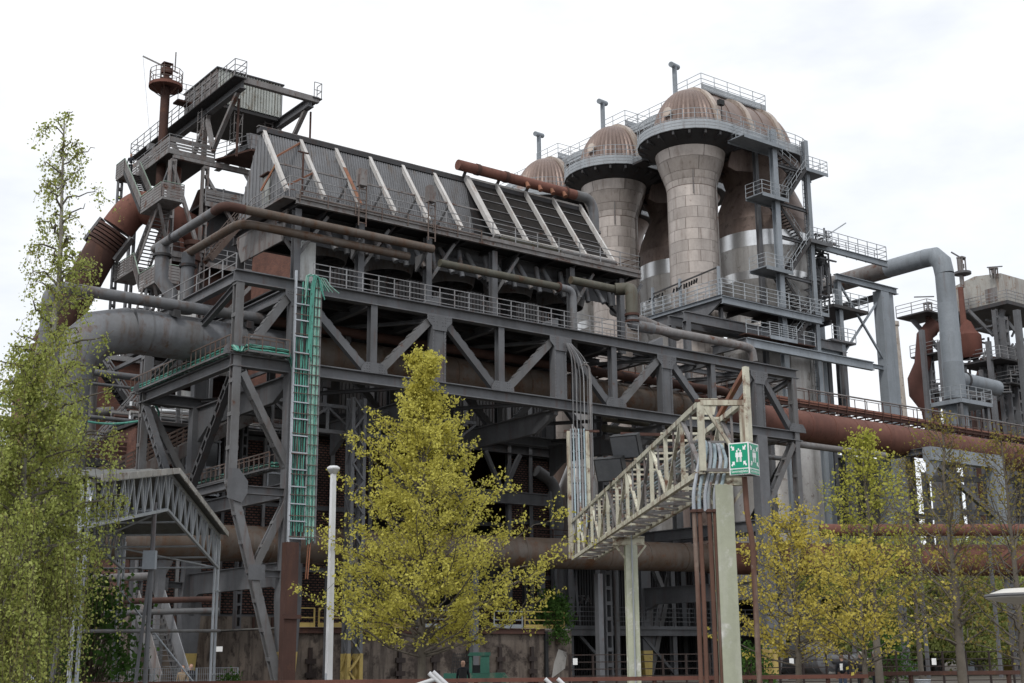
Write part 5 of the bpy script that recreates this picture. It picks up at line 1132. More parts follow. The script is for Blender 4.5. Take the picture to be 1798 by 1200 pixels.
# tangled service pipes above the wing, seen between the gantry columns
SVP = thing('service_pipes', 'layers of service pipes and light steelwork over the brick wing', 'pipe rack', (34, 76, 15.9))
for k in range(10):
    z = 16.1+.28*(k % 5)+(.2 if k > 4 else 0); v = 77.5+k*.55; tube(SVP, 'service_pipe', [GREYR, PIPEG, TIN, RUSTD][k % 4], [(29.5, v, z), (40.5, v, z)], .07+.05*(k % 3), n=8)
for k in range(6): beam(SVP, 'frame_post', GREY, (30+k*2.1, 77.3, 15.9), (30+k*2.1, 77.3, 20.4), .22, .22, up=(0, 1, 0)); beam(SVP, 'frame_beam', GREY, (30+k*2.1, 77.3, 20.3), (30+k*2.1, 83.5, 20.3), .2, .22)
MB().railing([(29.6, 77.2, 16.1), (40.5, 77.2, 16.1)], 1.2, 1.4, 3, .03).put('railing', RAILG, SVP)
tube(SVP, 'silver_duct', SHINY, [(31, 79.5, 16.9), (40.5, 79.5, 17.6)], .4, n=14)
bx(SVP, 'white_cabinet', WHITEP, (35.2, 78.2, 20.0), (36.8, 79.6, 23.4)); bx(SVP, 'white_cabinet', WHITEP, (33.0, 79.2, 16.0), (33.9, 80, 18.6))
# rising walkway
RW = thing('rising_walkway', 'rust-streaked sloping walkway rising past the brick wing', 'walkway', (26, 75.3, 0))
ra, rb = V3(22.5, 75.5, 8.7), V3(38.5, 75.5, 17.9)
for s in (0, 1.2): beam(RW, 'side_girder', GREYR, ra+V3(0, s, 0), rb+V3(0, s, 0), .12, .75)
bxm = MB().beam(ra+V3(0, .6, -.1), rb+V3(0, .6, -.1), 1.2, .1).put('deck', RUSTD, RW)
for s in (0, 1.2): MB().railing([ra+V3(0, s, .35), rb+V3(0, s, .35)], 1.1, 1.0, 4, .04).put('railing', RAILR, RW)
for t in (.08, .45, .85): c = ra.lerp(rb, t); MB().laced((c.x, c.y+.6, 0), (c.x, c.y+.6, c.z-.3), .4, .4, up=(0, 1, 0)).put('trestle', GREY, RW)
# retaining wall with tie anchors, terrace behind
RT = thing('retaining_wall', 'stained brown concrete retaining wall with dark steel tie bars', 'wall', (45, 67, 0))
bx(RT, 'wall_face', CONC, (34.4, 67, 0), (53.0, 67.6, 3.3)); bx(RT, 'wall_face', CONC, (53.05, 66.9, 0), (55.2, 67.6, 3.3)); bx(RT, 'wall_return', CONC, (34.4, 67.6, 0), (35, 77, 3.25)); bx(RT, 'wall_return', CONC, (54.6, 67.6, 0), (55.2, 77, 3.25))
bx(RT, 'terrace', CONCG, (34.4, 67.0, 3.3), (55.2, 78, 3.38)); ib(RT, 'edge_beam', RUSTD, (34.4, 66.9, 3.2), (53.0, 66.9, 3.2), .2, .32)
for u in (36.26, 39.16, 42.15, 44.59, 47.04, 49.44, 51.94):
    m = MB().box((u-.11, 66.8, 0), (u+.11, 66.96, 2.25)).box((u-.32, 66.74, 1.37), (u+.32, 66.86, 1.65)).box((u-.32, 66.74, .62), (u+.32, 66.86, .9)); m.put('tie_bar', mat('rust_black', (.04, .028, .025), (.03, .022, .02), RD, .2), RT)
bx(RT, 'drain_slot', BLACK, (52.98, 66.8, 0), (53.2, 66.95, 3.2))
MB().prism([(53.5, 66.88, .3), (54.6, 66.88, .9), (54.8, 66.88, 1.9), (54.1, 66.88, 2.1), (53.7, 66.88, 1.2)], (0, .03, 0)).put('pale_patch', CONCG, RT)
for k, (a, b) in enumerate(((34.6, 36.6), (36.9, 38.6), (38.9, 40.8), (41.1, 42.6), (44.0, 45.8), (49.2, 51.4), (51.6, 54.8))):
    mt = [YEL, YEL, YEL, YEL, RAILB, RAILB, YEL][k]; MB().railing([(a, 67.15, 3.38), (b, 67.15, 3.38)], 1.05, 2.2, 2, .045, toe=.25).put('guard_rail', mt, RT)
# lattice mast in front of the wall
LM = thing('lattice_mast', 'grey lattice column with yellow painted base against the retaining wall', 'column', (37.6, 64.6, 0))
MB().xlace((37.6, 64.6, 1.9), (37.6, 64.6, 16.2), .95, .7, up=(0, 1, 0), cw=.2).put('shaft', GREY, LM); MB().xlace((37.6, 64.6, 0), (37.6, 64.6, 1.9), 1.0, .74, up=(0, 1, 0), cw=.22).put('base', YEL, LM)
# dark shed right of the wall
SH = thing('dark_shed', 'black corrugated shed with steel columns below the stoves', 'building', (70, 79, 0))
for k in range(7):
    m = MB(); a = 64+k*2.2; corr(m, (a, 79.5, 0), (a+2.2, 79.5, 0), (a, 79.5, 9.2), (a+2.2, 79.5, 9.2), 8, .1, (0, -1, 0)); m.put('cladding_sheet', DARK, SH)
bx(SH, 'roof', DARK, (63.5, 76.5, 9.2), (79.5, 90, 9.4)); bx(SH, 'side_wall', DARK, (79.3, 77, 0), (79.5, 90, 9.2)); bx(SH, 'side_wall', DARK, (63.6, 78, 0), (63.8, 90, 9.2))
bx(SH, 'loading_deck', GREY, (56, 72.5, 3.5), (79, 79.3, 3.75)); MB().railing([(56, 72.5, 3.75), (79, 72.5, 3.75)], 1.3, 1.5, 4, .035).put('railing', GREY, SH)
ib(SH, 'deck_beam', GREY, (56, 72.5, 3.3), (79, 72.5, 3.3), .3, .5)
for u in (57.5, 60, 63, 66.2, 70, 74): ib(SH, 'column', GREY, (u, 72.9, 0), (u, 72.9, 9.0), .4, .4, up=(0, 1, 0))
for u in (64, 70): beam(SH, 'brace', GREY, (u, 72.9, .3), (u-3.5, 72.9, 3.4), .22, .22)
bx(SH, 'back_wall', DARK, (55.4, 78.9, 0), (64, 79.1, 9.2))
for u, t in ((61.5, 12), (63.2, 14)): tag(tube(None, 'standpipe', PIPEG, [(u, 71.5, 0), (u, 71.5, t)], .2, n=12), ['tall grey standpipe on the loading deck beside the retaining wall', 'taller grey standpipe beside the shed columns'][int(t > 13)], 'pipe')
# tank, bricks and shed to the right
TK = thing('horizontal_tank', 'grey horizontal cylindrical tank behind the dark fence', 'tank', (74, 63, 0))
m = MB(); a = PD(1385, 1158, 95); b = PD(1455, 1158, 92); dd = (b-a).normalized(); m.tube([a, b], 1.15, 24); m.tube([b, b+dd*.45], 1.15, 24, r2=.6); m.put('barrel', PIPEG, TK)
for t in (.15, .5, .85): c = a.lerp(b, t); MB().ring(c, dd, 1.19, .12, 24).put('band', GREY, TK); bx(TK, 'cradle', CONCG, (c.x-.3, c.y-.8, 0), (c.x+.3, c.y+.8, .6))
tube(TK, 'outlet', PIPEG, [b, b+dd*3.2], .3, n=12)
RB = thing('red_brick_house', 'red brick house wall far behind the gantry end', 'building', PD(1437, 1150, 150))
c = PD(1437, 1150, 150); bx(RB, 'wall', brick_mat('brick_bright', (.33, .12, .08), (.26, .095, .065), (.2, .16, .14), .6, .2, .03), (c.x-2, c.y, 0), (c.x+6, c.y+10, PD(1437, 812, 150).z)); bx(RB, 'roof', mat('roof_slate', (.2, .2, .22)), (c.x-2.3, c.y-.3, PD(1437, 812, 150).z), (c.x+6.3, c.y+10, PD(1437, 800, 150).z))
SD2 = thing('open_shed', 'grey open-sided shed with dark interior beside the tank', 'building', (84, 66, 0))
bx(SD2, 'roof', GREY, (80, 69.5, 5.9), (92, 80, 6.2)); bx(SD2, 'back_wall', DARK, (80, 77, 0), (92, 77.3, 5.9)); bx(SD2, 'panel', CONCG, (79.5, 69.6, 0), (83, 69.9, 5.9))
for u in (84, 88, 91.7): ib(SD2, 'post', GREY, (u, 69.7, 0), (u, 69.7, 5.9), .4, .4, up=(0, 1, 0))
for k in range(2):
    c = PD([1625, 1648][k], 1150, 105); tag(MB().laced((c.x, c.y, 0), (c.x, c.y, 7.6), .5, .5, up=(0, 1, 0)).put('trestle_post', GREY, None), ['bluish trestle post under the broad red pipe, farther from the sparse tree trunk', 'bluish trestle post under the broad red pipe, beside the sparse tree trunk'][k], 'post')

DH = thing('dust_hall', 'dark sheet-clad hall behind the red pipe and lime-green tree', 'building', PD(1540, 1150, 125))
a = PD(1455, 1150, 128); zt = PD(1500, 800, 128).z
bx(DH, 'hall_wall', DARK, (a.x, a.y, 7.5), (a.x+14, a.y+8, zt)); bx(DH, 'hall_roof', GREY, (a.x-.4, a.y-.4, zt), (a.x+14.4, a.y+8.4, zt+.3))
for k in range(4): ib(DH, 'stilt', GREY, (a.x+.6+k*4.2, a.y+.5, 0), (a.x+.6+k*4.2, a.y+.5, 7.5), .5, .5, up=(0, 1, 0))
for k in range(5): beam(DH, 'wall_rib', GREY, (a.x+1+k*3, a.y-.08, 7.5), (a.x+1+k*3, a.y-.08, zt), .25, .16, up=(0, 1, 0))
b = PD(1650, 1150, 118)
for k in range(5):
    p = V3(b.x+k*3.0, b.y-k*1.2, 0); MB().laced(p, p+V3(0, 0, 17.5), .5, .5, up=(0, 1, 0)).put('trestle', GREY, DH)
    beam(DH, 'trestle_brace', GREY, p+V3(0, 0, 9.5), p+V3(3.0, -1.2, 16.5), .25, .25)
for z in (10, 14, 17): beam(DH, 'trestle_beam', GREY, (b.x, b.y, z), (b.x+12, b.y-4.8, z), .4, .5)
# ================================================================== cream pipe bridge in front of the gantry
e_n = V3(21.30, 21.02, 0); e_f = V3(36.4, 43.92, 0); ed = (e_f-e_n).normalized(); es = V3(ed.y, -ed.x, 0)
PB = thing('pipe_bridge', 'rust-streaked cream lattice pipe bridge with pale blue pipes inside', 'pipe bridge', e_n)
z0, z1, bw = 5.75, 7.32, .98; nb = 12; bl = (e_f-e_n).length
def BP(t, s, z): return e_n+ed*(bl*t)+es*(bw*s)+V3(0, 0, z)
for s in (0, 1):
    beam(PB, 'top_chord', CREAM, BP(0, s, z1), BP(1, s, z1), .11, .13); beam(PB, 'bottom_chord', CREAM, BP(-.0, s, z0), BP(1, s, z0), .11, .13)
    for k in range(nb+1):
        beam(PB, 'post', CREAM, BP(k/nb, s, z0), BP(k/nb, s, z1), .15 if k == 0 else .1, .1, up=ed)
        if k < nb: beam(PB, 'diagonal', CREAM if k % 3 else GREYR, BP((k+.04)/nb, s, z1 if k % 2 else z0), BP((k+.96)/nb, s, z0 if k % 2 else z1), .09, .07)
    for k in range(nb): beam(PB, 'counter_diagonal', GREYR, BP((k+.5)/nb, s, z0), BP((k+.5)/nb, s, z1), .05, .05, up=ed)
for k in range(nb*2+1):
    t = k/nb/2; beam(PB, 'floor_tie', CREAM if k % 2 else GREYR, BP(t, 0, z0+.02), BP(t, 1, z0+.02), .07, .07)
    if k % 2 == 0 or k > 4: beam(PB, 'roof_tie', CREAM if k % 3 else RUSTD, BP(t, -.12 if k % 4 == 0 else 0, z1+.05), BP(t, 1, z1+.05), .07, .06)
    if k < nb*2: beam(PB, 'floor_brace', GREYR, BP(t, k % 2, z0), BP(t+.5/nb, 1-k % 2, z0), .04, .05)
for z in (6.2, 6.6): 
    for k in range(nb): beam(PB, 'pipe_rest', GREYR, BP((k+.5)/nb, .02, z), BP((k+.5)/nb, .98, z), .05, .05)
MB().prism([BP(0, -.04, z1+.1), BP(0, .42, z1+.1), BP(0, .32, z1-.28), BP(0, -.04, z1-.28)], -ed*.03).put('gusset_plate', CREAM, PB)
beam(PB, 'end_brace', CREAM, BP(0, .1, z1-.1), BP(0, .98, z0+.1), .09, .07); beam(PB, 'end_beam', CREAM, BP(0, 0, z1), BP(0, 1.05, z1), .12, .12)
for k in range(6):
    s = .15+.14*k; zt = 6.68; sx = (-.22, -.09, .05, .13, .27, .40)[k]
    P_ = [BP(1, s, zt), BP(.07, s, zt), BP(.02+.008*k, s, zt-.1), BP(.008, (s+sx)/2, zt-.7), BP(.005, sx, z0-.5), BP(.005, sx, z0-.9)]
    tube(PB, 'pale_pipe', PALEB if k % 2 else GALV, P_, .042, n=8, bend=.5)
    if k != 2: tube(PB, 'drop_pipe', RUSTP, [BP(.005, sx, z0-.85), BP(.006, sx+.02, 3), BP(.005, sx, 0)], .052, n=8); MB().ring(BP(.005, sx, z0-.9), (0, 0, 1), .09, .05).put('coupling', RUSTD, PB)
m = MB().beam(BP(-.012, 1.04, 5.7), BP(-.012, 1.04, 8.1), .13, .1, (0, 1, 0)); m.put('sign_post', CREAM, PB)
tube(PB, 'bent_pipe', RUSTP, [BP(-.004, .94, 5.6), BP(-.004, .96, 4.7), BP(-.004, 1.05, 4.2), BP(-.004, 1.05, 0)], .062, n=10, bend=.4)
c0 = BP(-.012, 1.04, 8.05); c1 = PD(1255, 745, 33.5); beam(PB, 'stay', RUSTO, c0, c1, .1, .12); beam(PB, 'stay', RUSTO, c0+V3(0, 0, -.5), c1+V3(.2, .3, -.4), .06, .06)
# far end: upright frame that carries the conduits up to the gantry
for s in (-.1, .75): beam(PB, 'end_upright', CREAM, BP(1, s, z0), BP(1, s, 11.3), .16, .12, up=ed)
for k in range(6): beam(PB, 'upright_tie', GREYR, BP(1, -.1, 7.6+.7*k), BP(1, .75, 7.6+.7*k), .06, .06)
for k in range(6): tube(PB, 'pale_pipe', PALEB if k % 2 else RAILG, [BP(.97, .0+.12*k, 6.7), BP(.99, .0+.12*k, 7.3), BP(.998, .0+.12*k, 11.4)], .036, n=8)
beam(PB, 'top_stay', RUSTD, BP(1, -.3, 11.3), BP(1, 1.3, 11.3), .1, .1)
# two posts
for k, (px, dep, w) in enumerate(((1279, 29.9, .41), (1111, 46.5, .42))):
    c = PD(px, 1100, dep); t = (c-e_n).dot(ed)/bl; cc_ = BP(t, .85 if k == 0 else .5, 0); cc_ = V3(c.x, c.y, 0)
    m = MB(); 
    m.beam(cc_+V3(0, 0, 0), cc_+V3(0, 0, z0-.3), w*.86, w*.86, up=ed); m.beam(cc_+ed*(-w*.46), cc_+ed*(-w*.46)+V3(0, 0, z0-.32), w, .04, up=ed); m.beam(cc_+ed*(w*.46), cc_+ed*(w*.46)+V3(0, 0, z0-.32), w, .04, up=ed)
    m.put('support_post', CREAMW, PB); ib(PB, 'head_beam', CREAM, cc_-es*(.62 if k == 0 else .62)+V3(0, 0, z0-.15), cc_+es*(.5)+V3(0, 0, z0-.15), .2, .3)
    for s in (-1, 1): beam(PB, 'head_brace', CREAM, cc_+es*(s*.55)+V3(0, 0, z0-.3), cc_+es*(s*.2)+V3(0, 0, z0-.75), .06, .06)
    if k == 1: tube(PB, 'conduit', GALV, [cc_-ed*.3+V3(0, 0, 0), cc_-ed*.3+V3(0, 0, 6.4)], .03, n=6)
# assembly point sign
SG = thing('assembly_sign', 'green and white two-sided assembly point sign reading Sammelplatz', 'sign', PD(1315, 803, 29.0))
cz0 = PD(1315, 833, 29.0).z; cz1 = PD(1315, 776, 29.0).z; cn = PD(1315, 803, 29.0); hgt = cz1-cz0
cl = PD(1280, 803, 29.22); crr = PD(1332.5, 803, 29.42)
def sign_face(a, b, nm, flip):
    a = Vector((a.x, a.y, cz0)); b = Vector((b.x, b.y, cz0)); X_ = (b-a); W_ = X_.length; X_ = X_.normalized(); up = V3(0, 0, 1); nr = X_.cross(up); 
    if nr.dot(_d) > 0: nr = -nr
    m = MB().prism([a, b, b+up*hgt, a+up*hgt], -nr*.015); f = m.put(nm, SIGNW, SG)
    def P2(x, y, o=.004): return a+X_*(x*W_)+up*(y*hgt)+nr*o
    MB().add([P2(.05, .215), P2(.95, .215), P2(.95, .965), P2(.05, .965)], [(0, 1, 2, 3)]).put('green_field', SIGNG, f)
    MB().add([P2(.05, .035), P2(.95, .035), P2(.95, .18), P2(.05, .18)], [(0, 1, 2, 3)]).put('green_strip', SIGNG, f)
    m = MB(); asp = W_/hgt
    def poly(pts): m.add([P2(x, y, .008) for x, y in pts], [tuple(range(len(pts)))])
    for sx, sy in ((-1, 1), (1, 1), (-1, -1), (1, -1)):      # four arrows pointing to the middle
        def A(x, y): return (.5+sx*(.30+x*.085), .595+sy*(.25+y*.075))
        poly([A(-1, -1), A(.75, -1), A(.22, -.5), A(1.1, .45), A(.5, 1.1), A(-.42, .15), A(-1, .75)])
    def person(cx, k=1.):
        w = .085
        poly([(cx+.042*math.cos(t), .74+.034*math.sin(t)) for t in np.linspace(0, 2*math.pi, 14, endpoint=False)])
        poly([(cx-w, .55), (cx-w*.9, .69), (cx-w*.5, .7), (cx+w*.5, .7), (cx+w*.9, .69), (cx+w, .55), (cx+w*.55, .55), (cx+w*.55, .40), (cx+w*.1, .40), (cx+w*.08, .53), (cx-w*.08, .53), (cx-w*.1, .40), (cx-w*.55, .40), (cx-w*.55, .55)])
    person(.415); person(.585)
    poly([(.5+.042*math.cos(t), .79+.034*math.sin(t)) for t in np.linspace(0, 2*math.pi, 14, endpoint=False)])
    m.put('pictogram', SIGNW, f)
    cu_ = bpy.data.curves.new('text', 'FONT'); cu_.body = 'Sammelplatz'; cu_.align_x = 'CENTER'; cu_.size = .1
    ob = bpy.data.objects.new('text_tmp', cu_); me = ob.to_mesh(); vs = [tuple(v.co) for v in me.vertices]; fs = [tuple(p.vertices) for p in me.polygons]
    w = max(v[0] for v in vs)-min(v[0] for v in vs); k = .82*W_/w
    MB().add([P2(.5, .075, .008)+X_*(v[0]*k)+up*(v[1]*k*1.15) for v in vs], fs).put('lettering', SIGNW, f); ob.to_mesh_clear(); bpy.data.objects.remove(ob)
sign_face(cl, cn, 'left_panel', 0); sign_face(cn, crr, 'right_panel', 1)
MB().prism([(cl.x, cl.y, cz0), (cn.x, cn.y, cz0), (crr.x, crr.y, cz0)], (0, 0, .02)).put('bottom_plate', GREY, SG)
beam(SG, 'bracket', GALV, ((cl.x+crr.x)/2, (cl.y+crr.y)/2, cz0+.3), (BP(-.012, 1.04, 0).x, BP(-.012, 1.04, 0).y, cz0+.3), .05, .05)
# two floodlights on brackets
for k, (x, y) in enumerate(((1101, 782), (1074, 822))):
    c = PD(x, y, 44); FL = thing('floodlight', ['black floodlight on the upper bracket of the pipe bridge', 'black floodlight on the lower bracket of the pipe bridge'][k], 'floodlight', c)
    m = MB(); n_ = (-_d+_r*-.5+V3(0, 0, -.5)).normalized(); a_ = n_.cross(V3(0, 0, 1)).normalized(); b_ = a_.cross(n_)
    m.beam(c-n_*.15, c+n_*.25, .95, .75, up=b_, w2=1.0, h2=.8); m.put('housing', BLACK, FL); MB().beam(c+n_*.25, c+n_*.27, .92, .72, up=b_).put('lens', mat('lamp_lens', (.09, .095, .105), None, None, 0, rough=.2), FL)
    beam(FL, 'yoke', BLACK, c+b_*.3, c+b_*.3+_r*1.6+_d*1.0, .06, .06)
beam(PB, 'lamp_bracket', RUSTD, PD(1090, 762, 44), PD(1175, 764, 44.5), .1, .1); beam(PB, 'lamp_bracket', RUSTD, PD(1060, 805, 44), PD(1130, 803, 44.5), .1, .1)
# ================================================================== lamp post
c = PD(577, 1190, 44); LP = thing('lamp_post', 'slim white square lamp post with small angular head', 'lamp post', (c.x, c.y, 0))
zt = PD(584, 832, 44).z
beam(LP, 'pole', WHITE, (c.x, c.y, 0), (c.x, c.y, zt), .19, .19, up=(0, 1, 0), w2=.15, h2=.15); MB().lathe([(.07, -.03), (.12, .0), (.23, .13), (.25, .15), (.25, .19), (.14, .26), (.0, .27)], (c.x, c.y, zt), 6).put('lamp_head', WHITE, LP)
bx(LP, 'service_door', GALV, (c.x-.11, c.y-.06, .8), (c.x-.097, c.y+.06, 1.2))
# mushroom lamp at the right
c = PD(1812, 1048, 14.5); DL = thing('mushroom_lamp', 'pale round mushroom lamp shade near the portal frame foot', 'lamp', (c.x, c.y, 0))
MB().lathe([(.0, .1), (.3, .085), (.46, .03), (.48, -.01), (.46, -.02), (.3, -.06), (.1, -.08), (.0, -.08)], c, 40).put('shade', mat('lamp_shade_glass', (.6, .58, .53), (.5, .48, .44), None, 0, rough=.4), DL)
MB().lathe([(.485, -.005), (.495, .01), (.485, .03)], c, 40).put('rim', GREY2, DL); tube(DL, 'pole', GREY2, [(c.x, c.y, 0), (c.x, c.y, c.z)], .04, n=12)
# ================================================================== foreground rail, fence, small barriers
RA = thing('foreground_rail', 'rust-red steel rail on short posts along the foreground', 'rail', PD(700, 1199, 41))
a = PD(-80, 1199.5, 40); b = PD(1524, 1197, 43); a.z = b.z = .98
beam(RA, 'rail', RUST, a, b, .16, .12)
for k in range(15): c = a.lerp(b, (k+.3)/15); beam(RA, 'post', RUSTD, (c.x, c.y, 0), (c.x, c.y, .93), .1, .1, up=(0, 1, 0))
RB2 = thing('rear_rail', 'second rust-brown rail behind the walkers and trees', 'rail', PD(1640, 1187, 56))
a = PD(1470, 1187, 56); b = PD(1900, 1187, 56); a.z = b.z = .86
beam(RB2, 'rail', RUSTD, a, b, .2, .16)
for k in range(5): c = a.lerp(b, (k+.5)/5); beam(RB2, 'post', RUSTD, (c.x, c.y, 0), (c.x, c.y, .8), .14, .14, up=(0, 1, 0))
FE = thing('mesh_fence', 'dark brown bar fence with notices in front of the sheds', 'fence', PD(1400, 1190, 72))
a = PD(1000, 1154, 72); b = PD(1900, 1149, 72); a.z = b.z = 0
n = 22
for k in range(n+1): c = a.lerp(b, k/n); beam(FE, 'post', MATS['rust_black'], (c.x, c.y, 0), (c.x, c.y, 1.75), .09, .09, up=(0, 1, 0))
for z in (.25, .62, .98, 1.35, 1.72): beam(FE, 'bar', MATS['rust_black'], a+V3(0, 0, z), b+V3(0, 0, z), .05, .05)
for k, x in enumerate((1010, 1240, 1390, 1520, 1640)):
    c = PD(x, 1162, 71.85); o = MB().beam(c-_r*.12, c+_r*.12, .02, .34, up=(0, 0, 1)).put('notice', SIGNW, None)
    tag(o, ['small white notice on the fence beside the retaining wall end', 'small white notice on the fence behind the rusty drop pipes', 'small white notice on the fence before the tank', 'small white notice on the fence behind the walkers', 'small white notice on the fence between the trestle posts'][k], 'notice')
WT = thing('white_barrier', 'white tubular barrier with crossing slanted tubes', 'barrier', PD(770, 1205, 26))
for (x0, y0, x1, y1) in ((753, 1182, 800, 1224), (760, 1180, 806, 1222), (764, 1193, 725, 1206)): tube(WT, 'tube', WHITE, [PD(x0, y0, 26), PD(x1, y1, 26)], .045, n=10)
p = PD(790, 1212, 26); beam(WT, 'leg', WHITE, (p.x, p.y, 0), p, .06, .06, up=(0, 1, 0)); p = PD(725, 1206, 26); beam(WT, 'leg', WHITE, (p.x, p.y, 0), p, .06, .06, up=(0, 1, 0))
WT2 = thing('white_barrier', 'white tubular barrier with two parallel slanted tubes', 'barrier', PD(975, 1205, 26))
for x in (957, 979): tube(WT2, 'tube', WHITE, [PD(x, 1192, 26), PD(x+40, 1230, 26)], .04, n=10); p = PD(x+40, 1230, 26); beam(WT2, 'leg', WHITE, (p.x, p.y, 0), p, .06, .06, up=(0, 1, 0))
# green machine by the wall
c = PD(838, 1190, 62); GM = thing('green_machine', 'old green mine locomotive with chipped cab and grille', 'machine', (c.x, c.y, 0))
def GP(s, t, z): return V3(c.x, c.y, 0)+_r*s+_d*t+V3(0, 0, z)
MB().prism([GP(-1.55, 0, .35), GP(1.45, 0, .35), GP(1.45, 0, .72), GP(1.25, 0, .95), GP(-1.55, 0, .95)], _d*1.2).put('chassis', GREENM, GM)
for s in (-.3, .35):
    for t, w_ in ((.05, .14 if s < 0 else .42), (1.1, .14)): beam(GM, 'cab_pillar', GREENM, GP(s, t, .95), GP(s, t, 1.75), w_, .12, up=_d)
MB().prism([GP(-.45, -.05, 1.72), GP(.6, -.05, 1.72), GP(.6, -.05, 1.88), GP(-.35, -.05, 1.88)], _d*1.3).put('cab_roof', GREENM, GM)
m = MB()
for k in range(9): m.beam(GP(-1.2+k*.1, .1, .95), GP(-1.1+k*.09, .1, 1.85), .025, .025, up=_d)
for k in range(6): m.beam(GP(-1.2+.02*k, .1, 1.0+.16*k), GP(-.36, .1, 1.0+.16*k), .025, .025)
m.put('front_grille', BLACK, GM); bx(GM, 'seat_block', BLACK, GP(-.2, .4, .9), GP(.2, .8, 1.3))
for s in (-1, .9): m = MB().tube([GP(s, -.02, .3), GP(s, .15, .3)], .3, 18); m.put('wheel', BLACK, GM); m = MB().tube([GP(s, 1.05, .3), GP(s, 1.22, .3)], .3, 18); m.put('wheel', BLACK, GM)
# ================================================================== keder-roof shelter at the left
S1, S2, SA = PD(150, 925, 30), PD(383, 1000, 44.5), PD(293, 895, 37.4)
S2.z = S1.z
SHL = thing('roofed_shelter', 'aluminium lattice shelter with pitched sheet roof on scaffold legs', 'shelter', ((S1.x+S2.x)/2, (S1.y+S2.y)/2, 0))
left = -_r; hh = 1.03
for k, off in enumerate((0, 3.2, 6.4)):
    o = left*off
    for a, b in ((S1, SA), (SA, S2)):
        a = a+o; b = b+o; up = V3(0, 0, hh); n = 9
        beam(SHL, 'bottom_chord', GALV, a, b, .08, .08); beam(SHL, 'top_chord', GALV, a+up, b+up, .09, .1)
        for j in range(n):
            p = a.lerp(b, j/n); q = a.lerp(b, (j+1)/n); mid_ = a.lerp(b, (j+.5)/n)
            MB().beam(p, mid_+up, .055, .055, up=_r).beam(mid_+up, q, .055, .055, up=_r).put('lattice_bar', GALV, SHL)
            if j % 2 == 0: beam(SHL, 'lattice_post', GALV, p, p+up, .05, .05, up=_r)
    beam(SHL, 'lattice_post', GALV, SA+o, SA+o+V3(0, 0, hh), .07, .07, up=_r); beam(SHL, 'lattice_post', GALV, S2+o, S2+o+V3(0, 0, hh), .06, .06, up=_r)
for a, b, nn in ((S1, SA, 10), (SA, S2, 10)):
    for j in range(nn):
        p = a.lerp(b, j/nn)+V3(0, 0, hh+.06); q = a.lerp(b, (j+1.03)/nn)+V3(0, 0, hh+.06)
        m = MB(); w_ = 13
        for i in range(w_): m.prism([p+left*(-.25+i*.52), q+left*(-.25+i*.52), q+left*(-.25+i*.52+.26)+V3(0, 0, .06), p+left*(-.25+i*.52+.26)+V3(0, 0, .06)], (0, 0, .03)); m.prism([p+left*(-.25+i*.52+.26)+V3(0, 0, .06), q+left*(-.25+i*.52+.26)+V3(0, 0, .06), q+left*(-.25+i*.52+.52), p+left*(-.25+i*.52+.52)], (0, 0, .03))
        m.put('roof_sheet', mat('roof_sheet_dark', (.13, .135, .13), (.1, .1, .095), RU, .15), SHL); MB().beam(p-left*.3+V3(0, 0, .02), p.lerp(q, .9)-left*.3+V3(0, 0, .02), .04, .16, up=(0, 0, 1)).put('roof_edge', ROOFM, SHL)
    for j in range(6): c = a.lerp(b, j/5)+V3(0, 0, .02); tube(SHL, 'purlin', GALV, [c, c+left*6.4], .03, n=8)
    tube(SHL, 'wind_tube', GALV, [a, b+left*6.4], .028, n=8); tube(SHL, 'wind_tube', GALV, [b, a+left*6.4], .028, n=8)
for P_, nm in ((S1, 0), (S2, 1)):
    for off in (0, 3.2, 6.4):
        for k in range(2):
            c = P_+left*(off+.05)+_d*(-.25+.5*k); tube(SHL, 'scaffold_leg', GALV, [(c.x, c.y, 0), (c.x, c.y, P_.z+hh*.9)], .045, n=10)
        for z in (1.2, 2.6, 3.9): c = P_+left*off; beam(SHL, 'scaffold_ledger', GALV, (c.x-_d.x*.3, c.y-_d.y*.3, z), (c.x+_d.x*.3, c.y+_d.y*.3, z), .04, .04)
    for off in (0, 3.2): 
        c = P_+left*off; c2 = P_+left*(off+3.2); 
        tube(SHL, 'scaffold_brace', GALV, [(c.x, c.y, 0.2), (c2.x, c2.y, 3.9)], .03, n=8); tube(SHL, 'scaffold_ledger', GALV, [(c.x, c.y, 2.6), (c2.x, c2.y, 2.6)], .03, n=8)
tube(SHL, 'raking_shore', GALV, [PD(120, 1190, 30), PD(134, 1010, 30)], .04, n=8); tube(SHL, 'raking_shore', GREY2, [PD(90, 1198, 30.5), PD(126, 1000, 30.5)], .06, n=8)
q = PD(262, 1000, 36); m = MB().beam(q, q+V3(0, 0, .5), .34, .2, up=_d); m.put('switch_box', BLUEG, SHL); tube(SHL, 'centre_post', GREY, [(q.x+.1, q.y+.1, 0), (q.x+.1, q.y+.1, 5.9)], .07, n=8); tube(SHL, 'centre_post', GREY, [(q.x-.25, q.y+.1, 0), (q.x+.1, q.y+.1, 4.5)], .05, n=8)
p = PD(0, 1110, 30); q = PD(385, 1105, 44.3); tube(SHL, 'long_rail', GREY2, [PD(-40, 1109, 29.5), PD(385, 1108, 44)], .05, n=8)
tag(tube(None, 'peeling_pipe', GREYR, [PD(150, 1017, 52), PD(262, 1012, 56)], .16, n=12), 'white pipe with peeling rust under the shelter', 'pipe')
for k, y in enumerate((1058, 1078)): tag(tube(None, 'low_pipe', GREY2 if k else RUSTD, [PD(150, y, 56), PD(382, y-6, 62)], .14, n=10), ['upper dark pipe crossing low under the shelter', 'lower grey pipe crossing low under the shelter'][k], 'pipe')
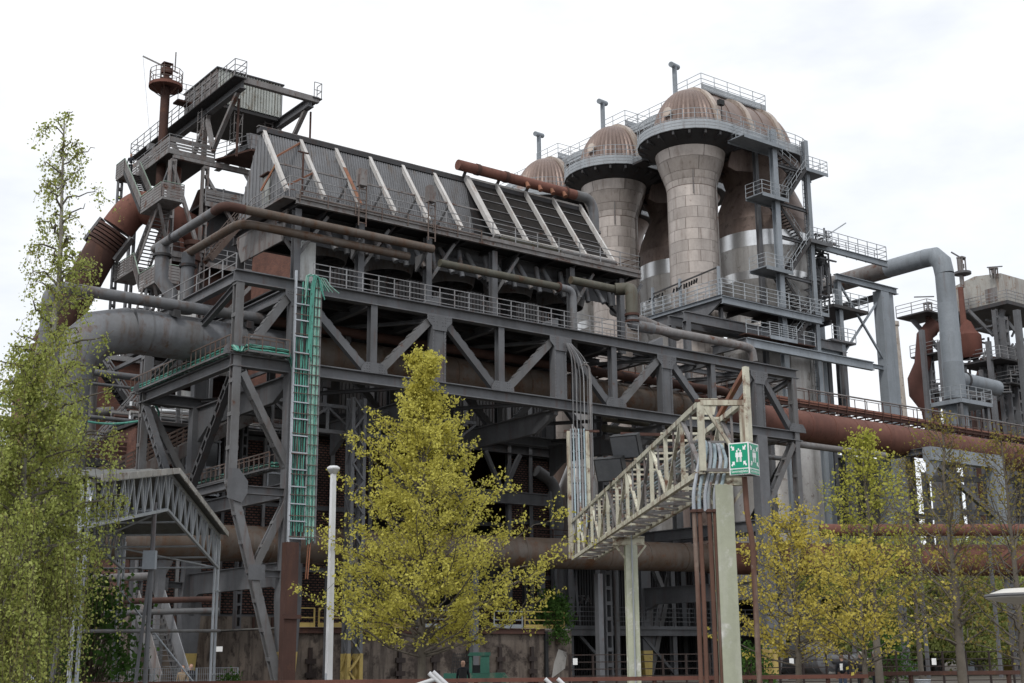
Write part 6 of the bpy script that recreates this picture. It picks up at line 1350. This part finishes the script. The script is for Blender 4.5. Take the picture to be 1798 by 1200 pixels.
o = PD(384, 1140, 70); sgn = MB().beam(o-_r*.2, o+_r*.2, .02, .26).put('small_sign', SIGNW, None); tag(sgn, 'small white sign on the concrete wall behind the shelter leg', 'sign')
# site fence panel near the shelter
FP2 = thing('site_fence', 'light wire site fence panel beside the shelter leg', 'fence', PD(395, 1195, 45))
a = PD(200, 1168, 44); b = PD(418, 1165, 46); a.z = b.z = 0
for t in (0, .32, .66, 1): c = a.lerp(b, t); tube(FP2, 'post', GALV, [(c.x, c.y, 0), (c.x, c.y, 1.4)], .025, n=8)
m = MB()
for k in range(7): m.beam(a+V3(0, 0, .2+.2*k), b+V3(0, 0, .2+.2*k), .012, .012)
for k in range(60): c = a.lerp(b, k/60); m.beam(c, c+V3(0, 0, 1.4), .01, .01, (1, 0, 0))
m.put('wire_mesh', GALV, FP2, kind='stuff')
# steel stair under the shelter
UST = thing('steel_stair', 'steep steel stair descending behind the shelter to the ground', 'stair', PD(280, 1195, 58))
a = PD(282, 1190, 57); b = PD(240, 1075, 62); a.z = .1
MB().stair(a, b, _r, 1.2).put('flight', GREY2, UST)
for s in (0, 1.2): MB().beam(a+_r*s+V3(0, 0, .6), b+_r*s+V3(0, 0, .6), .04, .9).put('side_panel', CLAD if s else GREYR, UST)
for s in (0, 1.2): beam(UST, 'post', GREY2, (b.x+_r.x*s, b.y+_r.y*s, 0), b+_r*s, .15, .15, up=(0, 1, 0))
# ================================================================== people
def person(lab, foot, face, coat, trous, hair=None, h=1.75, arms='down', extra=None):
    k = h/1.75; P_ = thing('person', lab, 'person', foot); f = Vector(face).normalized(); s = Vector((f.y, -f.x, 0)); o = Vector(foot)
    def W(x, y, z): return o+s*(x*k)+f*(y*k)+V3(0, 0, z*k)
    def skin(pts, edges, mt, name, sub=2):
        me = bpy.data.meshes.new(name); me.from_pydata([tuple(W(*p[:3])-o) for p in pts], edges, []); ob = bpy.data.objects.new(name, me); col.objects.link(ob); ob.parent = P_
        sm = ob.modifiers.new('skin', 'SKIN'); sm.use_smooth_shade = True
        for i, p in enumerate(pts):
            v = me.skin_vertices[0].data[i]; v.radius = (p[3]*k, (p[4] if len(p) > 4 else p[3])*k)
        me.skin_vertices[0].data[0].use_root = True
        sb = ob.modifiers.new('sub', 'SUBSURF'); sb.levels = sub; sb.render_levels = sub; me.materials.append(mt); return ob
    # body: pelvis, spine, neck, head, arms, legs as one skin
    if arms == 'bent': ah = [(-.24, .03, 1.12, .05), (-.17, .24, 1.08, .042), (.24, .03, 1.12, .05), (.17, .24, 1.08, .042)]
    else: ah = [(-.25, 0, 1.12, .05), (-.25, .05, .86, .04), (.25, 0, 1.12, .05), (.25, .05, .86, .04)]
    pts = [(0, 0, .95, .15, .12), (0, .01, 1.2, .15, .12), (0, 0, 1.4, .16, .11), (-.18, 0, 1.4, .08), ah[0], ah[1], (.18, 0, 1.4, .08), ah[2], ah[3], (0, .01, 1.5, .065)]
    skin(pts, [(0, 1), (1, 2), (2, 3), (3, 4), (4, 5), (2, 6), (6, 7), (7, 8), (2, 9)], coat, 'jacket')
    skin([(0, 0, .95, .14, .11), (-.09, 0, .86, .095), (-.1, .03, .48, .07), (-.1, -.02, .1, .055), (-.1, .1, .04, .045), (.09, 0, .86, .095), (.1, 0, .48, .07), (.1, -.05, .1, .055), (.1, .06, .04, .045)], [(0, 1), (1, 2), (2, 3), (3, 4), (0, 5), (5, 6), (6, 7), (7, 8)], trous, 'trousers')
    hd = MB(); hd.lathe([(.0, 1.50), (.055, 1.50), (.06, 1.54), (.07, 1.57), (.086, 1.62), (.088, 1.67), (.078, 1.72), (.05, 1.75), (0, 1.76)], (0, 0, 0), 16)
    hd.v = [tuple(W(x, y*1.15+.015, z)) for x, y, z in hd.v]
    hd.add([W(-.014, .10, 1.645), W(.014, .10, 1.645), W(0, .135, 1.615), W(0, .105, 1.60)], [(0, 1, 2), (0, 2, 3), (1, 3, 2)])
    for sx in (-1, 1): hd.add([W(sx*.088, -.01, 1.66), W(sx*.1, -.02, 1.65), W(sx*.098, -.01, 1.6), W(sx*.085, .01, 1.6)], [(0, 1, 2, 3)])
    hb = hd.put('head', SKIN, P_)
    m = MB()
    for sx in (-1, 1): m.box(W(sx*.03-.009, .104, 1.643), W(sx*.03+.009, .112, 1.652))
    m.put('eyes', BLACK, hb); MB().box(W(-.022, .098, 1.573), W(.022, .108, 1.58)).put('mouth', RUSTD, hb)
    if hair:
        hm = MB(); hm.lathe([(.093, 1.63), (.096, 1.68), (.084, 1.735), (.055, 1.768), (0, 1.778)], (0, 0, 0), 16); hm.v = [tuple(W(x, min(y*1.15, .06)+.005, z)) for x, y, z in hm.v]; hm.put('hair', hair, P_)
    for q in (ah[1], ah[3]):
        sg_ = 1 if q[0] > 0 else -1; dn = V3(0, 0, -1) if arms != 'bent' else V3(0, 1, 0)
        hm = MB(); c = (q[0], q[1], q[2])
        def HW(x, l, t): return W(c[0]+x, c[1]+(l if arms == 'bent' else t), c[2]-(0 if arms == 'bent' else l)+(t if arms == 'bent' else 0))
        hm.tube([HW(0, -.02, 0), HW(0, .04, 0), HW(0, .09, .005)], .034*k, 8, r2=.036*k)
        for i_, (fx, fl) in enumerate(((-.027, .07), (-.009, .085), (.009, .08), (.027, .065))): hm.tube([HW(fx, .08, 0), HW(fx, .08+fl*.55, .006), HW(fx, .08+fl, .022)], .0088*k, 6, r2=.007*k)
        hm.tube([HW(-sg_*.03, .03, .01), HW(-sg_*.05, .065, .02), HW(-sg_*.048, .09, .028)], .010*k, 6, r2=.008*k); hm.put('hand', SKIN, P_)
    if extra: extra(P_, W)
    return P_
NAVY = mat('cloth_navy', (.02, .022, .03), None, None, 0, rough=.9); CHAR = mat('cloth_charcoal', (.035, .036, .04), None, None, 0, rough=.9); JEAN = mat('cloth_denim', (.06, .08, .13), None, None, 0, rough=.9)
BROWNH = mat('hair_brown', (.12, .065, .035), None, None, 0, rough=.7); GREYH = mat('hair_grey', (.35, .33, .3), None, None, 0, rough=.7); HIVIS = mat('hivis_yellow', (.6, .75, .04), None, None, 0, rough=.7)
def pack(P_, W): MB().beam(W(0, -.2, 1.0), W(0, -.2, 1.42), .28, .14, up=(0, 1, 0)).put('backpack', CHAR, P_)
def gpt(x, y, d): p = PD(x, y, d); p.z = 0; return p
person('bald man in dark jacket with grey backpack before the green machine', gpt(813, 1170, 50), _d, NAVY, JEAN, None, 1.42+.12, extra=pack)
def pr_back(P_, W): MB().beam(W(0, -.135, 1.12), W(0, -.135, 1.4), .22, .01, up=(0, 1, 0)).put('back_print', SIGNW, P_)
person('brown-haired walker in black hooded top with white print', gpt(1477, 1150, 54), _r*.3+_d, NAVY, JEAN, BROWNH, 1.62, extra=pr_back)
def vest(P_, W): MB().beam(W(.16, .1, .95), W(.16, .12, 1.3), .16, .12, up=(0, 1, 0)).put('hi_vis_cloth', HIVIS, P_)
person('walker in dark coat carrying a bright yellow vest', gpt(1510, 1150, 56), _d, CHAR, CHAR, GREYH, 1.74, 'bent', vest)
person('grey-haired walker in dark coat beside the tree trunk', gpt(1536, 1150, 57), _d-_r*.4, CHAR, NAVY, GREYH, 1.78)
person('crouched-looking visitor in tan jacket behind the site fence', gpt(322, 1165, 50), -_d, mat('cloth_tan', (.3, .22, .14), None, None, 0, rough=.9), CHAR, BROWNH, 1.45)
person('second visitor in dark jacket behind the site fence', gpt(336, 1165, 51), -_d+_r*.3, NAVY, CHAR, BROWNH, 1.5)
pp = V3(35.2, 96.9, 39.3); person('visitor in black standing at the top of the furnace stair', pp, -_d, NAVY, NAVY, BROWNH, 1.75)
# dustbin
c = PD(1620, 1200, 47); DB = thing('dustbin', 'small galvanised litter bin beyond the rear rail', 'bin', (c.x, c.y, 0)); MB().lathe([(.0, .02), (.2, .02), (.27, .75), (.29, .77), (.27, .79), (.24, .75), (0, .7)], (c.x, c.y, 0), 20).put('bin_body', GALV, DB)

# chalked graffiti letters on the shed cladding
cu_ = bpy.data.curves.new('text', 'FONT'); cu_.body = 'CFA'; cu_.align_x = 'CENTER'; cu_.size = 1; cu_.fill_mode = 'NONE'; cu_.bevel_depth = .018
ob = bpy.data.objects.new('text_tmp', cu_); me = ob.to_mesh(); c = PV(1023, 1052, 79.38)
MB().add([(c.x+v.co.x*.95, c.y-v.co.z, c.z-.35+v.co.y*.9) for v in me.vertices], [tuple(p.vertices) for p in me.polygons]).put('graffiti', RAILG, SH); ob.to_mesh_clear(); bpy.data.objects.remove(ob)
# ================================================================== trees and shrubs
def leaf_mat(name, cols, tr=.42):
    m = bpy.data.materials.new(name); m.use_nodes = True; t = m.node_tree; n = t.nodes; l = t.links; n.clear()
    o = n.new('ShaderNodeOutputMaterial'); g = n.new('ShaderNodeNewGeometry'); rp = n.new('ShaderNodeValToRGB')
    e = rp.color_ramp.elements; e[0].color = (*cols[0], 1); e[1].color = (*cols[-1], 1); e[0].position = 0; e[1].position = 1
    for i, c in enumerate(cols[1:-1]): x = e.new((i+1)/(len(cols)-1)); x.color = (*c, 1)
    co = n.new('ShaderNodeTexCoord'); no = n.new('ShaderNodeTexNoise'); no.inputs['Scale'].default_value = 1.3; no.inputs['Detail'].default_value = 3
    l.new(co.outputs['Object'], no.inputs[0]); ad = n.new('ShaderNodeMath'); ad.operation = 'MULTIPLY_ADD'; ad.inputs[1].default_value = .55; l.new(g.outputs['Random Per Island'], ad.inputs[0])
    ml = n.new('ShaderNodeMath'); ml.operation = 'MULTIPLY_ADD'; ml.inputs[1].default_value = .9; ml.inputs[2].default_value = -.22; l.new(no.outputs[0], ml.inputs[0]); l.new(ml.outputs[0], ad.inputs[2]); l.new(ad.outputs[0], rp.inputs[0])
    d = n.new('ShaderNodeBsdfDiffuse'); tl = n.new('ShaderNodeBsdfTranslucent'); mx = n.new('ShaderNodeMixShader'); mx.inputs[0].default_value = tr
    l.new(rp.outputs[0], d.inputs[0]); l.new(rp.outputs[0], tl.inputs[0]); l.new(d.outputs[0], mx.inputs[1]); l.new(tl.outputs[0], mx.inputs[2]); l.new(mx.outputs[0], o.inputs[0])
    return m
LYEL = leaf_mat('leaf_yellow_green', [(.36, .33, .08), (.56, .52, .12), (.68, .64, .17)])
LGOLD = leaf_mat('leaf_gold', [(.38, .32, .08), (.58, .49, .11), (.68, .59, .15)])
LLIME = leaf_mat('leaf_lime', [(.26, .28, .06), (.44, .44, .09), (.56, .54, .13)])
LBIR = leaf_mat('leaf_birch', [(.30, .21, .09), (.29, .32, .09), (.41, .46, .14), (.52, .56, .22)])
LGRN = leaf_mat('leaf_green', [(.03, .06, .02), (.06, .12, .03), (.10, .18, .05)])
LBUD = leaf_mat('leaf_bud', [(.20, .13, .06), (.26, .22, .06), (.34, .32, .09)])
LFAR = leaf_mat('leaf_far', [(.22, .27, .09), (.36, .41, .14), (.46, .48, .2)])
def leaves(name, pts, size, mt, parent, rng, spread, per, base, droop=0., squash=1.):
    """per leaf-sized rhombs scattered round every point"""
    P0 = np.repeat(np.asarray(pts, dtype=float), per, axis=0); n = len(P0)
    P0 = P0 + rng.normal(0, 1, (n, 3))*np.array([spread, spread, spread*squash])
    a = rng.normal(0, 1, (n, 3)); a[:, 2] -= droop; a /= np.linalg.norm(a, axis=1)[:, None]
    b = rng.normal(0, 1, (n, 3)); b -= a*(a*b).sum(1)[:, None]; b /= np.linalg.norm(b, axis=1)[:, None]
    s = size*rng.uniform(.45, 1.5, (n, 1))
    v = np.empty((n, 4, 3)); v[:, 0] = P0; v[:, 1] = P0+a*s*.5+b*s*.36; v[:, 2] = P0+a*s; v[:, 3] = P0+a*s*.5-b*s*.36
    me = bpy.data.meshes.new(name); me.vertices.add(n*4); me.vertices.foreach_set('co', (v.reshape(-1, 3)-np.array(base)).ravel())
    me.loops.add(n*4); me.loops.foreach_set('vertex_index', np.arange(n*4)); me.polygons.add(n); me.polygons.foreach_set('loop_start', np.arange(0, n*4, 4)); me.polygons.foreach_set('loop_total', np.full(n, 4)); me.update()
    me.materials.append(mt); o = bpy.data.objects.new(name, me); col.objects.link(o); o.parent = parent; o['kind'] = 'stuff'; return o
def tree(name, label, cat, base, H, prof, tr, lm, bark, seed, nb=60, per=9, lsize=.11, spread=.12, start=.22, rise=.55, twn=7, dens=1., group=None, bend=.25, twl=.45, droop=0., stems=1, lean=(0, 0)):
    """trunk, limbs whose reach follows the crown profile, twigs with leaf clumps"""
    rng = np.random.default_rng(seed); base = Vector(base); T = thing(name, label, cat, base, group); tw = MB(); tk = MB(); lb = MB(); lp = []
    n = 9; trunk = []
    for i in range(n+1):
        t = i/n; trunk.append(base+V3(lean[0]*t*t+rng.normal(0, bend*.18)*t, lean[1]*t*t+rng.normal(0, bend*.18)*t, H*t*.97))
    tk.tube(trunk, tr, 10, r2=tr*.1)
    def at(t): i = min(n-1, int(t*n)); return trunk[i].lerp(trunk[i+1], t*n-i)
    for k in range(nb):
        t = start+(1-start)*((k+rng.uniform(0, 1))/nb)**1.2*.97; az = k*2.4+rng.normal(0, .35); reach = prof(t)*rng.uniform(.45, 1.2)
        if reach < .12: reach = .12
        d = V3(math.cos(az), math.sin(az), 0); r_ = rise*rng.uniform(.6, 1.4)*(.45+1.3*t) if t < .9 else 1.4; a = at(max(.05, t-.10*rise*reach/H*2)); m_ = 6; pts = [a]
        for j in range(1, m_+1):
            f = j/m_; pts.append(a+d*(reach*f)+V3(0, 0, reach*r_*(f**1.25)-droop*reach*f*f)+V3(*rng.normal(0, .05*reach, 3))*f)
        r0 = max(.012, tr*.27*(1-t)+.01); lb.tube(pts, r0, 5, r2=.006, caps=False)
        for j in range(twn):
            f = rng.uniform(.16, 1.0); i = min(m_-1, int(f*m_)); p = pts[i].lerp(pts[i+1], f*m_-i); ta = az+rng.normal(0, .95); L_ = twl*reach**.5*rng.uniform(.4, 1.2)
            td = V3(math.cos(ta), math.sin(ta), rng.uniform(-.1, .75)-droop); q = p+td*L_*.55+V3(*rng.normal(0, .05, 3)); e = q+td*L_*.45+V3(*rng.normal(0, .06, 3))+V3(0, 0, .08-.3*droop)
            tw.tube([p, q, e], .009, 3, r2=.004, caps=False)
            for u_ in (.45, .7, .85, 1.0):
                if rng.uniform() < dens*(1.05-.45*t): lp.append(tuple(p.lerp(e, u_)))
        for f in (.8, .92, 1.0):
            if rng.uniform() < dens: i = min(m_-1, int(f*m_-.01)); lp.append(tuple(pts[i].lerp(pts[i+1], f*m_-i)))
    tk.put('trunk', bark, T); lb.put('limbs', bark, T, kind='stuff'); tw.put('twigs', TWIG, T, kind='stuff')
    leaves('crown', lp, lsize, lm, T, rng, spread, per, base, droop=.2); return T
def gp0(x, d): p = PD(x, 1190, d); p.z = 0; return p
# yellow maple in the middle
def pm(t): return float(np.interp(t, [.15, .3, .42, .55, .7, .85, .95, 1], [4.4, 4.7, 3.6, 2.4, 1.3, .6, .3, .08]))
tree('maple_tree', 'broad yellow-green maple in front of the retaining wall', 'tree', gp0(740, 46), PD(752, 600, 46).z, pm, .16, LYEL, BARK, 11, nb=125, per=9, lsize=.095, spread=.08, start=.17, twn=12, twl=.55, rise=.6)
# gold and lime trees on the right
def pg(t): return float(np.interp(t, [.2, .4, .6, .8, 1], [2.2, 2.6, 2.2, 1.3, .2]))
tree('maple_tree', 'golden yellow maple beside the gantry leg with yellow foot', 'tree', gp0(1403, 47), PD(1403, 905, 47).z, pg, .13, LGOLD, BARK, 21, nb=64, per=5, lsize=.105, spread=.09, start=.24, twn=8, rise=.55, dens=.85, twl=.55)
tree('maple_tree', 'golden low-branched maple beside the group of walkers', 'tree', gp0(1520, 43), PD(1500, 960, 43).z, pg, .11, LGOLD, BARK, 25, nb=40, per=5, lsize=.105, spread=.09, start=.3, twn=7, rise=.6, dens=.8, twl=.6)
def pt(t): return float(np.interp(t, [.3, .45, .6, .75, .9, 1], [2.2, 2.7, 2.0, 1.0, .45, .08]))
tree('slender_tree', 'tall lime-green tree reaching the red pipe above the walkers', 'tree', gp0(1544, 52), PD(1530, 745, 52).z, pt, .17, LLIME, BARK, 33, nb=66, per=4, lsize=.12, spread=.13, start=.34, rise=.65, twn=8, twl=.75, dens=.8)
def ps(t): return float(np.interp(t, [.2, .4, .6, .8, 1], [2.0, 2.3, 1.7, 1.0, .15]))
tree('sparse_tree', 'sparse budding tree with bare branches before the portal frame', 'tree', gp0(1690, 44), PD(1672, 720, 44).z, ps, .17, LBUD, BARK, 41, nb=66, per=3, lsize=.085, spread=.13, start=.22, rise=.95, twn=8, dens=.55)
tree('sparse_tree', 'thin budding tree behind the mushroom lamp', 'tree', gp0(1800, 40), PD(1790, 750, 40).z, ps, .13, LBUD, BARK, 44, nb=60, per=3, lsize=.085, spread=.13, start=.2, rise=.9, twn=8, dens=.6)
tree('slender_tree', 'bare-twigged slender tree between the lime-green and the sparse trees', 'tree', gp0(1618, 58), PD(1622, 790, 58).z, pt, .13, LBUD, BARK, 47, nb=50, per=3, lsize=.09, spread=.14, start=.25, rise=.9, twn=7, dens=.6)
# far trees beyond the sheds
def pf(t): return 1.5+3.6*math.sin(math.pi*min(1, max(0, t))**.7)
for k, (x, d, ytop, lab) in enumerate(((1452, 112, 1010, 'pale far tree showing beside the open shed'), (1560, 104, 985, 'pale far tree showing behind the lime-green tree trunk'), (1640, 110, 1000, 'pale far tree showing between the trestle posts'), (1722, 102, 985, 'pale far tree showing behind the portal frame leg'), (1800, 106, 975, 'pale far tree showing behind the mushroom lamp'))):
    tree('far_tree', lab, 'tree', gp0(x, d), PD(x, ytop, d).z, pf, .2, LFAR, BARK, 60+k, nb=60, per=8, lsize=.26, spread=.35, start=.12, twn=8, twl=.7, group='far trees beyond the pipes')
# shrubs
def shrub(lab, c, rx, rz, lm, seed, n=260, per=9, ls=.16, name='shrub'):
    rng = np.random.default_rng(seed); c = Vector(c); T = thing(name, lab, 'shrub', c); tw = MB(); lp = []
    for k in range(n):
        az = rng.uniform(0, 6.28); el = rng.uniform(.05, 1.5); rr = rng.uniform(.45, 1)**.6; e = c+V3(math.cos(az)*math.cos(el)*rx*rr, math.sin(az)*math.cos(el)*rx*rr, .1+math.sin(el)*rz*rr)
        if k % 3 == 0: tw.tube([c+V3(rng.normal(0, .1), rng.normal(0, .1), 0), c.lerp(e, .5)+V3(0, 0, .15*rz), e], .02, 4, r2=.006, caps=False)
        lp.append(tuple(e))
    tw.put('stems', TWIG, T, kind='stuff'); leaves('foliage', lp, ls, lm, T, rng, rx*.16, per, c, droop=.2); return T
shrub('dark green shrub growing on the end of the retaining wall', (54.2, 67.6, 3.38), 1.35, 2.2, LGRN, 71, 300, 9, .17)
shrub('weedy trail hanging over the retaining wall end', (54.0, 66.8, 2.4), .8, 1.1, LGRN, 72, 90, 8, .15)
p = gp0(152, 44); shrub('leafy green bush below the birch beside the shelter legs', (p.x, p.y, 0), 1.9, 4.4, LGRN, 73, 420, 10, .16)
p = gp0(405, 45.5); shrub('small weed tuft growing through the site fence', (p.x, p.y, 0), .55, 1.2, LGRN, 74, 90, 8, .1)
p = gp0(1318, 66); shrub('small bush beside the fence and gantry foot', (p.x, p.y, 0), 1.2, 2.0, LGRN, 75, 160, 8, .14)
p = gp0(1560, 78); shrub('green bush behind the fence near the walkers', (p.x, p.y, 0), 1.6, 2.6, LGRN, 76, 200, 8, .18)
# weeping birch at the left
def birch(label, base, H, seed, lean, reach, nb, nstr, per, dens_low=1.):
    rng = np.random.default_rng(seed); base = Vector(base); T = thing('birch_tree', label, 'tree', base); tk = MB(); lb = MB(); tw = MB(); lp = []; n = 10; trunk = []
    for i in range(n+1): t = i/n; trunk.append(base+_r*(lean*t)+_d*(.3*math.sin(3*t))+V3(*rng.normal(0, .06, 2), 0)+V3(0, 0, H*t))
    tk.tube(trunk, .15, 10, r2=.012)
    for k in range(nb):
        t = .18+.8*(k+rng.uniform(0, 1))/nb; i = min(n-1, int(t*n)); a = trunk[i].lerp(trunk[i+1], t*n-i); az = k*2.4+rng.normal(0, .4)
        R_ = reach*(.95-.66*max(0, (t-.42)/.58))*rng.uniform(.45, 1.15) if t > .42 else reach*rng.uniform(.6, 1.15)
        d = V3(math.cos(az), math.sin(az), 0); pts = [a]
        for j in range(1, 7): f = j/6; pts.append(a+d*(R_*f)+V3(0, 0, R_*(1.05*f-.55*f*f))+V3(*rng.normal(0, .05, 3)))
        lb.tube(pts, .05*(1-t)+.014, 5, r2=.006, caps=False)
        ns = int(nstr*(1.3 if t < .5 else .62 if t < .8 else .4))
        for j in range(ns):
            f = rng.uniform(.25, 1); i = min(5, int(f*6)); p = pts[i].lerp(pts[i+1], f*6-i); L_ = rng.uniform(.4, 2.6 if t < .5 else .75); s = [p]; dd = V3(*rng.normal(0, .3, 2), 0)
            m_ = 6
            for q in range(1, m_+1): g_ = q/m_; s.append(p+dd*(g_*.7)+V3(0, 0, .12*math.sin(2*g_)-L_*g_**1.5)+V3(*rng.normal(0, .02, 3)))
            tw.tube(s, .006, 3, r2=.003, caps=False)
            for q in range(1, m_+1): lp += [tuple(s[q]), tuple(s[q-1].lerp(s[q], .5))]
    tk.put('trunk', BARKB, T); lb.put('limbs', BARK, T, kind='stuff'); tw.put('twigs', TWIG, T, kind='stuff'); leaves('crown', lp, .055, LBIR, T, rng, .06, per, base, droop=1.0); return T
birch('tall weeping birch with pale trunk and hanging leafy twigs', gp0(34, 25), PD(70, 205, 25).z, 5, .08, 1.55, 66, 9, 4)
birch('shorter bushy birch hanging over the shelter roof', gp0(-18, 23.5), PD(30, 600, 23.5).z, 8, .35, 1.8, 66, 16, 5)
